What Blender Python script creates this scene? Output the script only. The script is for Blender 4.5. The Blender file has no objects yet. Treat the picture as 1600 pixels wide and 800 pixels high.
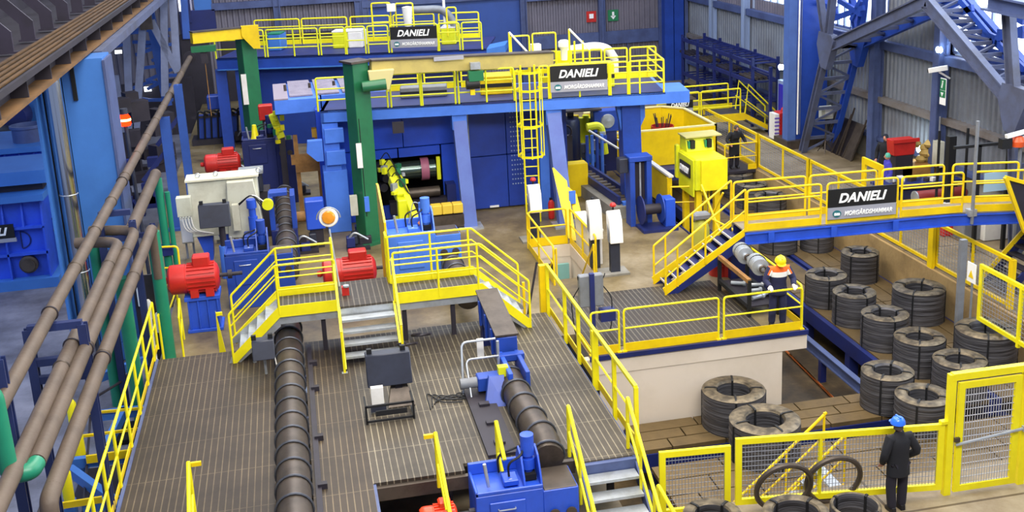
import bpy, bmesh, math, random
from mathutils import Vector, Matrix
random.seed(7)
SC = bpy.context.scene
COL = SC.collection
V = Vector
# ---------------------------------------------------------------- camera
YAW, PITCH, ROLL = 0.1878373, 0.25937396, 0.0480072
FPX, PPY, HC = 1751.0, 287.0, 11.0
_cy, _sy = math.cos(YAW), math.sin(YAW)
_f = V((_sy*math.cos(PITCH), _cy*math.cos(PITCH), -math.sin(PITCH)))
_r0 = V((_cy, -_sy, 0)); _d0 = _f.cross(_r0)
_r = math.cos(ROLL)*_r0 + math.sin(ROLL)*_d0
_d = -math.sin(ROLL)*_r0 + math.cos(ROLL)*_d0
cam_data = bpy.data.cameras.new('camera')
cam = bpy.data.objects.new('camera', cam_data); COL.objects.link(cam)
M = Matrix((( _r.x, -_d.x, -_f.x), (_r.y, -_d.y, -_f.y), (_r.z, -_d.z, -_f.z))).to_4x4()
M.translation = V((0, 0, HC)); cam.matrix_world = M
cam_data.sensor_fit = 'HORIZONTAL'; cam_data.sensor_width = 36.0
cam_data.lens = 36.0*FPX/1600.0
cam_data.shift_y = -(400.0-PPY)/1600.0
cam_data.clip_end = 300
SC.camera = cam
# ---------------------------------------------------------------- world, lights, exposure
SC.view_settings.view_transform = 'Standard'; SC.view_settings.look = 'None'
SC.view_settings.gamma = 1.0; SC.view_settings.exposure = 0.58
SC.view_settings.use_curve_mapping = False
w = bpy.data.worlds.new('world'); SC.world = w; w.use_nodes = True
bg = w.node_tree.nodes['Background']; bg.inputs[0].default_value = (0.55, 0.68, 1.0, 1); bg.inputs[1].default_value = 0.32
def area(name, loc, size, sizey, energy, col, tgt):
    l = bpy.data.lights.new(name, 'AREA'); l.shape = 'RECTANGLE'; l.size = size; l.size_y = sizey; l.energy = energy; l.color = col
    o = bpy.data.objects.new(name, l); COL.objects.link(o); o.location = loc
    o.rotation_euler = (V(tgt)-V(loc)).to_track_quat('-Z', 'Y').to_euler(); return o
area('skylight_lamp', (2, 26, 19), 8, 30, 3600, (1.0, 0.93, 0.80), (2, 26, 0))
area('skylight_lamp', (12, 24, 17), 6, 16, 1500, (1.0, 0.90, 0.74), (12, 24, 0))
area('skylight_lamp', (6, 46, 18), 22, 6, 2600, (0.78, 0.86, 1.0), (6, 46, 0))
area('skylight_lamp', (4, 6, 17), 14, 4, 3000, (1.0, 0.96, 0.88), (4, 28, 0))
area('window_daylight', (21.2, 34, 11), 26, 4, 900, (0.72, 0.84, 1.0), (0, 34, 2))
area('window_daylight', (-12, 22, 12), 16, 4, 1100, (0.5, 0.66, 1.0), (-3, 26, 0))
# ---------------------------------------------------------------- points of the place seen along a sight line of the photo, on a known plane
def ray(px, py): return _r*((px-800)/FPX) + _d*((py-PPY)/FPX) + _f
def PZ(px, py, z): d = ray(px, py); return d*((z-HC)/d.z) + V((0, 0, HC))
def PY(px, py, y): d = ray(px, py); return d*(y/d.y) + V((0, 0, HC))
def PX(px, py, x): d = ray(px, py); return d*(x/d.x) + V((0, 0, HC))
UP = V((0, 0, 1))
# ---------------------------------------------------------------- materials
def lin(h):
    h = h.lstrip('#'); c = [int(h[i:i+2], 16)/255 for i in (0, 2, 4)]
    return tuple((x/12.92 if x <= .04045 else ((x+.055)/1.055)**2.4) for x in c) + (1,)
def paint(name, hx, rough=.5, metal=0., dirt=None, amt=.3, scale=3., bump=0., fine=0.):
    m = bpy.data.materials.new(name); m.use_nodes = True; nt = m.node_tree; b = nt.nodes['Principled BSDF']
    b.inputs['Roughness'].default_value = rough; b.inputs['Metallic'].default_value = metal
    tc = nt.nodes.new('ShaderNodeTexCoord')
    n = nt.nodes.new('ShaderNodeTexNoise'); n.inputs['Scale'].default_value = scale; n.inputs['Detail'].default_value = 6; n.inputs['Roughness'].default_value = .65
    nt.links.new(tc.outputs['Object'], n.inputs['Vector'])
    r = nt.nodes.new('ShaderNodeValToRGB'); r.color_ramp.elements[0].position = .42; r.color_ramp.elements[1].position = .68
    nt.links.new(n.outputs['Fac'], r.inputs['Fac'])
    mx = nt.nodes.new('ShaderNodeMix'); mx.data_type = 'RGBA'
    mx.inputs['A'].default_value = lin(hx); mx.inputs['B'].default_value = lin(dirt or hx)
    mu = nt.nodes.new('ShaderNodeMath'); mu.operation = 'MULTIPLY'; mu.inputs[1].default_value = amt if dirt else 0
    nt.links.new(r.outputs['Color'], mu.inputs[0]); nt.links.new(mu.outputs[0], mx.inputs['Factor'])
    nt.links.new(mx.outputs['Result'], b.inputs['Base Color'])
    if bump:
        bp = nt.nodes.new('ShaderNodeBump'); bp.inputs['Strength'].default_value = bump; bp.inputs['Distance'].default_value = .05
        n2 = nt.nodes.new('ShaderNodeTexNoise'); n2.inputs['Scale'].default_value = fine or scale*8
        nt.links.new(tc.outputs['Object'], n2.inputs['Vector'])
        nt.links.new(n2.outputs['Fac'], bp.inputs['Height']); nt.links.new(bp.outputs[0], b.inputs['Normal'])
    return m
def emit(name, hx, s):
    m = bpy.data.materials.new(name); m.use_nodes = True; nt = m.node_tree; nt.nodes.clear()
    e = nt.nodes.new('ShaderNodeEmission'); e.inputs[0].default_value = lin(hx); e.inputs[1].default_value = s
    o = nt.nodes.new('ShaderNodeOutputMaterial'); nt.links.new(e.outputs[0], o.inputs[0]); return m
def grating(name, hxbar, hxgap, px=.165, py=1.05, wid=.2, dirt='#3a2f26', off=0.):
    """bar grating: light bearing bars one way, thin seams the other way, grime blotches"""
    m = bpy.data.materials.new(name); m.use_nodes = True; nt = m.node_tree; b = nt.nodes['Principled BSDF']
    b.inputs['Roughness'].default_value = .55; b.inputs['Metallic'].default_value = .25
    tc = nt.nodes.new('ShaderNodeTexCoord'); sx = nt.nodes.new('ShaderNodeSeparateXYZ'); nt.links.new(tc.outputs['Object'], sx.inputs[0])
    def stripe(sock, period, width):
        d = nt.nodes.new('ShaderNodeMath'); d.operation = 'DIVIDE'; d.inputs[1].default_value = period; nt.links.new(sock, d.inputs[0])
        f = nt.nodes.new('ShaderNodeMath'); f.operation = 'FRACT'; nt.links.new(d.outputs[0], f.inputs[0])
        l = nt.nodes.new('ShaderNodeMath'); l.operation = 'LESS_THAN'; l.inputs[1].default_value = width; nt.links.new(f.outputs[0], l.inputs[0]); return l.outputs[0]
    a = stripe(sx.outputs['X'], px, wid); c = stripe(sx.outputs['Y'], .045, .35); e = stripe(sx.outputs['Y'], py, .014)
    h = nt.nodes.new('ShaderNodeMath'); h.operation = 'MULTIPLY'; h.inputs[1].default_value = .35; nt.links.new(c, h.inputs[0])
    mx = nt.nodes.new('ShaderNodeMath'); mx.operation = 'MAXIMUM'; nt.links.new(a, mx.inputs[0]); nt.links.new(e, mx.inputs[1])
    mx2 = nt.nodes.new('ShaderNodeMath'); mx2.operation = 'MAXIMUM'; nt.links.new(mx.outputs[0], mx2.inputs[0]); nt.links.new(h.outputs[0], mx2.inputs[1])
    mix = nt.nodes.new('ShaderNodeMix'); mix.data_type = 'RGBA'; mix.inputs['A'].default_value = lin(hxgap); mix.inputs['B'].default_value = lin(hxbar)
    nt.links.new(mx2.outputs[0], mix.inputs['Factor'])
    n = nt.nodes.new('ShaderNodeTexNoise'); n.inputs['Scale'].default_value = .55; n.inputs['Detail'].default_value = 7; n.inputs['Roughness'].default_value = .7
    nt.links.new(tc.outputs['Object'], n.inputs['Vector'])
    r = nt.nodes.new('ShaderNodeValToRGB'); r.color_ramp.elements[0].position = .4; r.color_ramp.elements[1].position = .65
    nt.links.new(n.outputs['Fac'], r.inputs['Fac'])
    mu = nt.nodes.new('ShaderNodeMath'); mu.operation = 'MULTIPLY'; mu.inputs[1].default_value = .65; nt.links.new(r.outputs['Color'], mu.inputs[0])
    m2 = nt.nodes.new('ShaderNodeMix'); m2.data_type = 'RGBA'; m2.inputs['B'].default_value = lin(dirt)
    nt.links.new(mix.outputs['Result'], m2.inputs['A']); nt.links.new(mu.outputs[0], m2.inputs['Factor'])
    nt.links.new(m2.outputs['Result'], b.inputs['Base Color'])
    return m
def floor_mat(name, h1, h2, h3, scale=.5, joint=0., gloss=.5):
    m = bpy.data.materials.new(name); m.use_nodes = True; nt = m.node_tree; b = nt.nodes['Principled BSDF']
    b.inputs['Roughness'].default_value = gloss
    tc = nt.nodes.new('ShaderNodeTexCoord')
    n = nt.nodes.new('ShaderNodeTexNoise'); n.inputs['Scale'].default_value = scale; n.inputs['Detail'].default_value = 9; n.inputs['Roughness'].default_value = .68
    nt.links.new(tc.outputs['Object'], n.inputs['Vector'])
    r = nt.nodes.new('ShaderNodeValToRGB'); cr = r.color_ramp
    cr.elements[0].position = .3; cr.elements[0].color = lin(h1); cr.elements[1].position = .75; cr.elements[1].color = lin(h3)
    el = cr.elements.new(.52); el.color = lin(h2)
    nt.links.new(n.outputs['Fac'], r.inputs['Fac']); nt.links.new(r.outputs['Color'], b.inputs['Base Color'])
    if joint:
        br = nt.nodes.new('ShaderNodeTexBrick'); br.offset = 0; br.inputs['Scale'].default_value = 1; br.inputs['Brick Width'].default_value = joint; br.inputs['Row Height'].default_value = joint; br.inputs['Mortar Size'].default_value = .03
        br.inputs['Color1'].default_value = br.inputs['Color2'].default_value = (1, 1, 1, 1); br.inputs['Mortar'].default_value = (.35, .3, .25, 1)
        nt.links.new(tc.outputs['Object'], br.inputs['Vector'])
        mm = nt.nodes.new('ShaderNodeMix'); mm.data_type = 'RGBA'; mm.blend_type = 'MULTIPLY'; mm.inputs['Factor'].default_value = 1
        nt.links.new(r.outputs['Color'], mm.inputs['A']); nt.links.new(br.outputs['Color'], mm.inputs['B']); nt.links.new(mm.outputs['Result'], b.inputs['Base Color'])
    return m
YEL = paint('yellow_rail_paint', '#f2e413', .42, dirt='#c9b012', amt=.35, scale=1.3)
AMB = paint('golden_yellow_paint', '#f0cd00', .45, dirt='#b98f10', amt=.4, scale=1.1)
LEM = paint('lemon_yellow_paint', '#dfe21c', .45, dirt='#a9a51e', amt=.35, scale=1.5)
BLU = paint('deep_blue_paint', '#2447a6', .42, dirt='#162c66', amt=.45, scale=1.2)
BLB = paint('bright_blue_paint', '#2a55cc', .4, dirt='#1e3f9c', amt=.5, scale=1.6)
BLL = paint('light_blue_paint', '#4a7ce0', .45, dirt='#3560b8', amt=.5, scale=1.)
BLN = paint('navy_blue_paint', '#182566', .5, dirt='#0f1634', amt=.5, scale=1.)
BLC = paint('column_blue_paint', '#3d74c0', .5, dirt='#3465ac', amt=.6, scale=.8)
STB = paint('blue_grey_steel_paint', '#4c5a86', .5, dirt='#33385a', amt=.6, scale=1.2)
LAT = paint('lattice_grey_paint', '#525a78', .55, dirt='#3b3736', amt=.6, scale=1.1)
GRN = paint('green_crane_paint', '#1f6b45', .4, dirt='#184c33', amt=.5, scale=1.)
TEA = paint('green_pipe_paint', '#1c8060', .4, dirt='#145a47', amt=.4, scale=1.)
RED = paint('red_motor_paint', '#c42822', .38, dirt='#8f2018', amt=.45, scale=2.)
ORG = paint('orange_red_paint', '#f0451c', .38)
WHT = paint('white_enamel', '#eceae6', .4, dirt='#c9c4bd', amt=.4, scale=2.)
BEI = paint('beige_enclosure_paint', '#c3c3b3', .5, dirt='#96907c', amt=.45, scale=2.)
GRY = paint('grey_paint', '#7c8088', .5, dirt='#5c5a58', amt=.5, scale=2.)
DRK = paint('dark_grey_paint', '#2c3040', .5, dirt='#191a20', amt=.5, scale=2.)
BLK = paint('black_rubber', '#111216', .6)
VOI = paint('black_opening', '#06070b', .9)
STL = paint('galvanised_steel', '#b9bfc6', .38, .55, dirt='#85817b', amt=.5, scale=3.)
RAW = paint('oily_bare_steel', '#5a5048', .45, .5, dirt='#2e2823', amt=.6, scale=2.)
CHR = paint('polished_stack_steel', '#c9ccd4', .16, 1.)
PIP = paint('dusty_brown_pipe', '#5e5044', .6, dirt='#3a3029', amt=.6, scale=1.2, bump=.15)
RUS = paint('rusty_dust_steel', '#9c7038', .75, dirt='#4e3720', amt=.7, scale=1.4, bump=.2)
DKS = paint('dark_dusty_steel', '#2a2530', .6, dirt='#181417', amt=.6, scale=1.5)
PLA = paint('cream_plaster', '#dccfc0', .8, dirt='#c7b9a6', amt=.5, scale=.7)
CNC = paint('ochre_concrete', '#a58a5c', .85, dirt='#6c5738', amt=.6, scale=1.1, bump=.2)
COI = paint('coil_wire_steel', '#5c5f68', .42, .6, dirt='#3c3b3e', amt=.6, scale=2.5)
COT = paint('coil_top_scale', '#8a7c68', .55, .3, dirt='#5b5348', amt=.6, scale=3.5)
TIL = paint('brown_conveyor_plate', '#695636', .6, .15, dirt='#3c301e', amt=.6, scale=1.3, bump=.1)
SKN = paint('skin', '#c98f78', .55)
CLB = paint('black_jacket_cloth', '#15161d', .85, dirt='#0d0e12', amt=.4, scale=6.)
CLT = paint('navy_work_cloth', '#23264a', .85, dirt='#181a33', amt=.4, scale=6.)
CLV = paint('blue_overall_cloth', '#2d3fa8', .85)
HIV = paint('orange_yoke_cloth', '#f06a1e', .8)
GLS = paint('window_frame_paint', '#8fa0c0', .5)
SKY = emit('daylit_window_pane', '#e9f3ff', 3.2)
LMP = emit('lamp_glow', '#d8f4ff', 30.)
RLP = emit('red_beacon_glow', '#ff2408', 5.)
RLC = emit('red_beacon_core', '#ffd080', 5.)
GRT = grating('deck_grating', '#958a74', '#423a31', px=.118, wid=.16, py=1.35, dirt='#241e19')
GRTL = grating('worn_brown_grating', '#766750', '#372d25', px=.118, wid=.15, py=1.35, dirt='#241d18')
GRT2 = grating('dark_deck_grating', '#6f675c', '#2c2723', px=.12)
FLM = floor_mat('mill_floor_concrete', '#3b3022', '#776848', '#a0937a', .55, 0, .42)
FLG = floor_mat('yard_floor_concrete', '#5f5138', '#84745a', '#a3967e', .6, 3.2, .6)
FLL = floor_mat('grey_floor_concrete', '#3c3a40', '#6c6d7a', '#8f909e', .5, 0, .5)
FLP = floor_mat('pit_floor', '#1b1610', '#4a3b24', '#6d5a3a', .8, 0, .7)
CRB = paint('corrugated_dusty_cladding', '#77727e', .6, .2, dirt='#575664', amt=.6, scale=.6)
CRR = paint('corrugated_galvanised_cladding', '#858c98', .5, .3, dirt='#625f62', amt=.6, scale=.5)
CNG = paint('grey_plinth_concrete', '#8f8c84', .8, dirt='#625d54', amt=.6, scale=1.2)
# ---------------------------------------------------------------- mesh builder
class MB:
    def __init__(s): s.bm = bmesh.new()
    def face(s, pts):
        vs = [s.bm.verts.new(p) for p in pts]
        try: s.bm.faces.new(vs)
        except ValueError: pass
        return vs
    def hull8(s, a, b):
        A = [s.bm.verts.new(p) for p in a]; B = [s.bm.verts.new(p) for p in b]; n = len(a)
        s.bm.faces.new(A[::-1]); s.bm.faces.new(B)
        for i in range(n): s.bm.faces.new((A[i], A[(i+1) % n], B[(i+1) % n], B[i]))
        return s
    def box(s, x0, x1, y0, y1, z0, z1):
        return s.hull8([V((x0, y0, z0)), V((x1, y0, z0)), V((x1, y1, z0)), V((x0, y1, z0))], [V((x0, y0, z1)), V((x1, y0, z1)), V((x1, y1, z1)), V((x0, y1, z1))])
    def cbox(s, c, sx, sy, sz, rz=0.):
        c = V(c); ca, sa = math.cos(rz), math.sin(rz); P = []
        for dz in (-sz/2, sz/2): P.append([c+V((ca*a*sx/2-sa*b*sy/2, sa*a*sx/2+ca*b*sy/2, dz)) for a, b in ((-1, -1), (1, -1), (1, 1), (-1, 1))])
        return s.hull8(P[0], P[1])
    def bar(s, p, q, w=.1, h=.1, up=UP):
        p, q = V(p), V(q); d = (q-p).normalized(); sd = d.cross(up)
        if sd.length < 1e-4: sd = d.cross(V((1, 0, 0)))
        sd.normalize(); u = sd.cross(d).normalized()
        o = [(-w/2, -h/2), (w/2, -h/2), (w/2, h/2), (-w/2, h/2)]
        return s.hull8([p+sd*a+u*b for a, b in o], [q+sd*a+u*b for a, b in o])
    def ibeam(s, p, q, w=.2, h=.3, t=.03, up=UP):
        p, q = V(p), V(q); d = (q-p).normalized(); sd = d.cross(up)
        if sd.length < 1e-4: sd = d.cross(V((1, 0, 0)))
        sd.normalize(); u = sd.cross(d).normalized()
        for k in (-1, 1): s.bar(p+u*k*(h/2-t/2), q+u*k*(h/2-t/2), w, t, up)
        s.bar(p, q, t, h-2*t, up); return s
    def prism(s, pts, vec):
        pts = [V(p) for p in pts]; vec = V(vec); return s.hull8(pts, [p+vec for p in pts])
    def tube(s, pts, r, n=8, closed=False, caps=True):
        pts = [V(p) for p in pts]; N = len(pts); rings = []; u = None
        for i, p in enumerate(pts):
            if closed: t = pts[(i+1) % N]-pts[i-1]
            else: t = (pts[min(i+1, N-1)]-pts[max(i-1, 0)])
            t.normalize()
            if u is None:
                a = UP if abs(t.z) < .9 else V((1, 0, 0)); u = t.cross(a).normalized()
            else:
                u = (u-t*u.dot(t)).normalized()
            v = t.cross(u); rr = r[i] if isinstance(r, (list, tuple)) else r
            rings.append([s.bm.verts.new(p+(u*math.cos(2*math.pi*k/n)+v*math.sin(2*math.pi*k/n))*rr) for k in range(n)])
        M_ = N if closed else N-1
        for i in range(M_):
            A, B = rings[i], rings[(i+1) % N]
            for k in range(n): s.bm.faces.new((A[k], B[k], B[(k+1) % n], A[(k+1) % n]))
        if not closed and caps: s.bm.faces.new(rings[0]); s.bm.faces.new(rings[-1][::-1])
        return s
    def lathe(s, prof, c, axis=UP, n=24, closed=False):
        c = V(c); axis = V(axis).normalized(); a = UP if abs(axis.z) < .9 else V((1, 0, 0)); u = axis.cross(a).normalized(); v = axis.cross(u)
        R = []
        for r, z in prof:
            R.append([s.bm.verts.new(c+axis*z+(u*math.cos(2*math.pi*k/n)+v*math.sin(2*math.pi*k/n))*max(r, 1e-4)) for k in range(n)])
        for i in range(len(R) if closed else len(R)-1):
            A, B = R[i], R[(i+1) % len(R)]
            for k in range(n): s.bm.faces.new((A[k], A[(k+1) % n], B[(k+1) % n], B[k]))
        if not closed: s.bm.faces.new(R[0][::-1]); s.bm.faces.new(R[-1])
        return s
    def ring(s, c, axis, R, r, n=28, m=6, a0=0., a1=2*math.pi):
        c = V(c); axis = V(axis).normalized(); a = UP if abs(axis.z) < .9 else V((1, 0, 0)); u = axis.cross(a).normalized(); v = axis.cross(u)
        full = abs(a1-a0-2*math.pi) < 1e-3; K = n if full else n+1
        return s.tube([c+(u*math.cos(a0+(a1-a0)*k/n)+v*math.sin(a0+(a1-a0)*k/n))*R for k in range(K)], r, m, closed=full)
    def xf(s, mat): bmesh.ops.transform(s.bm, matrix=mat, verts=s.bm.verts[:]); return s
    def build(s, name, mat, parent=None, origin=None, bevel=0.):
        bmesh.ops.recalc_face_normals(s.bm, faces=s.bm.faces[:])
        if bevel: bmesh.ops.bevel(s.bm, geom=s.bm.edges[:], offset=bevel, segments=1, affect='EDGES', clamp_overlap=True)
        if parent is not None: org = wloc(parent)
        elif origin is not None: org = V(origin)
        else:
            vs = [v.co for v in s.bm.verts]; org = V(((min(v.x for v in vs)+max(v.x for v in vs))/2, (min(v.y for v in vs)+max(v.y for v in vs))/2, min(v.z for v in vs)))
        for v in s.bm.verts: v.co -= org
        me = bpy.data.meshes.new(name); s.bm.to_mesh(me); s.bm.free()
        for p in me.polygons: p.use_smooth = True
        me.set_sharp_from_angle(angle=math.radians(34))
        for m_ in (mat if isinstance(mat, (list, tuple)) else [mat]): me.materials.append(m_)
        o = bpy.data.objects.new(name, me); COL.objects.link(o)
        if parent is not None: o.parent = parent
        else: o.location = org
        return o
_loc = {}
def wloc(o):
    l = V(o.location)
    return l if o.parent is None else l+wloc(o.parent)
def tag(o, label=None, cat=None, group=None, kind=None):
    if label: o['label'] = label
    if cat: o['category'] = cat
    if group: o['group'] = group
    if kind: o['kind'] = kind
    return o
def thing(name, label, cat, loc, group=None):
    o = bpy.data.objects.new(name, None); COL.objects.link(o); o.location = V(loc); o.empty_display_size = .2
    return tag(o, label, cat, group)
def solo(mb, name, mat, label, cat, group=None, **k): return tag(mb.build(name, mat, **k), label, cat, group)
def struct(mb, name, mat, **k): return tag(mb.build(name, mat, **k), kind='structure')
def dup(root, loc, label=None):
    r = root.copy(); COL.objects.link(r); r.location = V(loc)
    if label: r['label'] = label
    for ch in list(root.children):
        c = ch.copy(); COL.objects.link(c); c.parent = r
        for g in list(ch.children):
            d = g.copy(); COL.objects.link(d); d.parent = c
    return r
def fillet(pts, r, n=4, closed=False):
    pts = [V(p) for p in pts]; out = []
    for i, p in enumerate(pts):
        if not closed and i in (0, len(pts)-1): out.append(p); continue
        a, b = pts[i-1], pts[(i+1) % len(pts)]; da, db = (a-p), (b-p); rr = min(r, da.length*.45, db.length*.45)
        A, B = p+da.normalized()*rr, p+db.normalized()*rr
        for k in range(n+1): t = k/n; out.append(A*(1-t)**2+p*2*t*(1-t)+B*t*t)
    return out
def text_part(s, name, mat, parent, org, right, up, width, height, shear=.25, bold=.03, depth=.01):
    """raised lettering fitted into width x height with its lower left corner at org"""
    cu = bpy.data.curves.new('t', 'FONT'); cu.body = s; cu.shear = shear; cu.offset = bold; cu.extrude = .01; cu.space_character = 1.02
    t = bpy.data.objects.new('t', cu); COL.objects.link(t); bpy.context.view_layer.update()
    me = bpy.data.meshes.new_from_object(t.evaluated_get(bpy.context.evaluated_depsgraph_get()))
    COL.objects.unlink(t); bpy.data.objects.remove(t)
    xs = [v.co.x for v in me.vertices]; ys = [v.co.y for v in me.vertices]
    x0, x1, y0, y1 = min(xs), max(xs), min(ys), max(ys); right = V(right).normalized(); up = V(up).normalized(); nrm = right.cross(up)
    pl = wloc(parent)
    for v in me.vertices:
        c = v.co.copy(); v.co = V(org)-pl+right*((c.x-x0)/(x1-x0)*width)+up*((c.y-y0)/(y1-y0)*height)+nrm*(c.z/.01*depth)
    me.name = name; me.materials.clear(); me.materials.append(mat)
    for p in me.polygons: p.material_index = 0
    o = bpy.data.objects.new(name, me); COL.objects.link(o); o.parent = parent; return o
def sign(label, org, right, up, w_, h_, group='black and grey maker signs on the railings', emb=True):
    """black board with white name over a grey board with white name and an oval emblem; org = lower left corner, front = right x up"""
    right = V(right).normalized(); up = V(up).normalized(); n = right.cross(up); org = V(org)
    t = thing('name_sign', label, 'sign', org+right*w_/2, group)
    hb = h_*.60
    def brd(nm, u0, u1, m): mb = MB(); mb.prism([org+up*u0, org+right*w_+up*u0, org+right*w_+up*u1, org+up*u1], -n*.05); return mb.build(nm, m, t)
    b = brd('black_board', h_-hb, h_, SBK); g = brd('grey_board', 0, h_-hb, SGY)
    text_part('DANIELI', 'lettering', SWH, b, org+right*w_*.15+up*(h_-hb+hb*.24)+n*.012, right, up, w_*.70, hb*.52, .30, .028)
    text_part('MORG\u00c5RDSHAMMAR', 'lettering', SWH, g, org+right*w_*.24+up*(h_-hb)*.27+n*.012, right, up, w_*.70, (h_-hb)*.48, .25, .016)
    if emb:
        mb = MB(); c = org+right*w_*.13+up*(h_-hb)*.46
        mb.prism([c+right*math.cos(a*math.pi/10)*w_*.062+up*math.sin(a*math.pi/10)*(h_-hb)*.3 for a in range(20)], n*.015); e = mb.build('emblem', TEA2, g)
        mb = MB()
        for k in (-1, 0, 1): mb.prism([c+right*(k*w_*.028+dx*w_*.014)+up*dy*(h_-hb)*.12+n*.016 for dx, dy in ((-1, -1), (1, -1), (1, .3), (0, 1), (-1, .3))], n*.01)
        mb.build('emblem_mark', SWH, e)
    return t
SBK = paint('sign_black', '#101012', .5); SGY = paint('sign_grey', '#9a9ba6', .5); SWH = paint('sign_white', '#f6f6f4', .5); TEA2 = paint('emblem_teal', '#1f6a72', .5)
def rail_panel(t, p0, p1, h, mids=1, toe=.0, r=.022, mat=YEL, round_=.09, toemat=None, midr=None, posts=()):
    """one guard panel: inverted U frame with rounded corners, mid rails and toe board, all parts of t"""
    p0, p1 = V(p0), V(p1)
    MB().tube(fillet([p0, p0+UP*h, p1+UP*h, p1], round_), r).build('rail_frame', mat, t)
    for k in range(mids):
        z = h*(k+1)/(mids+1)+(.05 if toe else 0); MB().tube([p0+UP*z, p1+UP*z], midr or r*.8, 6).build('mid_rail', mat, t)
    for f in posts: q = p0.lerp(p1, f); MB().tube([q, q+UP*h], r).build('post', mat, t)
    if toe: MB().bar(p0+UP*toe/2, p1+UP*toe/2, .012, toe).build('toe_board', toemat or mat, t)
def rail_path(t, pts, h, mids=1, toe=0., r=.022, mat=YEL, posts=None, square=False, ends=True, postw=None):
    """continuous rail following base points, a post at each point"""
    pts = [V(p) for p in pts]
    if square:
        for a, b in zip(pts, pts[1:]): MB().bar(a+UP*h, b+UP*h, r*2, r*2).build('top_rail', mat, t)
    else: MB().tube(fillet([p+UP*h for p in pts], .06, 2), r).build('top_rail', mat, t)
    for k in range(mids):
        z = h*(k+1)/(mids+1); MB().tube([p+UP*z for p in pts], r*.75, 6).build('mid_rail', mat, t)
    if toe:
        mb = MB()
        for a, b in zip(pts, pts[1:]): mb.bar(a+UP*toe/2, b+UP*toe/2, .012, toe)
        mb.build('toe_board', mat, t)
    for q in (posts if posts is not None else pts):
        q = V(q)
        if postw: MB().bar(q-UP*0, q+UP*h, postw, postw).build('post', mat, t)
        else: MB().tube([q, q+UP*h], r).build('post', mat, t)
def mesh_panel(t, p0, p1, z0, z1, nx, nz, fr=.05, mat=YEL, wire=STL, wr=.006, depth=.05, name='frame'):
    """square tube frame filled with wire mesh"""
    p0, p1 = V(p0), V(p1); d = (p1-p0).normalized()
    def P(f, z): return p0.lerp(p1, f)+UP*z
    mb = MB(); L = (p1-p0).length
    mb.bar(P(0, z0+fr/2), P(1, z0+fr/2), depth, fr); mb.bar(P(0, z1-fr/2), P(1, z1-fr/2), depth, fr)
    mb.bar(P(0, z0+fr)+d*fr/2, P(0, z1-fr)+d*fr/2, fr, depth, up=d.cross(UP)); mb.bar(P(1, z0+fr)-d*fr/2, P(1, z1-fr)-d*fr/2, fr, depth, up=d.cross(UP))
    f_ = mb.build(name, mat, t)
    mb = MB()
    for i in range(1, nx): mb.bar(P(i/nx, z0+fr), P(i/nx, z1-fr), wr*2, wr*2)
    for i in range(1, nz): z = z0+(z1-z0)*i/nz; mb.bar(P(0, z), P(1, z), wr*2, wr*2)
    mb.build('wire_mesh', wire, t); return f_
ZF, ZD, ZP, ZC, ZPIT, ZG = .7, 1.2, 2.2, -1.05, -2.2, 0.
ORD = ('first', 'second', 'third', 'fourth', 'fifth', 'sixth', 'seventh', 'eighth', 'ninth', 'tenth', 'eleventh', 'twelfth', 'thirteenth', 'fourteenth', 'fifteenth', 'sixteenth')
# ================================================================ SETTING
mb = MB()
for a in ((-3.7, 6.25, 24.0, 60.4), (6.25, 7.5, 22.66, 27.8), (6.25, 7.5, 30.7, 60.4), (7.5, 11.08, 22.66, 60.4), (11.08, 11.3, 38.1, 60.4), (5.9, 6.25, 22.66, 24.0)): mb.box(a[0], a[1], a[2], a[3], ZF-.35, ZF)
mb.box(-4.9, -3.72, 31, 60.4, .02, ZF); struct(mb, 'floor', FLM, origin=(0, 0, 0))
mb = MB(); mb.box(5.32, 24, 9, 17.15, -2.3, 0); mb.box(17.2, 22.2, 17.15, 60.4, -2.3, 0); mb.box(11.3, 17.2, 46, 60.4, -2.3, 0); mb.box(-1.5, 5.1, 9, 24.2, -.4, -.02)
struct(mb, 'floor', FLG, origin=(0, 0, 0))
struct(MB().box(-24, -3.7, 8, 60.4, -.5, 0), 'floor', FLL, origin=(0, 0, 0))
struct(MB().box(-3.7, -1.5, 8, 24, -.5, 0), 'floor', FLL, origin=(0, 0, 0))
struct(MB().box(5.0, 17.2, 17.1, 46, ZPIT-.3, ZPIT), 'floor', FLP, origin=(0, 0, 0))
struct(MB().box(17.1, 17.25, 17.15, 46, ZPIT, -.02), 'wall_pit_right', CNC)
struct(MB().box(5.1, 5.3, 17.2, 22.6, ZPIT, -1.0), 'wall_pit_left', CNC)
struct(MB().box(-3.72, -3.6, 24, 60.4, -.1, ZF-.02), 'wall_left_kerb', CNG)
# the rendered control building under the mill floor
mb = MB(); mb.box(5.6, 10.52, 22.62, 22.82, ZPIT, .26); mb.box(10.32, 10.52, 22.82, 38, ZPIT, .26); struct(mb, 'wall_control_room', PLA)
mb = MB(); mb.box(5.6, 11.12, 22.60, 22.80, .24, .63); mb.box(10.9, 11.12, 22.80, 38, .24, .63); mb.box(10.5, 10.9, 22.8, 38, .24, .34); struct(mb, 'wall_slab_edge', PLA)
mb = MB(); mb.box(5.88, 11.14, 22.56, 22.60, .60, .71); mb.box(11.12, 11.16, 22.6, 46, .60, .71); struct(mb, 'trim_1', BLN)
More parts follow.
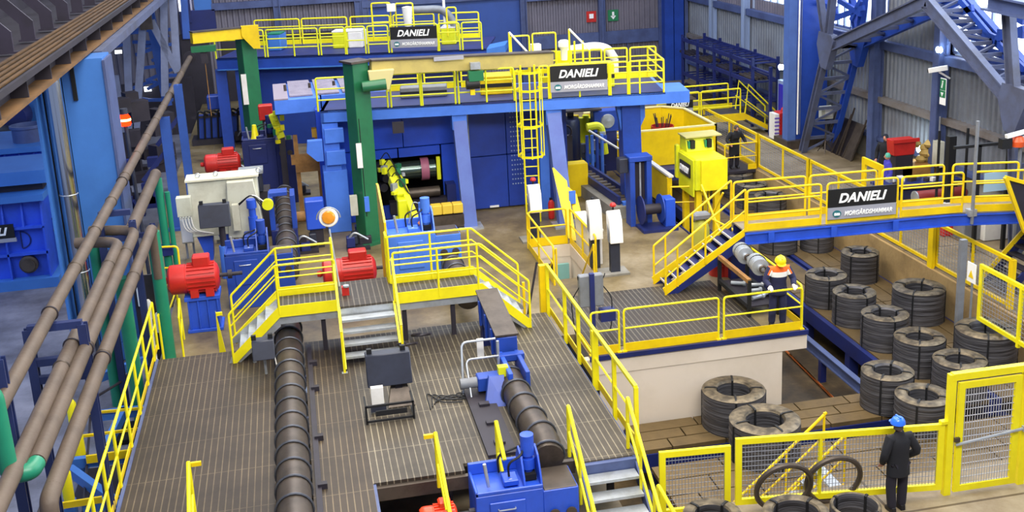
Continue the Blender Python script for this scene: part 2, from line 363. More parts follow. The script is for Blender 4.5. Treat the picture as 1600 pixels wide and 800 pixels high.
# stairwell lining and door
mb = MB(); mb.box(6.13, 6.25, 27.7, 30.8, ZPIT, ZF-.36); mb.box(7.5, 7.62, 27.7, 30.8, ZPIT, ZF-.36); mb.box(6.13, 7.62, 30.7, 30.82, ZPIT, ZF-.36); struct(mb, 'wall_stairwell', PLA)
mb = MB(); mb.box(6.25, 6.27, 27.8, 30.7, ZF-.36, ZF+.01); mb.box(7.48, 7.5, 27.8, 30.7, ZF-.36, ZF+.01); mb.box(6.27, 7.48, 30.68, 30.7, ZF-.36, ZF+.01); struct(mb, 'wall_stairwell', PLA)
d = struct(MB().box(6.62, 6.98, 30.60, 30.68, ZPIT, .16), 'door_1', VOI)
mb = MB(); mb.box(7.0, 7.38, 30.45, 30.55, ZPIT, .18); struct(mb, 'door_2', paint('teal_door_paint', '#7fb3b0', .5))
struct(MB().box(6.25, 7.5, 27.8, 30.7, ZPIT, ZPIT+.04), 'floor', FLG, origin=(0, 0, 0))
# corrugated cladding
def corrugated(p0, p1, z0, z1, period=.28, depth=.07, nrm=None):
    p0, p1 = V(p0), V(p1); d = (p1-p0); L = d.length; d.normalize(); n = d.cross(UP) if nrm is None else V(nrm)
    mb = MB(); pts = []; k = 0; x = 0
    while x < L:
        for f, o in ((0, 0), (.35, 0), (.5, 1), (.85, 1)):
            if x+f*period <= L: pts.append(p0+d*(x+f*period)+n*(o*depth))
        x += period
    A = [mb.bm.verts.new(p+UP*z0) for p in pts]; B = [mb.bm.verts.new(p+UP*z1) for p in pts]
    for i in range(len(pts)-1): mb.bm.faces.new((A[i], A[i+1], B[i+1], B[i]))
    return mb
XW, YW = 21.8, 60.4
struct(MB().box(XW, XW+.3, 12, YW+.3, 0, 1.0), 'wall_right_plinth', CNG)
struct(corrugated((XW+.12, YW, 0), (XW+.12, 12, 0), 1.0, 4.75, nrm=(-1, 0, 0)), 'wall_right', CRR)
ya, yb = PX(1380, 120, XW).y, PX(1474, 120, XW).y
struct(corrugated((XW+.12, ya, 0), (XW+.12, yb, 0), 4.7, 14, nrm=(-1, 0, 0)), 'wall_right', CRR)
struct(MB().box(XW+.35, XW+.4, 12, YW, 0, 4.7), 'wall_right_backing', DKS)
struct(MB().box(XW+.35, XW+.4, yb, ya, 4.7, 14), 'wall_right_backing', DKS)
def window(n, y0, y1, z0, z1, k):
    o = struct(MB().box(XW+.30, XW+.34, y0, y1, z0, z1), 'window_%d' % n, SKY)
    mb = MB()
    for i in range(k+1): y = y0+(y1-y0)*i/k; mb.box(XW+.2, XW+.29, y-.05, y+.05, z0, z1)
    for z in (z0, z0+2.2, z0+4.4): mb.box(XW+.2, XW+.29, y0, y1, z-.05, z+.05)
    mb.build('window_frame', GLS, o)
yc1, yc2, yc3 = PX(1230, 20, XW).y, PX(1176, 10, XW).y, PX(1060, 10, XW).y
window(1, 12, yb-.2, 4.85, 14, 22); window(2, ya+.2, yc1-1.5, 4.85, 14, 12); window(3, yc1, yc2, 5.2, 14, 5)
struct(corrugated((XW+.12, YW, 0), (XW+.12, yc2+.1, 0), 4.7, 14, nrm=(-1, 0, 0)), 'wall_right', CRB)
struct(corrugated((XW+.12, yc1, 0), (XW+.12, yc1-1.6, 0), 4.7, 14, nrm=(-1, 0, 0)), 'wall_right', CRB)
struct(corrugated((XW+.12, yc2, 0), (XW+.12, yc1, 0), 4.7, 5.25, nrm=(-1, 0, 0)), 'wall_right', CRB)
for i, (z, hh, m) in enumerate(((1.02, .10, STB), (2.55, .16, paint('girt_brown', '#75706e', .7, dirt='#5a4a38', amt=.6, scale=1.5)), (4.65, .22, STB))):
    mb = MB(); mb.box(XW-.16, XW+.12, 12, YW, z-hh/2, z+hh/2); mb.box(XW-.19, XW-.15, 12.01, YW-.01, z-hh*.9, z+hh*.42); struct(mb, 'trim_%d' % (i+2), m)
k = 5
for px, py in ((1376, 205), (1474, 250)):
    y = PX(px, py, XW).y; mb = MB(); mb.ibeam((XW-.28, y, 0), (XW-.28, y, 14), .34, .42, .05, up=V((1, 0, 0))); struct(mb, 'trim_%d' % k, STB); k += 1
for px, py in ((1119, 30), (1170, 60)):
    y = PX(px, py, XW).y; mb = MB(); mb.ibeam((XW-.18, y, 0), (XW-.18, y, 14), .3, .34, .04, up=V((1, 0, 0))); struct(mb, 'trim_%d' % k, GLS); k += 1
# back wall
struct(corrugated((-24, YW, 0), (XW, YW, 0), -.1, 9, period=.30, nrm=(0, -1, 0)), 'wall_back', CRB)
struct(MB().box(-24, XW+.3, YW+.1, YW+.3, -.1, 9), 'wall_back_backing', DKS)
def bw(px0, py0, px1, py1, d, nm, m, yoff=0.):
    a, b = PY(px0, py0, YW-d), PY(px1, py1, YW-d); return struct(MB().box(min(a.x, b.x), max(a.x, b.x), YW-d-yoff, YW-.09, min(a.z, b.z), max(a.z, b.z)), nm, m)
GRT_ = paint('girt_grey', '#6a6c80', .6, dirt='#4d4a50', amt=.5, scale=1.)
for pa, pb, yy in ((330, 566, 9), (566, 822, 4), (822, 1080, -6)):
    a, b = PY(pa, yy, YW-.4), PY(pb, yy, YW-.4); z_ = (a.z+b.z)/2; struct(MB().box(a.x, b.x, YW-.4, YW-.09, z_, z_+.35), 'trim_9', STB)
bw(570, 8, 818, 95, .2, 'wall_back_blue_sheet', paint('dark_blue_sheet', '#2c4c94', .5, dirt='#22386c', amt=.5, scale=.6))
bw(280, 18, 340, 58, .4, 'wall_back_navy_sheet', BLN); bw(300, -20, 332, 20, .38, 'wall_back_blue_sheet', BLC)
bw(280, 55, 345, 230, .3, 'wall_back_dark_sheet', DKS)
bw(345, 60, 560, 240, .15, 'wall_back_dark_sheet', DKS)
o = bw(276, -20, 297, 20, .36, 'window_4', SKY)
a = PY(292, 0, YW-.5); MB().box(a.x-.2, a.x+.12, YW-.5, YW-.37, 5, 9).build('window_frame', BLN, o)
for i, px in enumerate((437, 563, 574, 819, 941, 1034)):
    a = PY(px, 60, YW-.3); wd = (.42, .22, .22, .42, .3, .2)[i]
    struct(MB().ibeam((a.x, YW-.3, -.1), (a.x, YW-.3, 9), wd, .35, .05, up=V((1, 0, 0))), 'trim_%d' % (10+i), STB)
bw(830, 58, 1034, 63, .25, 'trim_16', STB)
bw(942, 58, 948, 160, .22, 'trim_17', STB); bw(980, 60, 983, 160, .2, 'trim_18', STB)
for px, w_, m in ((1046, .5, BLU), (1062, .6, BLU), (1072, .25, STB), (1086, .3, BLN)):
    a = PY(px, 60, YW-.9); struct(MB().box(a.x-w_/2, a.x+w_/2, YW-.9, YW-.1, -.1, 9), 'trim_19', m)
# left far wall of the hall
struct(MB().box(-24.3, -24, 8, YW, 0, 14), 'wall_left', BLC)

# ================================================================ RIGHT SIDE: columns, braces
def col_x(px, py, z): return PZ(px, py, z)
c = V((20.1, 42.3, 0)); VIO0 = paint('grey_blue_flange', '#4e6cb0', .5, dirt='#41558c', amt=.5, scale=1.)
t = thing('steel_column', 'massive blue box column behind the red tool cabinet, white pipes up its face', 'column', c)
MB().box(19.6, 19.95, 42.0, 42.5, 0, 14).build('flange', VIO0, t); MB().box(20.0, 21.35, 42.1, 43.0, 0, 14).build('shaft', BLU, t)
MB().tube([(19.98, 41.9, .6), (19.98, 41.9, 14)], .035, 6).build('pipe', WHT, t); MB().tube([(20.08, 41.9, .6), (20.08, 41.9, 14)], .03, 6).build('pipe', STB, t)
MB().box(19.5, 21.5, 41.8, 43.1, 0, .35).build('base', RAW, t)
XN, XF = 19.9, 21.2
def brace(name, label, n1, top, n2, foots, m1=LAT, m2=BLU):
    """portal bracing between two columns: a near and a far lattice leaf with lacing; points are (y, z)"""
    t = thing(name, label, 'brace', (XN, n1[0], 0))
    def leaf(X, m, w_):
        mb = MB()
        for a, b, s in ((n1, top, 1), (top, n2, 1), (n1, foots[0], .7), (n2, foots[1], .8), (n1, (n1[0]-.9, 9.5), .7), (n2, (n2[0]+1.1, 9.5), .9), (n1, (n1[0]+1.8, 9.5), .6)):
            mb.ibeam((X, a[0], a[1]), (X, b[0], b[1]), .22, .42*s*w_, .05, up=V((0, 0, 1)))
        mb.build('lattice_leaf', m, t)
        for q, sc in ((n1, 1.), (n2, 1.0)):
            mb = MB(); mb.prism([V((X-.13, q[0]+dy*sc, q[1]+dz*sc)) for dy, dz in ((-.75, .35), (-.55, .55), (.45, .6), (.6, .1), (.25, -.75), (-.2, -.8))], (.26, 0, 0))
            mb.build('gusset_plate', m, t)
    leaf(XN, m1, 1.); leaf(XF, m2, .9)
    mb = MB()
    for a, b, k in ((n1, top, 7), (top, n2, 9), (n1, foots[0], 7), (n2, foots[1], 5)):
        P = [(a[0]+(b[0]-a[0])*i/k, a[1]+(b[1]-a[1])*i/k) for i in range(k+1)]
        for i in range(k):
            mb.bar((XN, *P[i]), (XF, *P[i]), .09, .12); mb.bar((XN if i % 2 else XF, *P[i]), (XF if i % 2 else XN, *P[i+1]), .08, .08)
    mb.build('lacing', LAT, t); return t
q1, q2, q0, qf = PX(1292, 75, XN), PX(1585, 165, XN), PX(1447, 2, XN), PX(1254, 228, XN)
brace('portal_brace', 'grey and blue lattice portal brace arching across the right wall windows', (q1.y, q1.z), (q0.y, q0.z), (q2.y, q2.z), ((qf.y, 0), (q2.y+.0-.5, 0)))
t = thing('roof_lacing', 'dark blue lattice struts crossing in front of the bright upper windows', 'brace', (20.9, 30, 7))
for a, b in (((1500, 0), (1552, 62)), ((1470, 22), (1556, 60)), ((1552, 62), (1600, 45)), ((1490, 50), (1560, 68)), ((1552, 62), (1530, 100)), ((1560, 12), (1600, 34)), ((1556, 66), (1600, 108)), ((1486, 28), (1520, 12)), ((1300, 30), (1350, 12)), ((1310, 0), (1345, 22)), ((1345, 0), (1330, 32)), ((1270, 3), (1306, 14)), ((1285, 32), (1308, 18)), ((1585, 20), (1600, 10)), ((1520, 72), (1572, 88)), ((1540, 92), (1580, 100)), ((1560, 50), (1600, 55))):
    MB().bar(PX(a[0], a[1], 20.9), PX(b[0], b[1], 20.9), .1, .2).build('strut', BLU, t)
t = thing('crane_girder', 'blue grey crane girder at the very top right corner', 'beam', (20.0, 26, 7.4))
a, b = PX(1545, 2, 19.4), PX(1640, 22, 19.4); MB().ibeam(a, b, .5, .45, .06).build('girder', STB, t)

# storage rack by the right wall
t = thing('storage_rack', 'long navy blue pallet rack of three shelves along the wall', 'rack', (19.4, 52, 0))
XR = 20.0; shz = []
for px, pt in ((1067, 58), (1090, 66), (1116, 74), (1142, 83), (1176, 93), (1204, 92)):
    for X in (XR, XR+1.2):
        y = PX(px, 120, XR).y; MB().box(X-.06, X+.06, y-.06, y+.06, 0, 3.1 if px < 1200 else 3.0).build('upright', BLN, t)
for a, b in (((1067, 62), (1176, 99)), ((1067, 89), (1176, 127)), ((1067, 115), (1176, 160))):
    pa, pb = PX(*a, XR), PX(*b, XR); z = (pa.z+pb.z)/2; shz.append(z)
    for X in (XR, XR+1.2): MB().box(X-.04, X+.04, pb.y, pa.y, z-.09, z+.09).build('shelf_beam', BLN, t)
    mb = MB(); y = pb.y
    while y < pa.y: mb.box(XR, XR+1.2, y, y+.12, z-.03, z+.03); y += .7
    mb.build('crossbar', BLN, t)
y0, y1 = PX(1204, 120, XR).y, PX(1176, 120, XR).y
for z in (.9, 2.7): MB().box(XR-.04, XR+.04, y0, y1, z-.05, z+.05).build('shelf_beam', BLN, t)
for i in range(7):
    y = y1+.3+i*1.62; mb = MB()
    for k in range(5): mb.tube([(XR+.15+.2*k, y, .07), (XR+.2+.2*k, y+1.4, .07)], .07, 6)
    solo(mb, 'pipe_bundle', [DKS, RAW, STB][i % 3], 'bundle of dull round bars under the blue rack, %s from its near end' % ORD[i], 'bars', 'bar bundles under the rack')
for i, y in enumerate((y1+.5, y1+3.4, y1+6.2, y1+8.6)):
    z = shz[1]-.04
    mb = MB()
    for k in range(4): mb.tube([(XR+.2+.22*k, y, z+.12), (XR+.25+.22*k, y+1.5, z+.12)], .08, 6)
    solo(mb, 'pipe_bundle', [RAW, DKS][i % 2], 'bundle of dull round bars on the middle rack shelf, %s from its near end' % ORD[i], 'bars', 'bar bundles on the middle rack shelf')
# locker with blue door, red tool cabinet
a, b = PX(1216, 188, 20.4), PX(1231, 188, 20.4)
t = thing('switch_locker', 'tall purple blue cabinet door in a pale frame by the column', 'cabinet', (20.5, (a.y+b.y)/2, 0))
MB().box(20.4, 20.9, b.y-.1, a.y+.1, 0, 2.4).build('frame', GLS, t); MB().box(20.36, 20.42, b.y+.05, a.y-.05, .1, 2.25).build('door', paint('violet_blue', '#2a1fb0', .4), t)
mb = MB(); mb.tube([PX(1229, 0, 20.4), PX(1228, 85, 20.4), PX(1232, 100, 20.4), PX(1231, 180, 20.4)], .05, 6); solo(mb, 'down_pipe', WHT, 'thin white pipe running down the wall beside the purple cabinet', 'pipe')
p = PZ(1224, 219, 0)
t = thing('tool_cabinet', 'red wheeled tool cabinet with rounded top standing by the big column', 'cabinet', p)
MB().box(p.x-.30, p.x+.42, p.y-.25, p.y+.35, .12, 1.25).build('body', RED, t, bevel=.03)
MB().box(p.x-.5, p.x-.32, p.y-.25, p.y+.35, .12, 1.2).build('drawer_side', WHT, t)
for i in range(6): MB().box(p.x-.52, p.x-.3, p.y-.27, p.y-.24, .2+i*.16, .26+i*.16).build('drawer_lip', paint('violet_stripe', '#6a4fb0', .5), t)
MB().lathe([(.0, 0), (.13, 0), (.12, .12), (.05, .2), (0, .21)], (p.x, p.y, 1.25), n=12).build('top_lamp', RED, t)
for dx in (-.4, .35): MB().lathe([(.07, -.04), (.07, .04)], (p.x+dx, p.y-.2, .07), axis=(0, 1, 0), n=10).build('wheel', BLK, t)
# leaning scrap frames by the right wall
for i, (px, py, w_, m) in enumerate(((1322, 236, 1.3, DKS), (1338, 245, 1.2, RAW), (1352, 238, .9, DKS))):
    p = PZ(px, py, 0); p.x = min(p.x, 21.2)-.25; t = thing('leaning_panel', ['dark steel sheet leaning on the wall, leftmost', 'brownish steel sheet leaning on the wall, the middle one', 'dark slatted panel leaning on the wall, rightmost'][i], 'panel', p)
    MB().prism([p+V((0, -w_/2, 0)), p+V((0, w_/2, 0)), p+V((.55, w_/2, 1.35)), p+V((.55, -w_/2, 1.35))], (.04, 0, .02)).build('sheet', m, t)
    for k in (-.5, .5): MB().bar(p+V((-.03, k*w_, 0)), p+V((.6, k*w_, 1.9-.3*i)), .05, .05).build('edge_bar', RAW, t)
p = PZ(1289, 238, 0); t = thing('floodlight_stand', 'small floodlight box on a thin stand under the lattice brace', 'lamp', p)
MB().tube([p, p+UP*1.4], .025).build('pole', RAW, t); MB().cbox(p+UP*1.65, .5, .25, .5).build('lamp_box', BEI, t); MB().cbox(p+UP*1.65+V((.05, -.14, 0)), .3, .03, .26).build('glass', WHT, t)
mb = MB()
for k in range(3): mb.bar(p+UP*.5, p+V((.35*math.cos(k*2.1), .35*math.sin(k*2.1), 0)), .03, .03)
mb.build('tripod', RAW, t)
# wall lamp, camera, exit signs
p = PX(1469, 77, XW-.4)
t = thing('wall_lamp', 'glowing round lamp on the right wall girt', 'lamp', p); MB().lathe([(.0, -.02), (.11, 0), (.12, .07), (.06, .14), (0, .14)], p, axis=(-1, -.3, -.3), n=14).build('bulb', LMP, t); MB().tube([p, V((XW-.1, p.y, p.z-.3))], .03, 6).build('bracket', STB, t)
p = PX(1220, 105, 20.6); t = thing('wall_lamp', 'small glowing lamp on the wall above the purple cabinet', 'lamp', p); MB().lathe([(0, -.1), (.12, -.08), (.12, .06), (0, .1)], p, axis=(-1, 0, 0), n=12).build('bulb', LMP, t); MB().tube([p, p+V((.4, 0, 0))], .03, 6).build('bracket', STB, t)
p = PX(1468, 108, XW-.6)
t = thing('security_camera', 'white security camera on a bracket high on the wall column', 'camera', p)
MB().bar(p+V((-.28, .2, -.06)), p+V((.2, -.16, .06)), .16, .15).build('housing', WHT, t); MB().bar(p+V((0, 0, -.1)), p+V((.4, 0, -.35)), .06, .06).build('bracket', WHT, t); MB().lathe([(.0, 0), (.07, 0), (.07, .03), (0, .03)], p+V((-.28, .2, -.06)), axis=(-.8, .6, -.2), n=10).build('lens', BLK, t)
SGN = paint('safety_green', '#1f7a4c', .5)
def plate_x(name, label, cat, px, py, X, w_, h_, m, inner=None, split=True):
    p = PX(px, py, X); t = thing(name, label, cat, p)
    MB().box(p.x-.02, p.x, p.y-w_/2, p.y+w_/2, p.z-h_/2, p.z+h_/2).build('board', m, t); return t, p
t, p = plate_x('exit_sign', 'green and white upright exit sign on the right wall column', 'sign', 1474, 143, XW-.55, .34, .9, SWH)
MB().box(p.x-.035, p.x-.02, p.y-.15, p.y+.15, p.z+.05, p.z+.42).build('green_panel', SGN, t); MB().box(p.x-.035, p.x-.02, p.y-.15, p.y+.15, p.z-.2, p.z+.03).build('green_panel', SGN, t)
mb = MB(); mb.prism([(p.x-.04, p.y+.08, p.z-.03), (p.x-.04, p.y-.08, p.z-.03), (p.x-.04, p.y, p.z-.17)], (-.01, 0, 0)); mb.lathe([(0, 0), (.035, 0), (.035, .01), (0, .01)], (p.x-.036, p.y, p.z+.34), axis=(-1, 0, 0), n=8); mb.bar((p.x-.04, p.y, p.z+.3), (p.x-.04, p.y+.05, p.z+.12), .01, .06); mb.build('pictogram', SWH, t)
def plate_y(label, px, py, w_, h_, m, pic):
    p = PY(px, py, YW-.12); t = thing('safety_sign', label, 'sign', p)
    MB().box(p.x-w_/2, p.x+w_/2, p.y, p.y+.03, p.z-h_/2, p.z+h_/2).build('board', m, t); pic(t, p); return t
def pic1(t, p): MB().box(p.x-.12, p.x+.12, p.y-.02, p.y, p.z-.1, p.z+.15).build('pictogram', SWH, t)
def pic2(t, p):
    mb = MB(); mb.bar(p+V((0, -.01, .2)), p+V((0, -.01, -.05)), .12, .02, up=V((0, 1, 0))); mb.prism([p+V((-.16, -.01, -.02)), p+V((.16, -.01, -.02)), p+V((0, -.01, -.22))], (0, -.01, 0)); mb.build('pictogram', SWH, t)
plate_y('small red safety sign on the back wall cladding', 924, 26, .55, .6, RED, pic1)
plate_y('small green safety sign with white symbol on the back wall', 958, 24, .6, .62, SGN, pic2)

# ================================================================ FAR FENCE of the pit (X = 17.3)
XFN = 17.28
def far_fence(label, y0, y1, posts, z1=1.33, nx=26):
    t = thing('mesh_fence', label, 'fence', (XFN, (y0+y1)/2, 0), 'yellow framed mesh fence panels along the pit')
    mesh_panel(t, (XFN, y0, 0), (XFN, y1, 0), .05, z1, nx, 14, .09, AMB, WIR, .004, .07)
    for y in posts: MB().box(XFN-.05, XFN+.05, y-.09, y+.09, -.02, z1).build('post', AMB, t)
    ym = (y0+y1)/2; MB().box(XFN-.03, XFN+.03, ym-.03, ym+.03, .05, z1).build('mid_post', AMB, t)
    return t
WIR = paint('fence_wire', '#8f929c', .5, .3)
ys = [PX(px, py, XFN).y for px, py in ((1585, 405), (1460, 410), (1364, 362), (1276, 300), (1205, 262), (1148, 225))]
ys = [ys[0]+.0, ys[1], 31.0, PX(1276, 300, XFN).y, PX(1207, 250, XFN).y, 45.5]
ys[3] = 35.2; ys[4] = 39.6
labs = ['nearest mesh panel of the pit side fence, right of the thick yellow post', 'mesh panel of the pit side fence seen just under the bridge', 'mesh panel of the pit side fence passing behind the bridge railing', 'mesh panel of the pit side fence in the middle behind the far coils', 'farthest mesh panel of the pit side fence behind the man in black']
for i in range(5): far_fence(labs[i], ys[i], ys[i+1]-.05, [ys[i]+.09] if i else [ys[i]+.05])
for y, l in ((ys[1], 'thick yellow fence post under the bridge at the pit wall'),): solo(MB().box(XFN-.16, XFN-.06, y-.12, y+.12, -.25, 1.36), 'fence_post', AMB, l, 'post')
a = PZ(1336, 292, 0); t = thing('mesh_gate', 'tall yellow framed grey gate panel at the pit fence behind the bridge', 'gate', (XFN, 35.0, 0))
p0 = PX(1338, 280, XFN); 
mesh_panel(t, (XFN+.2, PX(1369, 290, XFN).y, 0), (XFN+.2, PX(1338, 290, XFN).y, 0), .0, 2.15, 8, 14, .2, AMB, WIR, .004, .08)

# ================================================================ NEAR FENCE
def nf(px, py): p = PZ(px, py, 0); return V((p.x, p.y, 0))
NL = PX(1020, 735, 0) if False else None
g0, g1 = nf(1477, 772), nf(1590, 755)
l0, l1 = V((5.62, 17.0, 0)), V((6.90, 16.88, 0))
m0, m1 = V((6.99, 16.87, 0)), g0+V((-.10, .0, 0))
t = thing('mesh_fence', 'near yellow mesh fence panel left of the gap, beside the deck stair foot', 'fence', l0, 'near yellow mesh fence')
mesh_panel(t, l0, l1, .05, 1.30, 22, 13, .11, YEL, WIR, .004, .07)
t = thing('mesh_fence', 'long near yellow mesh fence panel with the man in the blue helmet before it', 'fence', m0, 'near yellow mesh fence')
mesh_panel(t, m0, m1, .12, 1.42, 64, 14, .11, YEL, WIR, .004, .07)
for f in (.405,): q = m0.lerp(m1, f); MB().bar(q+UP*.12, q+UP*1.4, .07, .05, up=V((1, 0, 0))).build('mid_post', YEL, t)
q = m1+V((-.02, 0, 0)); MB().cbox(q+UP*1.45, .12, .1, .06).build('latch_stop', YEL, t)
t = thing('fence_gate', 'tall yellow gate with close mesh and a bolt bar in the near fence', 'gate', g0, None)
ph = 2.36
MB().cbox(g0+UP*ph/2, .13, .11, ph).build('gate_post', YEL, t); MB().cbox(g1+V((.02, 0, 0))+UP*ph/2, .13, .11, ph).build('gate_post', YEL, t)
MB().bar(g0+UP*(ph-.05), g1+UP*(ph-.05), .12, .13).build('lintel', YEL, t)
dd = (g1-g0).normalized(); f_ = mesh_panel(t, g0+dd*.11+V((0, -.04, 0)), g1-dd*.11+V((0, -.04, 0)), .06, ph-.16, 24, 16, .12, YEL, paint('gate_wire', '#b4b4ba', .4, .3), .0055, .06, name='gate_leaf')
MB().tube([g0+V((.08, -.1, 1.02)), g1+V((-.02, -.1, 1.16))], .028, 8).build('bolt_bar', STL, t); MB().cbox(g1+V((-.02, -.1, 1.16)), .08, .06, .1).build('bolt_catch', STL, t); MB().cbox(g0+V((.1, -.1, 1.12)), .1, .05, .08).build('lock', RAW, t)
t = thing('mesh_fence', 'short near fence panel at the right picture edge beyond the gate', 'fence', g1, 'near yellow mesh fence')
mesh_panel(t, g1+dd*.14, g1+dd*2.6, .12, 1.45, 30, 14, .1, YEL, WIR, .004, .07)

# right side fence on the yard (top right of the coil field)
b0, b1 = PZ(1525, 488, 0), PZ(1640, 548, 0); b0 = V((17.35, 23.2, 0)); 
t = thing('mesh_fence', 'yellow mesh fence panel at the right edge behind the big coil', 'fence', (16.9, 22, 0))
f0 = PZ(1533, 412, 1.55); f1 = PZ(1640, 468, 1.55)
mesh_panel(t, V((f0.x, f0.y, 0)), V((f0.x, f0.y-4.5, 0)), .1, 1.55, 40, 14, .10, YEL, WIR, .004, .07)
for k in (1.6, 3.2): MB().box(f0.x-.04, f0.x+.04, f0.y-k-.04, f0.y-k+.04, 0, 1.5).build('post', YEL, t)
t = thing('notice_board', 'small white notice fixed to a thin post beside the right edge fence', 'sign', (f0.x-.1, f0.y+.2, 0)); MB().box(f0.x-.10, f0.x-.08, f0.y+.05, f0.y+.4, 1.0, 1.5).build('board', SWH, t); MB().box(f0.x-.08, f0.x-.04, f0.y+.2, f0.y+.24, 0, 1.5).build('post', GRY, t); MB().prism([(f0.x-.105, f0.y+.12, 1.12), (f0.x-.105, f0.y+.33, 1.12), (f0.x-.105, f0.y+.225, 1.32)], (-.005, 0, 0)).build('warning_triangle', AMB, t)
p = V((f0.x-.12, f0.y+.6, 0)); t = thing('steel_post', 'dark grey upright channel post in front of the pit side fence', 'post', p); MB().bar(V((p.x, p.y, -1.0)), V((p.x, p.y, 2.0)), .12, .16, up=V((1, 0, 0))).build('upright', GRY, t)

# ================================================================ CONVEYORS
def plates(t, xs, ys_, gap=.035, jit=0.):
    for a, b in zip(xs, xs[1:]):
        for c_, d_ in zip(ys_, ys_[1:]): MB().box(a+gap/2, b-gap/2, c_+gap/2, d_-gap/2, ZC-.10, ZC).build('plate', TIL, t)
def conveyor_x(label, y0, y1, rows, xs0, step, x1=17.0):
    t = thing('coil_conveyor', label, 'conveyor', (10, (y0+y1)/2, ZPIT))
    for i in range(rows):
        xs = [6.6]; x = xs0+.45*i
        while x < x1-.3: xs.append(x); x += step
        xs.append(x1); plates(t, xs, [y0+(y1-y0)*i/rows, y0+(y1-y0)*(i+1)/rows])
    MB().box(6.6, x1, y0-.02, y0+.12, ZC-.52, ZC-.1).build('side_beam', BLN, t); MB().box(6.6, x1, y1-.12, y1, ZC-.5, ZC-.1).build('side_beam', BLN, t)
    for x in (7.5, 9.5, 11.5, 13.5, 15.5): MB().box(x, x+.2, y0+.1, y1-.1, ZPIT, ZC-.5).build('leg', BLN, t)
    return t
conveyor_x('brown plated coil conveyor along the cream wall, its far lane', 21.25, 22.50, 3, 7.35, 1.25, 13.6)
conveyor_x('brown plated coil conveyor lane nearest the front fence', 18.7, 20.55, 3, 7.2, 1.3, 17.0)
def conveyor_y(label, x0, x1, cols, y0, y1, step):
    t = thing('coil_conveyor', label, 'conveyor', ((x0+x1)/2, y0, ZPIT))
    xs = [x0+(x1-x0)*i/cols for i in range(cols+1)]; ysl = [y0]
    while ysl[-1] < y1-step: ysl.append(ysl[-1]+step)
    ysl.append(y1); plates(t, xs, ysl)
    MB().box(x0-.14, x0, y0, y1, ZC-.42, ZC-.02).build('side_beam', BLN, t); MB().box(x1, x1+.1, y0, y1, ZC-.4, ZC-.05).build('side_beam', BLN, t)
    for y in (22.8, 25.4, 28, 31, 34, 37): MB().box(x0-.12, x0+.14, y, y+.25, ZPIT, ZC-.1).build('leg', BLN, t)
    return t
conveyor_y('left lane of the long coil conveyor running back beside the cream building', 13.85, 15.1, 2, 21.3, 44, 2.6)
conveyor_y('right lane of the long coil conveyor next to the ochre pit wall', 15.42, 16.95, 3, 21.3, 44.8, 3.2)
t = thing('guide_beam', 'low navy blue guide beam beside the coil conveyor', 'beam', (13.0, 25, ZPIT)); MB().ibeam((13.05, 22.7, -1.45), (13.05, 29.5, -1.45), .16, .3, .03).build('beam', STB, t)
for y in (22.95, 25.5, 28.4): MB().box(12.97, 13.13, y, y+.16, ZPIT, -1.6).build('leg', BLN, t)
for i in range(3):
    a, b = PZ(1228+6*i, 548+6*i, ZPIT+.06), PZ(1305+6*i, 625+6*i, ZPIT+.06); solo(MB().tube([a, b], .035, 6), 'copper_pipe', paint('copper_rod', '#c06a2c', .5, .3), ('orange brown rod on the pit floor, the one nearest the cream wall', 'orange brown rod on the pit floor, middle one of three', 'orange brown rod on the pit floor, the one farthest from the cream wall')[2-i], 'rod', 'rods on the pit floor')

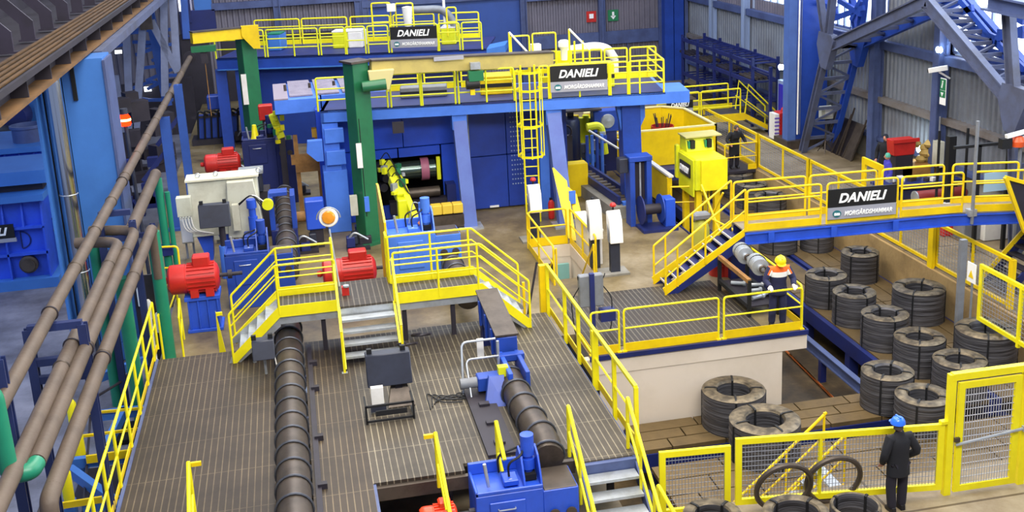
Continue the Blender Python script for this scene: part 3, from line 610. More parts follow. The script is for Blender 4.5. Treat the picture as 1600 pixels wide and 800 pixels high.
# ================================================================ COILS
def make_coil(R, r, h):
    e = min(1., (R-r)/.3); prof = [(r, 0), (r, h*.93), (r+.04*e, h*.985), (r+.10*e, h), (R-.12*e, h), (R-.05*e, h*.985)]
    n = 22
    for i in range(n+1): z = h*(.95-.95*i/n); prof.append((R-(.004 if i % 2 else 0)-.006*math.sin(i*1.7), z))
    prof.append((R-.05, 0))
    mb = MB(); mb.lathe(prof, (0, 0, 0), n=40, closed=True)
    return mb
COILM = None
def coil_mat():
    m = bpy.data.materials.new('wire_coil'); m.use_nodes = True; nt = m.node_tree; b = nt.nodes['Principled BSDF']
    b.inputs['Roughness'].default_value = .5; b.inputs['Metallic'].default_value = .45
    tc = nt.nodes.new('ShaderNodeTexCoord'); mp = nt.nodes.new('ShaderNodeMapping'); mp.inputs['Scale'].default_value = (.6, .6, 17); mp.inputs['Rotation'].default_value = (.05, .035, 0)
    nt.links.new(tc.outputs['Object'], mp.inputs['Vector'])
    n = nt.nodes.new('ShaderNodeTexNoise'); n.inputs['Scale'].default_value = 2.2; n.inputs['Detail'].default_value = 5; nt.links.new(mp.outputs[0], n.inputs['Vector'])
    r = nt.nodes.new('ShaderNodeValToRGB'); r.color_ramp.elements[0].position = .32; r.color_ramp.elements[0].color = lin('#2c2a2c'); r.color_ramp.elements[1].position = .7; r.color_ramp.elements[1].color = lin('#6f6e74')
    nt.links.new(n.outputs['Fac'], r.inputs['Fac'])
    g = nt.nodes.new('ShaderNodeNewGeometry'); s = nt.nodes.new('ShaderNodeSeparateXYZ'); nt.links.new(g.outputs['Normal'], s.inputs[0])
    gt = nt.nodes.new('ShaderNodeMath'); gt.operation = 'GREATER_THAN'; gt.inputs[1].default_value = .6; nt.links.new(s.outputs['Z'], gt.inputs[0])
    n2 = nt.nodes.new('ShaderNodeTexNoise'); n2.inputs['Scale'].default_value = 6; nt.links.new(tc.outputs['Object'], n2.inputs['Vector'])
    r2 = nt.nodes.new('ShaderNodeValToRGB'); r2.color_ramp.elements[0].position = .35; r2.color_ramp.elements[0].color = lin('#4b4338'); r2.color_ramp.elements[1].position = .7; r2.color_ramp.elements[1].color = lin('#857862')
    nt.links.new(n2.outputs['Fac'], r2.inputs['Fac'])
    mx = nt.nodes.new('ShaderNodeMix'); mx.data_type = 'RGBA'; nt.links.new(gt.outputs[0], mx.inputs['Factor']); nt.links.new(r.outputs['Color'], mx.inputs['A']); nt.links.new(r2.outputs['Color'], mx.inputs['B'])
    nt.links.new(mx.outputs['Result'], b.inputs['Base Color'])
    bp = nt.nodes.new('ShaderNodeBump'); bp.inputs['Strength'].default_value = .5; bp.inputs['Distance'].default_value = .03; nt.links.new(n.outputs['Fac'], bp.inputs['Height']); nt.links.new(bp.outputs[0], b.inputs['Normal'])
    return m
COILM = coil_mat()
_proto = {}
def coil(label, x, y, zb, R, h, group, rot=0., hole=.53):
    key = (round(R, 2), round(h, 2), hole)
    r = R*hole
    if key not in _proto:
        t = thing('wire_coil', label, 'coil', (x, y, zb), group)
        mb = make_coil(R, r, h)
        for v in mb.bm.verts: v.co += V((x, y, zb))
        mb.build('windings', COILM, t)
        for k in range(4):
            a = math.pi/2*k+.6; ca, sa = math.cos(a), math.sin(a); w_ = .018; e = min(1., (R-r)/.3); pr = [(r-.012, 0), (r-.012, h-.01), (r+.04*e, h+.008), (R-.10*e, h+.010), (R+.006, h-.06), (R+.006, 0)]
            mb = MB()
            for (r0, z0), (r1, z1) in zip(pr, pr[1:]):
                p, q = V((x+ca*r0, y+sa*r0, zb+z0)), V((x+ca*r1, y+sa*r1, zb+z1)); mb.bar(p, q, .045, .014, up=V((-sa, ca, 0)).cross((q-p).normalized()))
            mb.build('strap', BLK, t)
        _proto[key] = t
    else: t = dup(_proto[key], (x, y, zb), label); tag(t, None, 'coil', group)
    t.rotation_euler = (0, 0, rot); return t
def cz(px, py, h): p = PZ(px, py, ZC+h); return p.x, p.y
GA, GB = 'wire coils standing on the coil conveyors', 'wire coils on the yard floor before the fence'
HC1 = .92
for lab, px, py, D, h in (
    ('wide coil farthest left, close to the cream wall', 1144, 603, 1.42, .9),
    ('wide coil just behind the left part of the front fence', 1195, 652, 1.50, .9),
    ('coil on the left lane in line with the blue helmet, row of three', 1387, 576, 1.18, HC1),
    ('low coil beside the fence gate, right behind the blue helmet', 1443, 614, 1.22, .8),
    ('coil directly behind the gate top, left of the widest one', 1500, 558, 1.22, HC1),
    ('widest coil, right of all, in front of the right edge fence', 1542, 510, 1.46, 1.1),
    ('coil in the middle of the field behind the gate post', 1437, 523, 1.22, HC1),
    ('coil standing left and just behind the middle one', 1383, 487, 1.2, HC1),
    ('broad coil by the ochre pit wall, right of the thin one', 1436, 446, 1.40, .95),
    ('coil third in the left file, right of the hard hat worker', 1335, 453, 1.16, HC1),
    ('coil nearest the hard hat worker, first of the left file', 1291, 426, 1.16, HC1),
    ('coil against the ochre pit wall under the bridge sign', 1344, 391, 1.12, HC1)):
    x, y = cz(px, py, h); y = min(y, 22.6-D/2) if px < 1200 else y; coil(lab, x, y, ZC, D/2, h, GA, rot=(px % 7)*.22)
for lab, px, py, D in (('coil under the bridge stair landing, hidden at its top', 1216, 349, 1.25), ('coil under the bridge, partly behind its blue beam', 1277, 347, 1.05),
    ('far coil nearest the bridge railing, seen through its rails', 1204, 303, 1.15), ('far coil behind the yellow machine, middle of three', 1175, 285, 1.15), ('far coil just before the man in the black coat', 1153, 269, 1.15)):
    x, y = cz(px, py, HC1); coil(lab, x, y, ZC, D/2, HC1, GA, rot=(px % 5)*.3)
for lab, px, py, D, h, ho in (('coil at the bottom edge left of the big rings, before the fence', 1113, 800, 1.0, .5, .6), ('coil with thick rim at the bottom edge before the fence', 1244, 797, 1.12, .5, .68), ('thin walled coil left of the man in the blue helmet', 1337, 788, .86, .5, .84)):
    p = PZ(px, py, h); coil(lab, p.x, p.y, 0, D/2, h, GB, hole=ho)
for lab, px, py, R in (('upright bare steel ring leaning on the near fence, left one', 1232, 790, .50), ('upright bare steel ring leaning on the near fence, right one', 1321, 785, .50)):
    p = PZ(px, 812, 0); c = V((p.x, m0.y-.32, .52)); solo(MB().ring(c, (.05, 1, .25), R, .05, 40, 8), 'steel_ring', RAW, lab, 'ring', 'upright rings at the near fence')
# stair down behind the near fence
t = thing('pit_stair', 'yellow railed stair going down into the pit behind the near fence', 'stair', (8.6, 17.7, ZPIT))
s0, s1 = V((9.3, 17.25, 0)), V((7.0, 17.25, -2.0))
for dy in (0, .85):
    o_ = V((0, dy, 0)); MB().prism([s0+o_+V((0, 0, -.05)), s0+o_+V((0, 0, -.3)), s1+o_+V((0, 0, -.2)), s1+o_], (0, .04, 0)).build('stringer', AMB, t)
    MB().tube([s0+o_+UP*1.0+V((.05, 0, 0)), s1+o_+UP*.95], .03).build('handrail', AMB, t); MB().tube([s0+o_+UP*.5, s1+o_+UP*.5], .022).build('mid_rail', AMB, t)
    for f in (0, .33, .66): q = s0.lerp(s1, f)+o_; MB().tube([q, q+UP*1.0], .025).build('post', AMB, t)
for i in range(9): q = s0.lerp(s1, (i+.5)/9); MB().box(q.x-.12, q.x+.12, 17.27, 18.08, q.z-.04, q.z).build('tread', STL, t)
# ================================================================ DECK
t = thing('grating_deck', 'long dusty steel grating deck in the foreground with two ribbed conduits on it', 'deck', (1, 20, 0))
MB().box(-3.58, -.98, 9, 24.25, ZD-.06, ZD).build('grating', GRTL, t)
mb = MB(); mb.box(-.37, .65, 9, 24.25, ZD-.06, ZD); mb.build('grating', GRTL, t)
mb = MB()
for a in ((.65, 2.25, 17.5, 24.25), (2.25, 4.2, 17.75, 24.3), (4.2, 5.28, 17.22, 24.35)): mb.box(a[0], a[1], a[2], a[3], ZD-.06, ZD)
mb.build('grating', GRT, t)
mb = MB()
mb.box(5.2, 5.3, 17.2, 24.35, .9, ZD-.01); mb.box(-3.62, -3.56, 9, 24.25, .9, ZD+.02); mb.box(4.2, 5.28, 17.12, 17.22, .85, ZD-.03); mb.box(.6, .7, 9, 17.5, .9, ZD-.02)
for y in (18.5, 20.5, 22.5): mb.box(-3.5, 5.2, y, y+.1, .9, ZD-.07)
mb.build('edge_frame', STB, t); MB().box(.65, 4.2, 17.4, 17.5, .9, ZD-.06).build('front_beam', RAW, t)
for x in (-3.5, 0., 2., 5.0):
    for y in (18, 21.5, 24.0): MB().box(x-.06, x+.06, y-.06, y+.06, 0, .95).build('support_leg', DKS, t)
# deck right railing
t = thing('deck_railing', 'yellow square tube railing with toe board down the right edge of the deck', 'railing', (5.36, 21, ZD))
XR_ = 5.36
ysp = [PX(853, 480, XR_).y, PX(884, 528, XR_).y, PX(905, 560, XR_).y, PX(931, 600, XR_).y, PX(961, 645, XR_).y, 17.45]
rail_path(t, [(XR_, 24.4, ZD), (XR_, 17.45, ZD)], 1.17, 1, 0, .032, YEL, posts=[], square=True)
for y in [24.35]+ysp[1:]: MB().bar((XR_, y, ZD-.12), (XR_, y, ZD+1.17), .075 if y != ysp[3] else .13, .07, up=V((0, 1, 0))).build('post', YEL, t)
MB().bar((XR_+.05, 24.4, ZD+.02), (XR_+.05, 17.45, ZD+.02), .02, .17).build('toe_board', AMB, t)
MB().bar((5.62, 23.6, .62), (5.62, 20.9, .62), .03, .38).build('dark_plate', DKS, t)  # dark band along the deck side, built as a thin plate
p = V((5.42, 24.55, 0)); MB().bar(V((5.30, 24.6, .7)), V((5.30, 24.6, 2.3)), .16, .16, up=V((1, 0, 0))).build('post', AMB, t)
# small yellow brace frame at deck end
t = thing('brace_frame', 'slender yellow frame with diagonal dark brace at the far end of the deck', 'frame', (5.0, 24.6, ZF))
MB().bar((4.95, 25.2, ZF), (4.95, 25.2, ZF+1.0), .06, .06, up=V((0, 1, 0))).build('upright', AMB, t); MB().bar((4.97, 25.1, ZF), (5.35, 25.4, ZF+1.4), .04, .04).build('diagonal', DKS, t)
# deck left railing
t = thing('deck_railing', 'yellow tube railing along the left edge of the deck, next to the pipe trestles', 'railing', (-3.64, 21, ZD))
MB().tube([(-3.64, 15.2, ZD+1.12), (-3.64, 24.9, ZD+1.12)], .028).build('top_rail', YEL, t); MB().tube([(-3.64, 15.2, ZD+.6), (-3.64, 24.9, ZD+.6)], .022).build('mid_rail', YEL, t)
MB().bar((-3.66, 12, ZD+.05), (-3.66, 24.9, ZD+.05), .012, .14).build('toe_board', AMB, t)
for y in (15.2, 16.3, 17.4, 18.6, 20.1, 21.5, 22.9, 24.2, 24.9): MB().tube([(-3.64, y, ZD), (-3.64, y, ZD+1.12)], .03).build('post', YEL, t)
t = thing('floor_railing', 'yellow railing running back from the deck corner past the red motor', 'railing', (-3.64, 27, ZF))
rail_path(t, [(-3.6, 25.3, ZF), (-3.6, 27.0, ZF), (-3.55, 28.7, ZF)], 1.15, 1, 0, .028, YEL)
rail_path(t, [(-3.15, 25.3, ZF), (-3.25, 26.6, ZF)], 1.05, 1, 0, .026, YEL)
t = thing('floor_railing', 'golden yellow bent railing above the long rail behind the left red motor', 'railing', (-3.9, 31, ZF))
MB().tube(fillet([(-4.1, 30.3, ZF+1.3), (-3.55, 30.2, ZF+1.3), (-3.55, 30.0, ZF)], .1), .03).build('rail_frame', AMB, t); MB().tube([(-4.1, 30.3, ZF+.7), (-3.55, 30.2, ZF+.7)], .025).build('mid_rail', AMB, t)
t = thing('rail_end', 'slender yellow rail end standing by the blue motor pedestal', 'post', (-2.3, 25.2, ZF)); a = PZ(343, 552, ZF); MB().prism([a, a+V((.16, -.1, 0)), a+V((.02, 0, 1.05))], (0, .06, 0)).build('post', YEL, t); MB().cbox(a+V((.1, 0, .98)), .14, .05, .08).build('hook', YEL, t)
# three rail ends in front
for i, (px, py, l) in enumerate(((294, 722, 'yellow rail end rising from the deck at the bottom left'), (680, 676, 'yellow rail end rising left of the blue roller unit'), (775, 658, 'yellow rail end touching the top edge of the blue roller unit'))):
    a = PZ(px, py, ZD+1.0); t = thing('rail_end', l, 'post', (a.x, a.y, ZD))
    MB().tube([a, (a.x+.02, a.y-(1.5 if i < 2 else .55), ZD+(.05 if i < 2 else .55))], .035).build('sloping_rail', YEL, t); MB().tube([a, (a.x, a.y-.04, ZD)], .035).build('post', YEL, t); MB().tube([(a.x, a.y, ZD+.45), (a.x+.02, a.y-(.8 if i < 2 else .3), ZD+(0 if i < 2 else .2))], .025).build('mid_rail', YEL, t)
    if i < 2: MB().cbox(a+V((.12 if i == 0 else -.12, 0, -.05)), .16, .05, .07).build('hook', AMB, t)
# stair in front of the deck, right
t = thing('deck_stair', 'galvanised stair going down from the front right corner of the deck', 'stair', (4.75, 16.5, 0))
for i in range(6):
    y, z = 17.1-.26*i, ZD-.2-.2*i
    if z > 0: MB().box(4.26, 5.2, y-.28, y, z-.05, z).build('tread', STL, t)
for x in (4.22, 5.22): MB().prism([(x, 17.2, ZD-.02), (x, 17.2, ZD-.35), (x, 15.75, -.1), (x, 15.6, .05)], (.03, 0, 0)).build('stringer', STB, t)
for i, (x, l) in enumerate(((4.12, 'left'), (5.20, 'right'))):
    t = thing('stair_handrail', 'yellow handrail on the %s side of the front deck stair' % l, 'handrail', (x, 16.4, .5))
    a, b = V((x, 17.45, ZD)), V((x, 15.4, -.3)); h = 1.02
    MB().tube(fillet([a+V((0, .02, 0)), a+UP*h, b+UP*h], .08), .035).build('handrail', YEL, t); MB().tube([a+UP*.5, b+UP*.5], .025).build('mid_rail', YEL, t)
    for f in (.35, .7): q = a.lerp(b, f); MB().tube([q, q+UP*h], .028).build('post', YEL, t)
x = 5.42; t = thing('stair_handrail', 'short yellow handrail inside the near fence end at the stair foot', 'handrail', (5.9, 16.2, 0)); a = PZ(1028, 757, 1.0); MB().tube(fillet([V((a.x, a.y, 0)), a, V((a.x+.3, a.y-1.1, .3))], .06), .035).build('handrail', YEL, t)
t = thing('blue_side_post', 'navy channel beside the deck stair against the fence end', 'post', (5.38, 16.6, 0)); MB().bar((5.4, 17.05, .2), (5.4, 15.9, -.1), .05, .9).build('channel', BLN, t)

# ================================================================ RIBBED CONDUITS
def conduit(label, pts, R, step, a=None, loc=(0, 0, 0)):
    t = thing('ribbed_conduit', label, 'conduit', loc)
    P = [V(p) for p in pts]; mb = MB(); mb.tube(P, R, 18); mb.build('tunnel_cover', RAW, t)
    k = 0; L = sum((b-a_).length for a_, b in zip(P, P[1:])); s = .1
    while s < L:
        r_ = s
        for a_, b in zip(P, P[1:]):
            l = (b-a_).length
            if r_ <= l: c = a_.lerp(b, r_/l); d_ = (b-a_).normalized(); break
            r_ -= l
        MB().ring(c, d_, R+.02, .022, 22, 6).build('ring_rib', COI, t)
        MB().ring(c+d_*step*.45-UP*0.0, d_, R*.9, .03, 8, 4, a0=.9, a1=2.2).build('stiffener', DKS, t)
        s += step; k += 1
    return t
conduit('left ribbed steel conduit running straight back over the deck', [(-.67, 14.2, 1.32), (-.70, 23.2, 1.32), (-.72, 26.6, 1.38)], .29, .62, loc=(-.7, 20, ZD))
conduit('left strand ribbed conduit beyond the crossover, beside the blue roller units', [(-.68, 28.5, 1.45), (-.70, 36.5, 1.6)], .27, .7, loc=(-.7, 32, ZF))
q0_, q1_ = PZ(806, 610, 1.5), PZ(868, 715, 1.5)
conduit('right ribbed steel conduit between the inclined blue chute and the roller unit', [V((q1_.x-.06, 17.24, 1.36)), V((q1_.x-.02, 17.6, 1.42)), V((3.66, 19.0, 1.42)), V((3.64, 20.6, 1.42))], .27, .62, loc=(3.6, 19, ZD))
conduit('right strand ribbed conduit behind the crossover railing', [(3.62, 25.3, 1.4), (3.6, 28.2, 1.4)], .27, .6, loc=(3.6, 27, ZF))
mb = MB(); mb.box(-.32, -.22, 16, 24, ZD, ZD+.05)
for y in (17.6, 19.4, 21.6, 22.9): mb.cbox((-.2, y, ZD+.05), .16, .12, .1)
solo(mb, 'cable_channel', DKS, 'dark steel channel with clips lying right of the left conduit', 'channel')
mb = MB(); mb.box(2.72, 3.25, 17.8, 20.6, ZD, ZD+.06)
for y in (18.2, 19., 19.8): mb.cbox((3.0, y, ZD+.08), .2, .14, .06)
solo(mb, 'cable_channel', DKS, 'dark steel channel lying left of the right conduit', 'channel')

# ================================================================ CROSSOVER PLATFORM
YN, YR = 23.6, 24.72
t = thing('crossover_platform', 'galvanised crossover platform with stairs at both ends and one in front', 'platform', (1.4, 24, ZD))
MB().box(-.82, 3.68, YN, YR, ZP-.05, ZP).build('landing_grating', GRT2, t); MB().box(.5, 1.66, YR, 25.25, ZP-.05, ZP).build('rear_grating', GRT2, t)
for y in (YN-.02, YR): MB().box(-.82, 3.68, y, y+.04, ZP-.24, ZP-.05).build('edge_beam', STL, t)
def flight(t, top, foot, y0, y1, n, m=STL, along='x'):
    top, foot = V(top), V(foot)
    for i in range(1, n):
        q = top.lerp(foot, i/n)
        if along == 'x': MB().box(q.x-.13, q.x+.13, y0, y1, q.z-.04, q.z).build('tread', m, t)
        else: MB().box(y0, y1, q.y-.13, q.y+.13, q.z-.05, q.z).build('tread', m, t)
flight(t, (-.82, 0, ZP), (-1.85, 0, ZD), YN, YR, 5); flight(t, (3.68, 0, ZP), (4.75, 0, ZD), YN, YR, 5); flight(t, (0, YN, ZP), (0, 22.55, ZD), .5, 1.66, 5, along='y')
for y in (YN-.04, YR):
    MB().prism([(-.82, y, ZP), (-.82, y, ZP-.28), (-1.75, y, ZD), (-2.0, y, ZD), (-1.95, y, ZD+.12)], (0, .04, 0)).build('stringer', STL, t)
    MB().prism([(3.68, y, ZP), (3.68, y, ZP-.28), (4.6, y, ZD), (4.85, y, ZD), (4.8, y, ZD+.12)], (0, .04, 0)).build('stringer', STL, t)
for x in (.44, 1.66): MB().prism([(x, YN, ZP), (x, YN, ZP-.25), (x, 22.45, ZD), (x, 22.3, ZD+.08)], (.05, 0, 0)).build('stringer', YEL, t)
for x in (.1, 1.9, 3.0): MB().bar((x, YN+.1, ZD), (x, YN+.1, ZP-.2), .1, .1, up=V((0, 1, 0))).build('support_leg', DKS, t)
MB().tube([(-1.45, YN-.15, ZD), (-1.45, YN-.15, ZD+.35)], .04).build('foot', STL, t)
def cross_rail(label, pts, h, m, toe, posts):
    t = thing('platform_railing', label, 'railing', pts[0]); P = [V(p) for p in pts]
    MB().tube(fillet([P[0]]+[p+UP*h for p in P]+[P[-1]], .05, 3), .026).build('top_rail', YEL, t)
    for k in range(m): z = .28+(h-.28)*(k+1)/(m+1); MB().tube([p+UP*z for p in P], .018, 6).build('mid_rail', YEL, t)
    mb = MB()
    for a, b in zip(P, P[1:]): mb.prism([a+UP*-.06, b+UP*-.06, b+UP*toe, a+UP*toe], (0, -.015, 0))
    mb.build('toe_board', YEL, t)
    for q in posts: q = V(q); MB().tube([q, q+UP*h], .026).build('post', YEL, t)
hx = 1.13
cross_rail('near railing of the crossover, left half, sloping down its left stair', [(-1.9, YN-.06, ZD), (-.82, YN-.06, ZP), (.44, YN-.06, ZP)], hx, 2, .2, [(-.82, YN-.06, ZP)])
cross_rail('rear railing of the crossover, left half above the conduit', [(-1.9, YR+.06, ZD), (-.82, YR+.06, ZP), (.44, YR+.06, ZP)], hx, 2, .2, [(-.82, YR+.06, ZP)])
cross_rail('near railing of the crossover, right half, sloping down its right stair', [(1.72, YN-.06, ZP), (3.68, YN-.06, ZP), (4.75, YN-.06, ZD)], hx, 2, .2, [(3.6, YN-.06, ZP), (2.7, YN-.06, ZP)])
cross_rail('rear railing of the crossover, right half beside the yellow panel', [(1.72, YR+.06, ZP), (3.68, YR+.06, ZP), (4.75, YR+.06, ZD)], hx, 2, .2, [(3.6, YR+.06, ZP), (2.7, YR+.06, ZP)])
for x, l in ((.44, 'left'), (1.70, 'right')):
    t = thing('stair_handrail', 'steep yellow handrail on the %s side of the front crossover stair' % l, 'handrail', (x, 23, ZD)); a, b = V((x, YN-.05, ZP)), V((x, 22.3, ZD))
    MB().bar(a+V((0, 0, 1.0)), b+V((0, 0, .9)), .05, .09).build('handrail', YEL, t); MB().bar(b, b+UP*.9, .05, .05, up=V((0, 1, 0))).build('post', YEL, t); MB().bar(a, a+UP*1.0, .05, .05, up=V((0, 1, 0))).build('post', YEL, t)
    MB().cbox(b+V((0, 0, -.02)), .12, .1, .05).build('foot_plate', STL, t)
    t = thing('walkway_railing', 'yellow railing on the %s of the narrow rear walkway of the crossover' % l, 'railing', (x, 26, ZP)); rail_path(t, [(x, YR+.15, ZP), (x, 25.25, ZP)], 1.1, 1, .16, .03, YEL)
a = V((1.74, 26.9, ZP)); solo(MB().prism([(1.74, 27.3, ZF), (1.74, 25.7, ZP), (1.74, 25.7, ZP+1.2), (1.74, 27.2, ZP+1.75), (1.74, 27.6, ZP+1.7)], (.05, 0, 0)), 'guard_panel', AMB, 'tall slanting yellow guard plate right of the rear walkway', 'panel')
p = PZ(553, 470, ZP); t = thing('floor_valve', 'small red valve block on the grating of the crossover', 'valve', (.62, 24.4, ZP)); MB().cbox((.66, 24.35, ZP+.1), .16, .14, .2).build('body', RED, t); MB().lathe([(0, 0), (.07, 0), (.07, .04), (0, .04)], (.68, 24.3, ZP+.2), n=10).build('knob', STL, t)
# flood lamp on pole by the crossover
t = thing('flood_lamp', 'amber and white round flood lamp on a thin leaning pole by the crossover', 'lamp', (.42, 24.9, ZP)); a = PY(513, 340, 25.4); b = V((.55, 24.95, ZP))
MB().tube([b, a+V((0, 0, -.28))], .022).build('pole', STL, t); MB().ring(a+V((0, 0, -.02)), (0, 1, .1), .27, .018, 20, 5, a0=math.pi, a1=2*math.pi).build('yoke', STL, t)
MB().lathe([(0, -.1), (.2, -.12), (.23, -.02), (.21, .03), (0, .03)], a, axis=(-.15, -1, .15), n=22).build('housing', WHT, t); MB().lathe([(0, 0), (.16, 0), (.13, .06), (0, .08)], a+V((0, -.04, .01)), axis=(-.15, -1, .15), n=18).build('lens', paint('amber_glass', '#d88a20', .2), t)

# ================================================================ CONTROL ROOM ROOF
mb = MB(); mb.box(6.05, 10.2, 23.0, 26.4, ZF, ZF+.025); solo(mb, 'floor_grating', GRT2, 'dark grating panel let into the floor above the cream control room', 'grating', origin=(6, 23, ZF))
def U(px0, px1, y0, y1, z, pyt0, pyt1): pass
t = thing('roof_railing', 'golden yellow three panel railing with toe boards above the cream wall', 'railing', (8.5, 22.7, ZF), None)
yb_ = 22.68
for a, b in ((5.95, 6.60), (6.72, 8.97), (9.10, 11.02)):
    rail_panel(t, (a, yb_, ZF), (b, yb_, ZF), 1.02, 1, .2, .026, YEL, .08, AMB)
    for x in (a, b): MB().cbox((x, yb_, ZF+.01), .1, .1, .03).build('base_plate', AMB, t)
t = thing('roof_railing', 'yellow side railing running back from the corner behind the hard hat worker', 'railing', (11.08, 24.5, ZF))
rail_panel(t, (11.05, 22.78, ZF), (11.05, 26.4, ZF), 1.04, 1, .18, .026, YEL, .08, AMB)
t = thing('roof_railing', 'short yellow toe board edge at the left side of the dark floor grating', 'railing', (5.95, 23.5, ZF)); MB().bar((5.93, 22.7, ZF+.1), (5.93, 24.0, ZF+.1), .012, .2).build('toe_board', AMB, t)
# junction box on blue post
t = thing('junction_box_post', 'grey junction boxes on a navy post with looping cables by the deck railing', 'cabinet', (6.3, 23.9, ZF)); b = V((6.32, 23.9, ZF)); a = PY(918, 428, 23.9)
MB().bar(b, V((b.x, b.y, a.z)), .11, .11, up=V((0, 1, 0))).build('post', BLN, t)
c_ = PY(909, 455, 24.0)
for dx in (-.13, .19): MB().cbox((b.x+dx-.03, 24.02, c_.z), .26, .2, .78).build('box', GRY, t, bevel=.02)
MB().ring((b.x+.02, 24.0, c_.z+.38), (0, 1, .4), .33, .012, 16, 5, a0=0, a1=math.pi).build('cable', BLK, t)
for s in (-1, 1): MB().tube(fillet([V((b.x+s*.28, 24, c_.z+.1)), V((b.x+s*.5, 23.95, c_.z-.2)), V((b.x+s*.45, 23.9, c_.z-.9)), V((b.x+s*.4, 23.9, ZF))], .3), .014, 5).build('cable', BLK, t)
MB().cbox((b.x+.35, 23.9, ZF+.45), .36, .25, .28).build('socket_box', BLN, t)

# ================================================================ STAIRWELL RAILS AND CONTROL PEDESTALS
t = thing('stairwell_railing', 'golden yellow railing on three sides of the white walled stairwell', 'railing', (6.9, 29, ZF))
rail_panel(t, (6.30, 30.78, ZF), (7.42, 30.78, ZF), 1.08, 1, .26, .03, AMB, .08)
rail_panel(t, (7.52, 30.7, ZF), (7.52, 27.9, ZF), 1.08, 1, .2, .03, AMB, .08, posts=(.5,))
rail_panel(t, (6.23, 30.7, ZF), (6.23, 27.4, ZF), 1.08, 1, .2, .03, AMB, .08, posts=(.45,))
t = thing('stairwell_handrail', 'crossing yellow handrails descending into the stairwell', 'handrail', (6.9, 28.4, ZF))
for x in (6.35, 7.38): MB().tube([(x, 27.6, ZF+.95), (x, 30.2, -.9)], .025).build('handrail', AMB, t); MB().tube([(x, 27.6, ZF), (x, 27.6, ZF+.95)], .025).build('post', AMB, t)
t = thing('stairwell_stair', 'hidden steps going down inside the white stairwell', 'stair', (6.9, 29, ZPIT))
for i in range(1, 11): MB().box(6.4, 7.35, 27.6+i*.24, 27.84+i*.24, ZF-i*.27-.04, ZF-i*.27).build('tread', STL, t)
def pedestal(label, x, y, h, twin=True, loc=None):
    t = thing('control_pedestal', label, 'control desk', (x, y, ZF), 'white control pedestals with red stop buttons')
    for dx, dy, top, red in ((0, 0, 1.75, True), (-.42, .5, 1.95, False)) if twin else ((0, 0, 1.7, True),):
        c = V((x+dx, y+dy, ZF)); 
        MB().box(c.x-.13, c.x+.13, c.y-.02, c.y+.16, c.z+.05, c.z+.95).build('column', DRK, t)
        pr = [(-.26, .85), (-.24, .80), (.18, .95), (.30, top-.0), (.08, top+.05), (-.02, top-.1)]
        pr = [(-.20, .92), (.12, .95), (.20, top-.02), (.08, top+.03), (-.12, top-.22)]
        MB().prism([(c.x-.18, c.y+a, c.z+b) for a, b in pr], (.36, 0, 0)).build('console', WHT, t, bevel=.012)
        MB().prism([(c.x-.205, c.y-.05+a, c.z+b) for a, b in ((-.09, top-.45), (.04, top-.3), (.04, top-.75), (-.09, top-.8))], (-.01, 0, 0)).build('side_panel', GRY, t)
        if red:
            q = c+V((0, .12, top+.03)); MB().tube([q, q+UP*.1], .03).build('stop_stem', BLK, t); MB().lathe([(0, 0), (.085, 0), (.09, .04), (.06, .09), (0, .1)], q+UP*.1, n=14).build('stop_button', RED, t)
        else: q = c+V((0, .14, top+.03)); MB().lathe([(0, 0), (.05, 0), (.04, .05), (0, .05)], q, n=10).build('stop_button', BLK, t)
    MB().cbox((x-.05, y+.1, ZF+.03), .8, .6, .06).build('base', CNG, t)
    return t
pedestal('twin white control pedestal with a red stop button right of the stairwell', 8.02, 27.75, 1.8)
pedestal('single white control pedestal with red button left of the stairwell', 6.62, 31.35, 1.8, False)
t = thing('white_cabinet', 'low white cabinet standing behind the right stairwell rail', 'cabinet', (7.75, 29.6, ZF)); MB().box(7.6, 7.9, 28.6, 30.4, ZF, ZF+1.0).build('body', WHT, t, bevel=.02); MB().box(7.6, 7.92, 28.5, 30.45, ZF+1.0, ZF+1.05).build('top', paint('white_top', '#d9d5cc', .5), t)
a = V((7.55, 31.1, ZF)); t = thing('yellow_guard', 'leaning yellow guard plate with a blue tag beside the stairwell', 'guard', a)
MB().prism([a+V((0, 0, .05)), a+V((.12, -.3, .05)), a+V((.25, 1.2, 1.5)), a+V((-.05, 1.6, 1.85))], (.05, 0, 0)).build('plate', AMB, t); MB().prism([a+V((.35, .1, .1)), a+V((.47, -.2, .1)), a+V((.5, 1.0, 1.1)), a+V((.3, 1.2, 1.3))], (.05, 0, 0)).build('plate', AMB, t); MB().cbox(a+V((.33, .7, 1.1)), .2, .05, .4).build('tag', BLL, t)
t = thing('fire_extinguisher', 'red fire extinguisher at the foot of the leaning grey leg', 'extinguisher', PZ(862, 342, ZF)); q = PZ(862, 342, ZF); MB().lathe([(0, 0), (.09, 0), (.1, .05), (.1, .5), (.06, .6), (.02, .62)], q+UP*.02, n=14).build('cylinder', RED, t); MB().cbox(q+UP*.66, .1, .06, .08).build('valve', BLK, t)

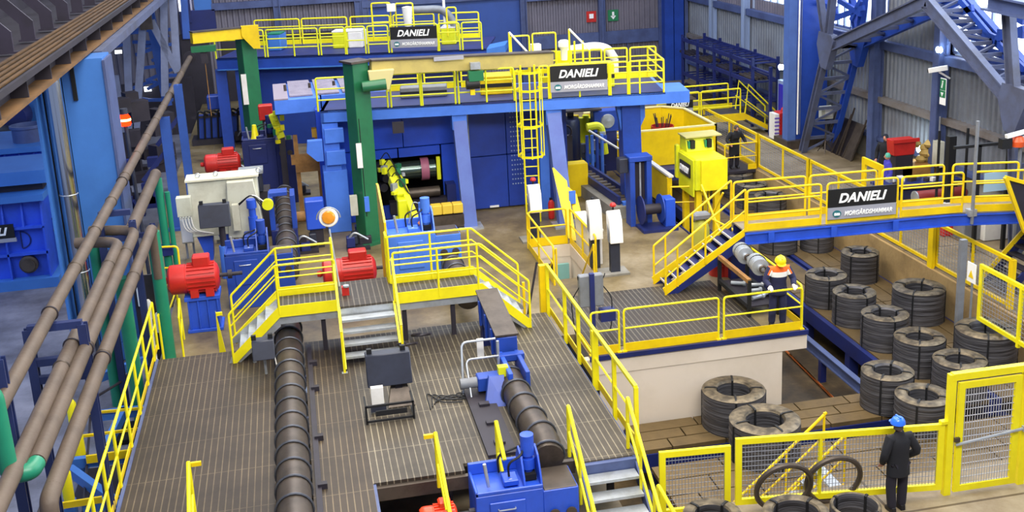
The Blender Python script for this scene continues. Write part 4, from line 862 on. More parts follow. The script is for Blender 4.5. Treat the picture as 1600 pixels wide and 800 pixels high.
# ================================================================ BRIDGE
BN = [PZ(1160, 362, ZP), V((16.5, 25.42, ZP)), V((19.4, 24.75, ZP))]; BN[0] = V((10.88, 25.72, ZP)); wB = V((.04, .86, 0))
t = thing('bridge', 'blue and yellow steel bridge crossing over the pit of coils', 'bridge', (14, 25.8, ZP))
mb = MB()
for a, b in zip(BN, BN[1:]): mb.prism([a, b, b+wB, a+wB], (0, 0, -.04))
mb.build('walkway', paint('dusty_walkway', '#8b8172', .7, dirt='#655a48', amt=.5), t)
for k, off in enumerate((V((0, 0, 0)), wB)):
    for a, b in zip(BN, BN[1:]):
        MB().ibeam(a+off-UP*.2, b+off-UP*.2, .14, .3, .03).build('side_beam', BLB if k == 0 else BLN, t)
for f in (.12, .42, .72): q = BN[0].lerp(BN[1], f); MB().bar(q+V((0, -.08, -.05)), q+V((0, -.08, -.34)), .16, .02, up=V((0, 1, 0))).build('stiffener', BLB, t)
MB().box(10.75, 11.15, 26.3, 26.7, ZF, ZP-.3).build('support_column', BLN, t); MB().bar((18.9, 25.2, 0), (18.9, 25.2, ZP-.35), .25, .25, up=V((0, 1, 0))).build('support_column', BLN, t)
def brl(p0, p1, base=ZP, h=1.08): return V((p0.x, p0.y, base)), V((p1.x, p1.y, base))
def on_near(px): # point of the near edge under a picture column
    best = None
    for a, b in zip(BN, BN[1:]):
        for i in range(101):
            q = a.lerp(b, i/100); v = q-V((0, 0, HC)); u = 800+FPX*v.dot(_r)/v.dot(_f)
            if best is None or abs(u-px) < best[0]: best = (abs(u-px), q)
    return best[1].copy()
def on_far(px):
    best = None
    for a, b in zip(BN, BN[1:]):
        for i in range(101):
            q = a.lerp(b, i/100)+wB; v = q-V((0, 0, HC)); u = 800+FPX*v.dot(_r)/v.dot(_f)
            if best is None or abs(u-px) < best[0]: best = (abs(u-px), q)
    return best[1].copy()
t = thing('bridge_railing', 'near golden railing of the bridge in rounded panels', 'railing', (14, 25.6, ZP))
for a, b in ((1166, 1281), (1291, 1402), (1408, 1502), (1519, 1640)): rail_panel(t, on_near(a), on_near(b), 1.08, 2, .19, .03, AMB, .1, AMB)
t = thing('bridge_railing', 'far golden railing of the bridge, seen through the near one', 'railing', (14, 26.5, ZP))
for a, b in ((1147, 1256), (1264, 1368), (1378, 1472), (1487, 1588), (1598, 1660)): rail_panel(t, on_far(a), on_far(b), 1.08, 1, .19, .03, AMB, .1, AMB)
a, b = on_near(1293), on_near(1397); rt = (b-a).normalized(); sign('large black and grey name sign on the bridge railing', a+rt.cross(UP)*.06+UP*.12, rt, UP, (b-a).length, .80)
# bridge stair down to the mill floor
t = thing('bridge_stair', 'blue and yellow stair going down from the bridge to the mill floor', 'stair', (9.9, 26.2, ZF))
tn, fn = BN[0]+V((0, 0, 0)), V((8.80, 25.75, ZF)); 
for off in (V((0, 0, 0)), V((0, .88, 0))):
    MB().prism([tn+off+UP*.06, tn+off+UP*-.12, fn+off+V((-.05, 0, -.0)), fn+off+V((-.12, 0, .2))], (0, .03, 0)).build('yellow_stringer', AMB, t)
    MB().prism([tn+off+UP*-.12, tn+off+UP*-.42, fn+off+V((.25, 0, 0)), fn+off+V((-.04, 0, 0))], (0, .05, 0)).build('blue_stringer', BLN, t)
for i in range(1, 9): q = tn.lerp(fn, i/9); MB().box(q.x-.10, q.x+.10, q.y+.05, q.y+.87, q.z-.03, q.z).build('tread', BLN, t); MB().bar((q.x-.12, q.y+.05, q.z-.01), (q.x-.12, q.y+.87, q.z-.01), .03, .05).build('nosing', paint('nosing_white', '#c8c4c0', .5), t)
for off, l in ((V((0, -.02, 0)), 'near'), (V((0, .92, 0)), 'far')):
    t = thing('stair_handrail', '%s sloping golden handrail of the bridge stair' % l, 'handrail', fn+off); A, B = tn+off, fn+off+V((-.05, 0, 0))
    MB().tube(fillet([A, A+UP*1.12, B+UP*1.05, B], .05), .03).build('handrail', AMB, t); MB().tube([A+UP*.56, B+UP*.5], .022).build('mid_rail', AMB, t); q = A.lerp(B, .5); MB().tube([q, q+UP*1.08], .028).build('post', AMB, t); q = A.lerp(B, .85); MB().tube([q, q+UP*1.05], .028).build('post', AMB, t)
# right stair beyond the pit
t = thing('bridge_stair', 'dark blue stair with yellow edge descending on the far side of the pit', 'stair', (18.2, 24.5, 0))
A, B = V((19.0, 25.3, ZP-.1)), V((17.75, 25.6, .0))
A, B = V((19.4, 24.4, ZP-.1)), V((17.7, 24.6, .1))
for dy, m in ((0, BLN), (.95, BLN)): MB().prism([A+V((0, dy, .12)), A+V((0, dy, -.2)), B+V((.2, dy, 0)), B+V((-.05, dy, 0))], (0, .05, 0)).build('stringer', m, t)
MB().bar(A+V((-.05, .95, .16)), B+V((-.05, .95, .16)), .05, .12).build('yellow_edge', AMB, t)
for i in range(1, 10): q = A.lerp(B, i/10); MB().box(q.x-.13, q.x+.13, q.y, q.y+.95, q.z-.03, q.z+.01).build('tread', DKS, t)
# fan shaped mesh infill on the right edge
q = [PY(1571, 277, 24.3), PY(1640, 296, 24.3), PY(1640, 372, 24.3), PY(1601, 362, 24.3)]
t = thing('mesh_wing', 'slanted yellow framed dark mesh guard at the right edge of the bridge', 'guard', q[3]); mb = MB()
for a, b in zip(q, q[1:]+q[:1]): mb.bar(a, b, .09, .09)
mb.build('frame', AMB, t); MB().prism(q, (0, .02, 0)).build('dark_mesh', DKS, t)
# landing rails beside yellow machine
for l, y, x0, x1 in (('low golden rail between the yellow wall end and the machine, on the mill floor', 32.2, 11.35, 12.1),):
    t = thing('floor_railing', l, 'railing', (x0, y, ZF)); rail_path(t, [(x0-.2, y, ZF), (x1+.2, y-.3, ZF)], 1.0, 1, 0, .028, AMB)
t = thing('floor_railing', 'golden railing frame with diagonal braces behind the bridge stair', 'railing', (11.2, 28, ZF)); rail_path(t, [(10.9, 29.2, ZF), (11.2, 27.4, ZF), (11.25, 26.6, ZF)], 1.05, 1, .14, .03, AMB)
MB().tube([(10.9, 29.2, ZF), (11.2, 28.0, ZF+1.9)], .03).build('diagonal', AMB, t); MB().tube([(11.2, 27.2, ZF), (10.95, 29.0, ZF+1.9)], .03).build('diagonal', AMB, t)
# roll rack on the mill floor
p0 = PZ(1146, 470, ZF); t = thing('roll_table', 'black steel bench carrying grooved mill rolls behind the hard hat worker', 'bench', (10.6, 25.3, ZF))
x0, y0, y1 = 10.15, 25.6, 23.7
for x in (x0, x0+.75):
    for y in (y0, y1): MB().box(x-.04, x+.04, y-.04, y+.04, ZF, ZF+.95).build('leg', BLK, t)
for z in (ZF+.3, ZF+.93): MB().box(x0-.05, x0+.05, y1, y0, z-.05, z+.05).build('rail', RUS if z > 1.4 else BLK, t); MB().box(x0+.7, x0+.8, y1, y0, z-.05, z+.05).build('rail', BLK, t)
MB().box(x0, x0+.75, y1, y0, ZF+.26, ZF+.29).build('shelf', DKS, t)
for i, (y, l) in enumerate(((25.0, 'grooved mill roll lying on the bench, the rear one'), (24.1, 'grooved mill roll lying on the bench, nearer the worker'))):
    t = thing('mill_roll', l, 'roll', (x0+.38, y, ZF+.98)); pr = [(0, -.36), (.08, -.36), (.08, -.26)]
    for k in range(7): pr += [(.21, -.25+k*.07), (.21, -.21+k*.07), (.17, -.205+k*.07), (.17, -.185+k*.07)]
    pr += [(.21, .24), (.1, .26), (.1, .38), (0, .38)]
    MB().lathe(pr, (x0+.38, y, ZF+1.19), axis=(.15, 1, 0), n=20).build('roll_body', STL, t); MB().ring((x0+.38+.02, y+.05, ZF+1.19), (.15, 1, 0), .21, .02, 18, 5).build('dark_band', BLK, t); MB().ring((x0+.36, y-.36, ZF+1.19), (.15, 1, 0), .07, .03, 14, 5).build('neck_ring', RAW, t)
for i, (dx, y) in enumerate(((.15, 25.2), (.5, 24.9), (.3, 24.5), (.2, 24.0), (.55, 24.15))):
    solo(MB().lathe([(0, 0), (.05, 0), (.05, .3), (.07, .3), (.07, .36), (0, .36)], (x0+dx, y, ZF+.36), axis=(1, .3*(i-2), 0), n=10), 'spindle', STL, 'small bright spindle on the lower shelf of the roll bench, %s from the rear' % ORD[i], 'spindle', 'spindles on the lower shelf')
for i, (px, l) in enumerate(((1124, 'dark red drum under the bridge stair, the left of two'), (1138, 'dark red drum under the bridge stair, the right of two'))):
    q = PZ(px, 428, ZF); t = thing('oil_drum', l, 'drum', q); MB().lathe([(0, 0), (.28, 0), (.28, .28), (.295, .3), (.28, .32), (.28, .58), (.295, .6), (.28, .62), (.28, .88), (0, .88)], q, n=20).build('shell', RED, t); MB().ring(q+UP*.88, UP, .28, .015, 20, 5).build('rim', RAW, t)
# ================================================================ ROLLER UNITS, MOTORS
def roller_unit(label, x, y, z, s=1., hgt=1.35, paintm=BLU, hoses=True):
    """blue housing, open top box, upright hydraulic cylinder between cheek plates, roll outlet at the right"""
    t = thing('roller_unit', label, 'machine', (x+.8*s, y, z), None)
    P = lambda a, b, c: V((x+a*s, y+b*s, z+c*s)); h = hgt
    def bx(n, a0, a1, b0, b1, c0, c1, m=paintm, bev=.012):
        mb = MB(); A, B = P(a0, b0, c0), P(a1, b1, c1); mb.box(A.x, B.x, A.y, B.y, A.z, B.z); return mb.build(n, m, t, bevel=bev)
    bx('housing', 0, 1.12, 0, .8, 0, h-.05); 
    for a0, a1, b0, b1 in ((0, 1.12, .74, .8), (0, .05, 0, .8), (0, 1.12, 0, .04)): bx('tray_side', a0, a1, b0, b1, h-.05, h+.16 if b0 > .5 else h+.02)
    pnl = bx('front_cover', .22, .82, -.03, 0, h-.85, h-.18); mb = MB(); a = P(.36, -.07, h-.3); mb.tube(fillet([P(.36, -.03, h-.3), P(.36, -.08, h-.3), P(.64, -.08, h-.3), P(.64, -.03, h-.3)], .02, 2), .012*s, 6); mb.build('grip', STL, pnl)
    bx('outlet_box', 1.12, 1.72, .02, .75, 0, h-.12); bx('outlet_top', 1.14, 1.70, .03, .74, h-.12, h-.10, RAW)
    for a in (.82, 1.10):
        MB().prism([P(a, .05, h-.05), P(a, .72, h-.05), P(a, .72, h+.25), P(a, .55, h+.48), P(a, .3, h+.4), P(a, .12, h+.12)], (.03*s, 0, 0)).build('cheek_plate', paintm, t)
    c = P(.97, .45, h)
    MB().lathe([(0, 0), (.09*s, 0), (.09*s, .12*s), (.12*s, .12*s), (.12*s, .3*s), (.085*s, .3*s), (.085*s, .34*s), (.115*s, .36*s), (.115*s, .72*s), (0, .73*s)], c, n=20).build('upright_cylinder', paintm, t)
    MB().cbox(P(.97, .42, h+.02), .2*s, .3*s, .1*s).build('throat', VOI, t)
    MB().tube([P(.25, .2, h), P(.2, .2, h+.42)], .03*s).build('lever', STL, t); MB().lathe([(0, 0), (.05*s, 0), (.05*s, .07*s), (0, .08*s)], P(.62, .25, h+.02), axis=(0, -1, .4), n=12).build('fitting', STL, t)
    bx('manifold', .5, .75, .15, .45, h-.02, h+.08)
    if hoses:
        for a, b in ((.5, .62), (.62, .3)): MB().tube(fillet([P(a, b, h), P(a-.02, b, h+.32), P(.84, b, h+.42), P(.92, .5, h+.5)], .2*s, 5), .02*s, 6).build('hose', BLK, t)
    for k in (0, 1): MB().lathe([(0, 0), (.09*s, 0), (.09*s, .03*s), (0, .03*s)], P(1.3+.28*k, -.0, h-.55), axis=(0, -1, 0), n=14).build('roll_end', RAW, t)
    return t
def motor(label, x, y, z, L, R, base_h, ped=BLB, m=RED):
    """red electric motor lying along x on a blue pedestal; x,y is the left end axis, z the floor"""
    t = thing('electric_motor', label, 'motor', (x+L/2, y, z), 'red electric motors driving the roller units'); zc = z+base_h+R*1.06
    b = MB(); b.lathe([(0, 0), (R*.78, .0), (R*.98, .05), (R, .1), (R, L*.34), (R*.96, L*.35), (R*.96, L*.93), (R*.8, L*.97), (R*.5, L), (0, L)], (x, y, zc), axis=(1, 0, 0), n=28); b.build('motor_body', m, t)
    mb = MB()
    for k in range(22):
        a = 2*math.pi*k/22; d_ = V((0, math.cos(a), math.sin(a))); mb.bar(V((x+L*.38, y, zc))+d_*R*.98, V((x+L*.92, y, zc))+d_*R*.98, .02, .05, up=d_)
    mb.build('cooling_fins', m, t)
    mb = MB(); mb.box(x+L*.5, x+L*.84, y-R*.45, y+R*.5, zc+R*.8, zc+R*1.55); mb.build('terminal_box', m, t, bevel=.03)
    mb = MB()
    for f in (.42, .72): mb.box(x+L*f, x+L*f+.16*L, y-R*1.05, y-R*.5, zc-R*1.06, zc-R*.55); mb.box(x+L*f, x+L*f+.16*L, y+R*.5, y+R*1.05, zc-R*1.06, zc-R*.55)
    mb.build('feet', m, t)
    MB().lathe([(0, 0), (R*.16, 0), (R*.26, -.06), (R*.2, -.14), (0, -.15)], (x, y, zc), axis=(1, 0, 0), n=12).build('rear_stub', m, t)
    sh = MB(); sh.tube([(x+L, y, zc), (x+L+.55, y, zc)], R*.13, 10); sh.lathe([(0, 0), (R*.3, 0), (R*.3, .1), (0, .1)], (x+L+.2, y, zc), axis=(1, 0, 0), n=16); sh.build('drive_shaft', DKS, t)
    pd = MB(); pd.box(x+L*.28, x+L*.98, y-R*.95, y+R*.95, z+base_h-.1, z+base_h)
    pd.box(x+L*.33, x+L*.93, y-R*.75, y+R*.75, z+.08, z+base_h-.1); pd.box(x+L*.28, x+L*.98, y-R*1.0, y+R*1.0, z, z+.08)
    for k in range(4): xx = x+L*(.33+.19*k); pd.box(xx, xx+.04, y-R*.93, y-R*.75, z+.08, z+base_h-.1)
    pd.build('pedestal', ped, t, bevel=.008); return t
motor('red electric motor at the left on a tall blue pedestal by the yellow rails', -3.52, 27.3, ZF, 1.22, .37, .92)
motor('red electric motor in the middle behind the crossover platform', .22, 28.3, ZF, 1.40, .36, .34)
motor('red electric motor far back behind the beige terminal cabinet', -3.30, 38.6, ZF, 1.2, .33, 1.25)
roller_unit('blue roller unit on the left strand, coupled to the left red motor', -2.22, 28.3, ZF, 1.0, 1.5, BLU)
roller_unit('bright blue roller unit on the right strand, just behind the yellow railing', 1.98, 28.2, ZF, 1.12, 1.42, BLL)
roller_unit('far blue roller unit on the left strand, beyond the terminal cabinet', -2.0, 38.4, ZF, 1.0, 2.35, BLN)
roller_unit('blue roller unit at the bottom edge beside the front stair', 2.26, 16.42, 0, 1.02, 1.30, BLB)
motor('orange red motor top peeping in at the bottom edge', PZ(655, 795, 1.1).x, PZ(672, 795, 1.1).y, 0, .62, .2, .72, BLB, ORG)
# guides between units on the left strand
t = thing('guide_stand', 'blue upright guide stand with cylinders on the left strand', 'machine', (-1.0, 31.8, ZF))
a, b = PY(428, 290, 32), PY(457, 370, 32)
MB().box(-1.1, -.35, 31.8, 32.5, ZF, ZF+1.0).build('base', BLN, t, bevel=.02)
for x in (-1.1, -.48): MB().box(x, x+.14, 31.8, 32.6, ZF+1.0, ZF+2.0).build('cheek', BLU, t, bevel=.01)
MB().lathe([(0, 0), (.13, 0), (.13, .5), (.1, .5), (.1, .75), (.14, .75), (.14, 1.0), (0, 1.0)], (-1.55, 31.4, ZF+1.1), n=16).build('cylinder', BLB, t); MB().box(-1.85, -1.25, 31.2, 31.7, ZF, ZF+1.1).build('side_block', BLU, t, bevel=.02)
MB().cbox((-.8, 32.1, ZF+2.05), .5, .5, .1).build('cap', BLU, t); MB().lathe([(0, 0), (.16, 0), (.16, .14), (0, .14)], (-1.1, 31.5, ZF+1.9), axis=(0, -1, 0), n=14).build('yellow_valve', LEM, t)
for k in range(3): MB().tube(fillet([V((-1.9-.05*k, 31.5, ZF+1.9)), V((-1.5, 31.3, ZF+2.3)), V((-1.2, 31.4, ZF+2.0-.15*k))], .2, 4), .02, 5).build('hose', WHT if k == 0 else BLK, t)
MB().cbox((-2.0, 31.5, ZF+1.6), .2, .2, .75).build('white_box', BEI, t)
t = thing('guide_stand', 'dark blue shear block with grey cap beyond the terminal cabinet', 'machine', (-1.7, 35, ZF)); MB().box(-2.1, -1.1, 34.6, 35.4, ZF, ZF+1.5).build('base', DKS, t, bevel=.02); MB().box(-1.95, -1.3, 34.5, 35.0, ZF+1.5, ZF+2.1).build('cabinet', DRK, t, bevel=.02); MB().box(-2.0, -1.25, 34.4, 35.1, ZF+2.1, ZF+2.2).build('cap', STL, t); MB().box(-1.75, -1.5, 34.46, 34.5, ZF+1.55, ZF+2.0).build('label_strip', WHT, t)
# inclined chute on the right strand
t = thing('inclined_chute', 'long blue box chute dropping from the crossover to the right conduit', 'chute', (3.7, 22, ZD))
A0, A1 = V((3.42, 23.7, ZP+.32)), V((3.42, 21.0, ZP+.05)); W = V((.42, 0, 0))
a0, a1 = PZ(745, 455, 2.45), PZ(776, 522, 2.2)
A0, A1 = V((a0.x, a0.y, 2.42)), V((a1.x, a1.y, 2.1))
MB().prism([A0, A1, V((A1.x, A1.y, ZD+.35)), V((A0.x, A0.y, ZD+.75))], W).build('body', BLU, t, bevel=.01)
MB().prism([A0+UP*.02+V((-.03, 0, 0)), A1+UP*.02+V((-.03, 0, 0)), A1+UP*.06+V((-.03, 0, 0)), A0+UP*.06+V((-.03, 0, 0))], W+V((.06, 0, 0))).build('dusty_lid', RAW, t)
for k in range(3): q = A0.lerp(A1, .2+.3*k); MB().bar(q+V((-.03, 0, 0)), q+V((-.03, 0, -.55)), .05, .08, up=V((0, 1, 0))).build('stiffener', BLU, t)
MB().bar((A0.x+.2, A0.y, ZD), (A0.x+.2, A0.y, ZD+.8), .3, .3, up=V((0, 1, 0))).build('leg', BLN, t)
t = thing('chute_outlet', 'blue guide frame with yellow valve at the lower end of the chute', 'machine', (3.6, 20.6, ZD))
x, y = A1.x, A1.y
for dx in (0, .34): MB().box(x+dx, x+dx+.09, y-1.15, y-.02, ZD, ZD+.62).build('cheek', BLB if dx == 0 else BLU, t, bevel=.01); MB().bar((x+dx+.04, y-.15, ZD+.5), (x+dx+.04, y-.9, ZD+.05), .05, .12).build('brace', BLU, t)
MB().box(x-.04, x+.5, y-.3, y-.12, ZD+.5, ZD+.64).build('cross_head', BLU, t, bevel=.01); MB().box(x+.1, x+.33, y-.9, y-.3, ZD, ZD+.2).build('throat', VOI, t)
MB().box(x-.55, x-.05, y-.75, y-.45, ZD+.12, ZD+.42).build('actuator', BLU, t, bevel=.02); MB().lathe([(0, 0), (.11, 0), (.11, .34), (0, .34)], (x-.55, y-.6, ZD+.28), axis=(-1, 0, 0), n=14).build('grey_motor', GRY, t)
MB().tube([(x-.05, y-.35, ZD+1.0), (x-.05, y-.35, ZD+.2)], .03).build('rod', STL, t); MB().cbox((x-.05, y-.8, ZD+.55), .2, .16, .2).build('yellow_valve', LEM, t); MB().cbox((x+.02, y-.85, ZD+.35), .14, .02, .2).build('label_plate', WHT, t)
MB().tube(fillet([V((x-.05, y-.1, ZD+.95)), V((x-.75, y-.1, ZD+.95)), V((x-.82, y-.5, ZD))], .12, 4), .025).build('pipe_frame', STL, t); MB().tube(fillet([V((x-.05, y-.4, ZD+.7)), V((x-.72, y-.4, ZD+.7)), V((x-.7, y-.8, ZD))], .12, 4), .02).build('pipe_frame', STL, t)
for k in range(6): MB().tube(fillet([V((x-.6-.06*k, y-.6-.12*(k % 3), ZD+.02)), V((x-.8-.1*k, y-.3-.1*k, ZD+.03)), V((x-.95-.12*k, y-.75+.12*k, ZD+.02)), V((x-1.3-.05*k, y-.5-.1*k, ZD+.02))], .5, 6), .013, 5).build('cable', BLK, t)
MB().prism([(x-.5, y-1.2, ZD), (x-.1, y-1.25, ZD), (x-.05, y-.9, ZD+.5), (x-.35, y-.9, ZD+.5)], (0, .1, 0)).build('splash_plate', BLU, t); MB().cbox((x-.3, y+.35, ZD+.6), .14, .03, .4).build('white_tag', WHT, t)
for i, (px, py) in enumerate(((640, 560), (662, 545))): c = PZ(px, py, ZD)+UP*.35; solo(MB().ring(c, (0, .5, 1), .24, .03, 18, 6, a0=.6, a1=4.4), 'hook_bar', DKS, ('dark curved steel hook lying on the deck, the left one', 'dark curved steel hook lying on the deck, the right one')[i], 'hook')
# control console boxes
def console(label, cx, cy, z, wd, hh, zb, post=True, stand=True, m=DRK):
    t = thing('operator_console', label, 'console', (cx, cy, z)); tl = .18
    MB().prism([(cx-wd/2, cy-.12, zb), (cx-wd/2, cy+.1, zb), (cx-wd/2, cy+.28, zb+hh), (cx-wd/2, cy+.02, zb+hh)], (wd, 0, 0)).build('console_box', m, t, bevel=.015)
    for f in (-.4, .35): q = V((cx+f*wd, cy+.15, zb+hh)); MB().box(q.x-.05, q.x+.05, q.y-.04, q.y+.04, q.z, q.z+.1).build('lug', BLK, t)
    return t
t = console('dark console box on a stand, on the deck right of the front stair', 1.26, 20.55, ZD, .88, .62, ZD+.42)
MB().box(1.36, 1.5, 20.55, 20.75, ZD, ZD+.45).build('stand', DKS, t); MB().prism([(1.18, 20.3, ZD+.02), (1.72, 20.3, ZD+.02), (1.6, 20.6, ZD+.35), (1.28, 20.6, ZD+.35)], (0, .1, 0)).build('foot', RAW, t)
MB().cbox((.98, 20.25, ZD+.35), .24, .12, .34).build('switch_box', WHT, t); MB().cbox((.98, 20.2, ZD+.1), .3, .1, .12).build('cable_glands', DRK, t)
mb = MB()
for z in (.05, .36): mb.bar((.72, 19.75, ZD+z), (1.62, 19.75, ZD+z), .04, .04); mb.bar((.72, 19.75, ZD+z), (.72, 20.2, ZD+z), .04, .04); mb.bar((1.62, 19.75, ZD+z), (1.62, 20.2, ZD+z), .04, .04)
for x in (.72, 1.62): mb.bar((x, 19.75, ZD), (x, 19.75, ZD+.38), .04, .04, up=V((0, 1, 0)))
mb.bar((.9, 19.75, ZD+.2), (1.5, 19.75, ZD+.2), .03, .1); mb.build('guard_frame', BLK, t)
t = console('dark console box on a light blue post before the beige cabinet', -2.55, 30.9, ZF, .84, .62, ZF+1.55)
MB().tube([(-2.4, 31.0, ZF), (-2.4, 31.0, ZF+.95)], .14, 14).build('post', BLL, t); MB().tube([(-2.4, 31.0, ZF+.9), (-2.4, 31.0, ZF+1.6)], .09, 12).build('post_top', DKS, t)
t = console('small dark console box left of the conduit at the foot of the crossover stair', -1.2, 22.6, ZD, .46, .38, ZD+.42); MB().tube([(-1.2, 22.75, ZD), (-1.2, 22.75, ZD+.45)], .03).build('stand', STL, t); MB().tube([(-1.0, 22.7, ZD+.5), (-.95, 22.6, ZD+.15)], .012, 5).build('cable', WHT, t)
# terminal cabinets
t = thing('terminal_cabinet', 'wide beige terminal cabinet on blue legs at the left of the mill floor', 'cabinet', (-2.4, 32.0, ZF))
MB().prism([(-3.3, 31.9, ZF+1.0), (-3.3, 32.7, ZF+1.0), (-3.3, 32.7, ZF+2.55), (-3.3, 32.1, ZF+2.6)], (1.95, 0, 0)).build('cabinet_body', BEI, t, bevel=.02)
MB().prism([(-2.3, 31.8, ZF+.9), (-1.25, 31.8, ZF+.85), (-1.45, 31.8, ZF+2.55), (-2.2, 31.8, ZF+2.55)], (0, .5, 0)).build('side_cabinet', BEI, t, bevel=.02); MB().box(-3.35, -1.3, 32.0, 32.8, ZF+2.6, ZF+2.65).build('roof', paint('cream_roof', '#d3cfb8', .6), t)
for x in (-3.2, -2.6, -2.0): MB().prism([(x, 32.0, ZF+1.0), (x+.45, 32.0, ZF+1.0), (x+.4, 32.0, ZF+.3), (x+.3, 32.0, ZF)], (0, .5, 0)).build('leg', BLB, t)
MB().box(-3.6, -3.2, 31.5, 31.8, ZF+1.75, ZF+2.3).build('small_box', BEI, t, bevel=.01)
for k in range(5): MB().tube([(-2.2+.2*k, 31.9, ZF+.95), (-2.15+.2*k, 31.9, ZF+.05)], .035, 8).build('conduit_tube', WHT, t)
for k in range(4): MB().tube(fillet([V((-3.5+.08*k, 31.6, ZF+1.75)), V((-3.45+.08*k, 31.6, ZF+1.3)), V((-3.0+.1*k, 31.8, ZF+1.1))], .2, 4), .02, 5).build('cable', WHT, t)
for k in (0, .5, 1.7): MB().ring((-3.0+k, 32.3, ZF+2.72), (0, 1, 0), .06, .02, 10, 5).build('lifting_eye', STL, t)
c = PZ(300, 405, ZF); t = thing('meter_box', 'narrow grey white meter box on two legs behind the left motor', 'cabinet', c); MB().box(c.x-.22, c.x+.12, c.y, c.y+.3, ZF+.5, ZF+1.3).build('box', BEI, t, bevel=.015); MB().box(c.x-.2, c.x+.1, c.y-.03, c.y, ZF+.55, ZF+1.25).build('door', WHT, t)
for dx in (-.15, .05): MB().box(c.x+dx, c.x+dx+.06, c.y+.1, c.y+.16, ZF, ZF+.5).build('leg', GRY, t)
c = PZ(342, 380, ZF); t = thing('small_box', 'small beige switch box by the light blue console post', 'box', c); MB().cbox(c+UP*.3, .26, .2, .34).build('box', BEI, t, bevel=.01); MB().cbox(c+UP*.07, .1, .1, .14).build('stub', GRY, t)

# ================================================================ MILL BLOCK, right strand
Ym = 35.2
t = thing('mill_enclosure', 'big deep blue mill enclosure with a window showing a steel roll', 'machine', (2.7, 36, ZF))
def fb(n, x0, x1, z0, z1, m=BLB, y=Ym, d=.12): return MB().box(x0, x1, y, y+d, z0, z1).build(n, m, t, bevel=.008)
PB = paint('enclosure_blue', '#1d48c4', .35, dirt='#16348f', amt=.5, scale=.8)
for x0, x1, z0, z1 in ((.5, 2.22, ZF, 3.02), (.5, 2.22, 3.05, 4.5), (2.25, 3.2, 3.05, 4.5), (3.2, 5.0, 3.05, 4.5), (2.25, 3.0, 2.72, 3.02), (3.02, 4.38, 2.72, 3.02), (4.4, 5.05, ZF, 3.02), (2.25, 4.38, ZF, 1.15)): fb('panel', x0+.01, x1-.01, z0, z1, PB)
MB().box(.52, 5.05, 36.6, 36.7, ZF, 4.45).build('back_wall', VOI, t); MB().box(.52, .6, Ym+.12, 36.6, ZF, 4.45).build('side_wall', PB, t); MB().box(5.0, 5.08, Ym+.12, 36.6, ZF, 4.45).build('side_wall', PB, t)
MB().lathe([(0, 0), (.30, 0), (.30, .95), (.36, .96), (.36, 1.22), (.30, 1.24), (.30, 1.45), (0, 1.45)], (2.75, 35.45, 2.22), axis=(1, 0, 0), n=28).build('steel_roll', paint('roll_steel', '#5b6b66', .22, .8), t)
MB().lathe([(.365, 0), (.375, .02), (.375, .24), (.365, .26)], (3.72, 35.45, 2.22), axis=(1, 0, 0), n=28).build('pink_seal', paint('dusty_pink', '#a8607a', .5), t); MB().box(4.22, 4.34, 35.1, 35.2, 1.9, 2.65).build('yellow_edge', LEM, t)
for x, z in ((2.35, 2.5), (2.5, 2.1), (2.4, 1.8)): MB().lathe([(0, 0), (.14, 0), (.14, .25), (0, .25)], (x, 35.3, z), axis=(.3, -1, 0), n=12).build('bearing', DKS, t)
MB().tube([(2.9, 35.0, 1.55), (4.25, 35.0, 1.55)], .17, 14).build('lower_roller', RAW, t); MB().box(2.6, 4.6, 34.8, 35.15, .95, 1.35).build('roller_bed', DKS, t); MB().box(4.45, 4.75, 34.7, 35.19, .75, 1.8).build('bed_end', BLN, t)
t = thing('yellow_beam', 'dusty yellow padded beam lying in front of the mill window', 'beam', (4.0, 33.4, ZF+.2)); a, b = PZ(664, 338, ZF+.55), PZ(712, 334, ZF+.55)
for k in range(4): MB().box(3.42+.33*k, 3.74+.33*k, 33.2, 33.55, ZF+.55, ZF+.85).build('segment', paint('ochre_yellow', '#d8b838', .6), t, bevel=.02)
MB().box(3.4, 4.75, 33.25, 33.6, ZF+.1, ZF+.5).build('support', RAW, t); MB().box(3.3, 4.6, 33.3, 33.7, ZF, ZF+.12).build('foot', BLN, t)
# yellow guide manipulator
t = thing('yellow_manipulator', 'lemon yellow hydraulic guide arm with many brackets before the mill window', 'machine', (2.8, 33.2, ZF))
a, b, c, d = V((2.6, 34.9, 2.65)), V((2.75, 34.0, 2.35)), V((2.9, 33.4, 1.9)), V((3.25, 32.2, 1.15))
MB().bar(b, c, .42, .3).build('arm', LEM, t, bevel=.02); MB().bar(c+V((.1, 0, 0)), d, .2, .22).build('fore_arm', LEM, t, bevel=.02); MB().bar(a, b, .25, .22).build('boom', LEM, t, bevel=.02)
MB().box(2.55, 3.15, 32.9, 33.5, ZF+.15, ZF+.6).build('drum_base', LEM, t, bevel=.08); MB().box(2.5, 3.2, 32.85, 33.55, ZF, ZF+.16).build('foot', DKS, t); MB().box(2.7, 3.0, 33.0, 33.4, ZF+.6, 1.9).build('post', LEM, t, bevel=.03)
random.seed(3)
for k in range(14):
    f = k/13; q = a.lerp(b, f*2) if f < .5 else b.lerp(c, f*2-1); q = q+V((random.uniform(-.28, .28), -.1, random.uniform(-.1, .22)))
    MB().cbox(q, random.uniform(.08, .2), .12, random.uniform(.08, .24), random.uniform(0, 1)).build('bracket', [LEM, LEM, GRN, STL][k % 4], t)
for k in range(5): MB().tube(fillet([a.lerp(c, k/5)+V((-.2, -.1, .15)), a.lerp(c, k/5)+V((0, -.2, .45)), c+V((.2, -.1, .1))], .2, 4), .018, 5).build('hose', BLK, t)
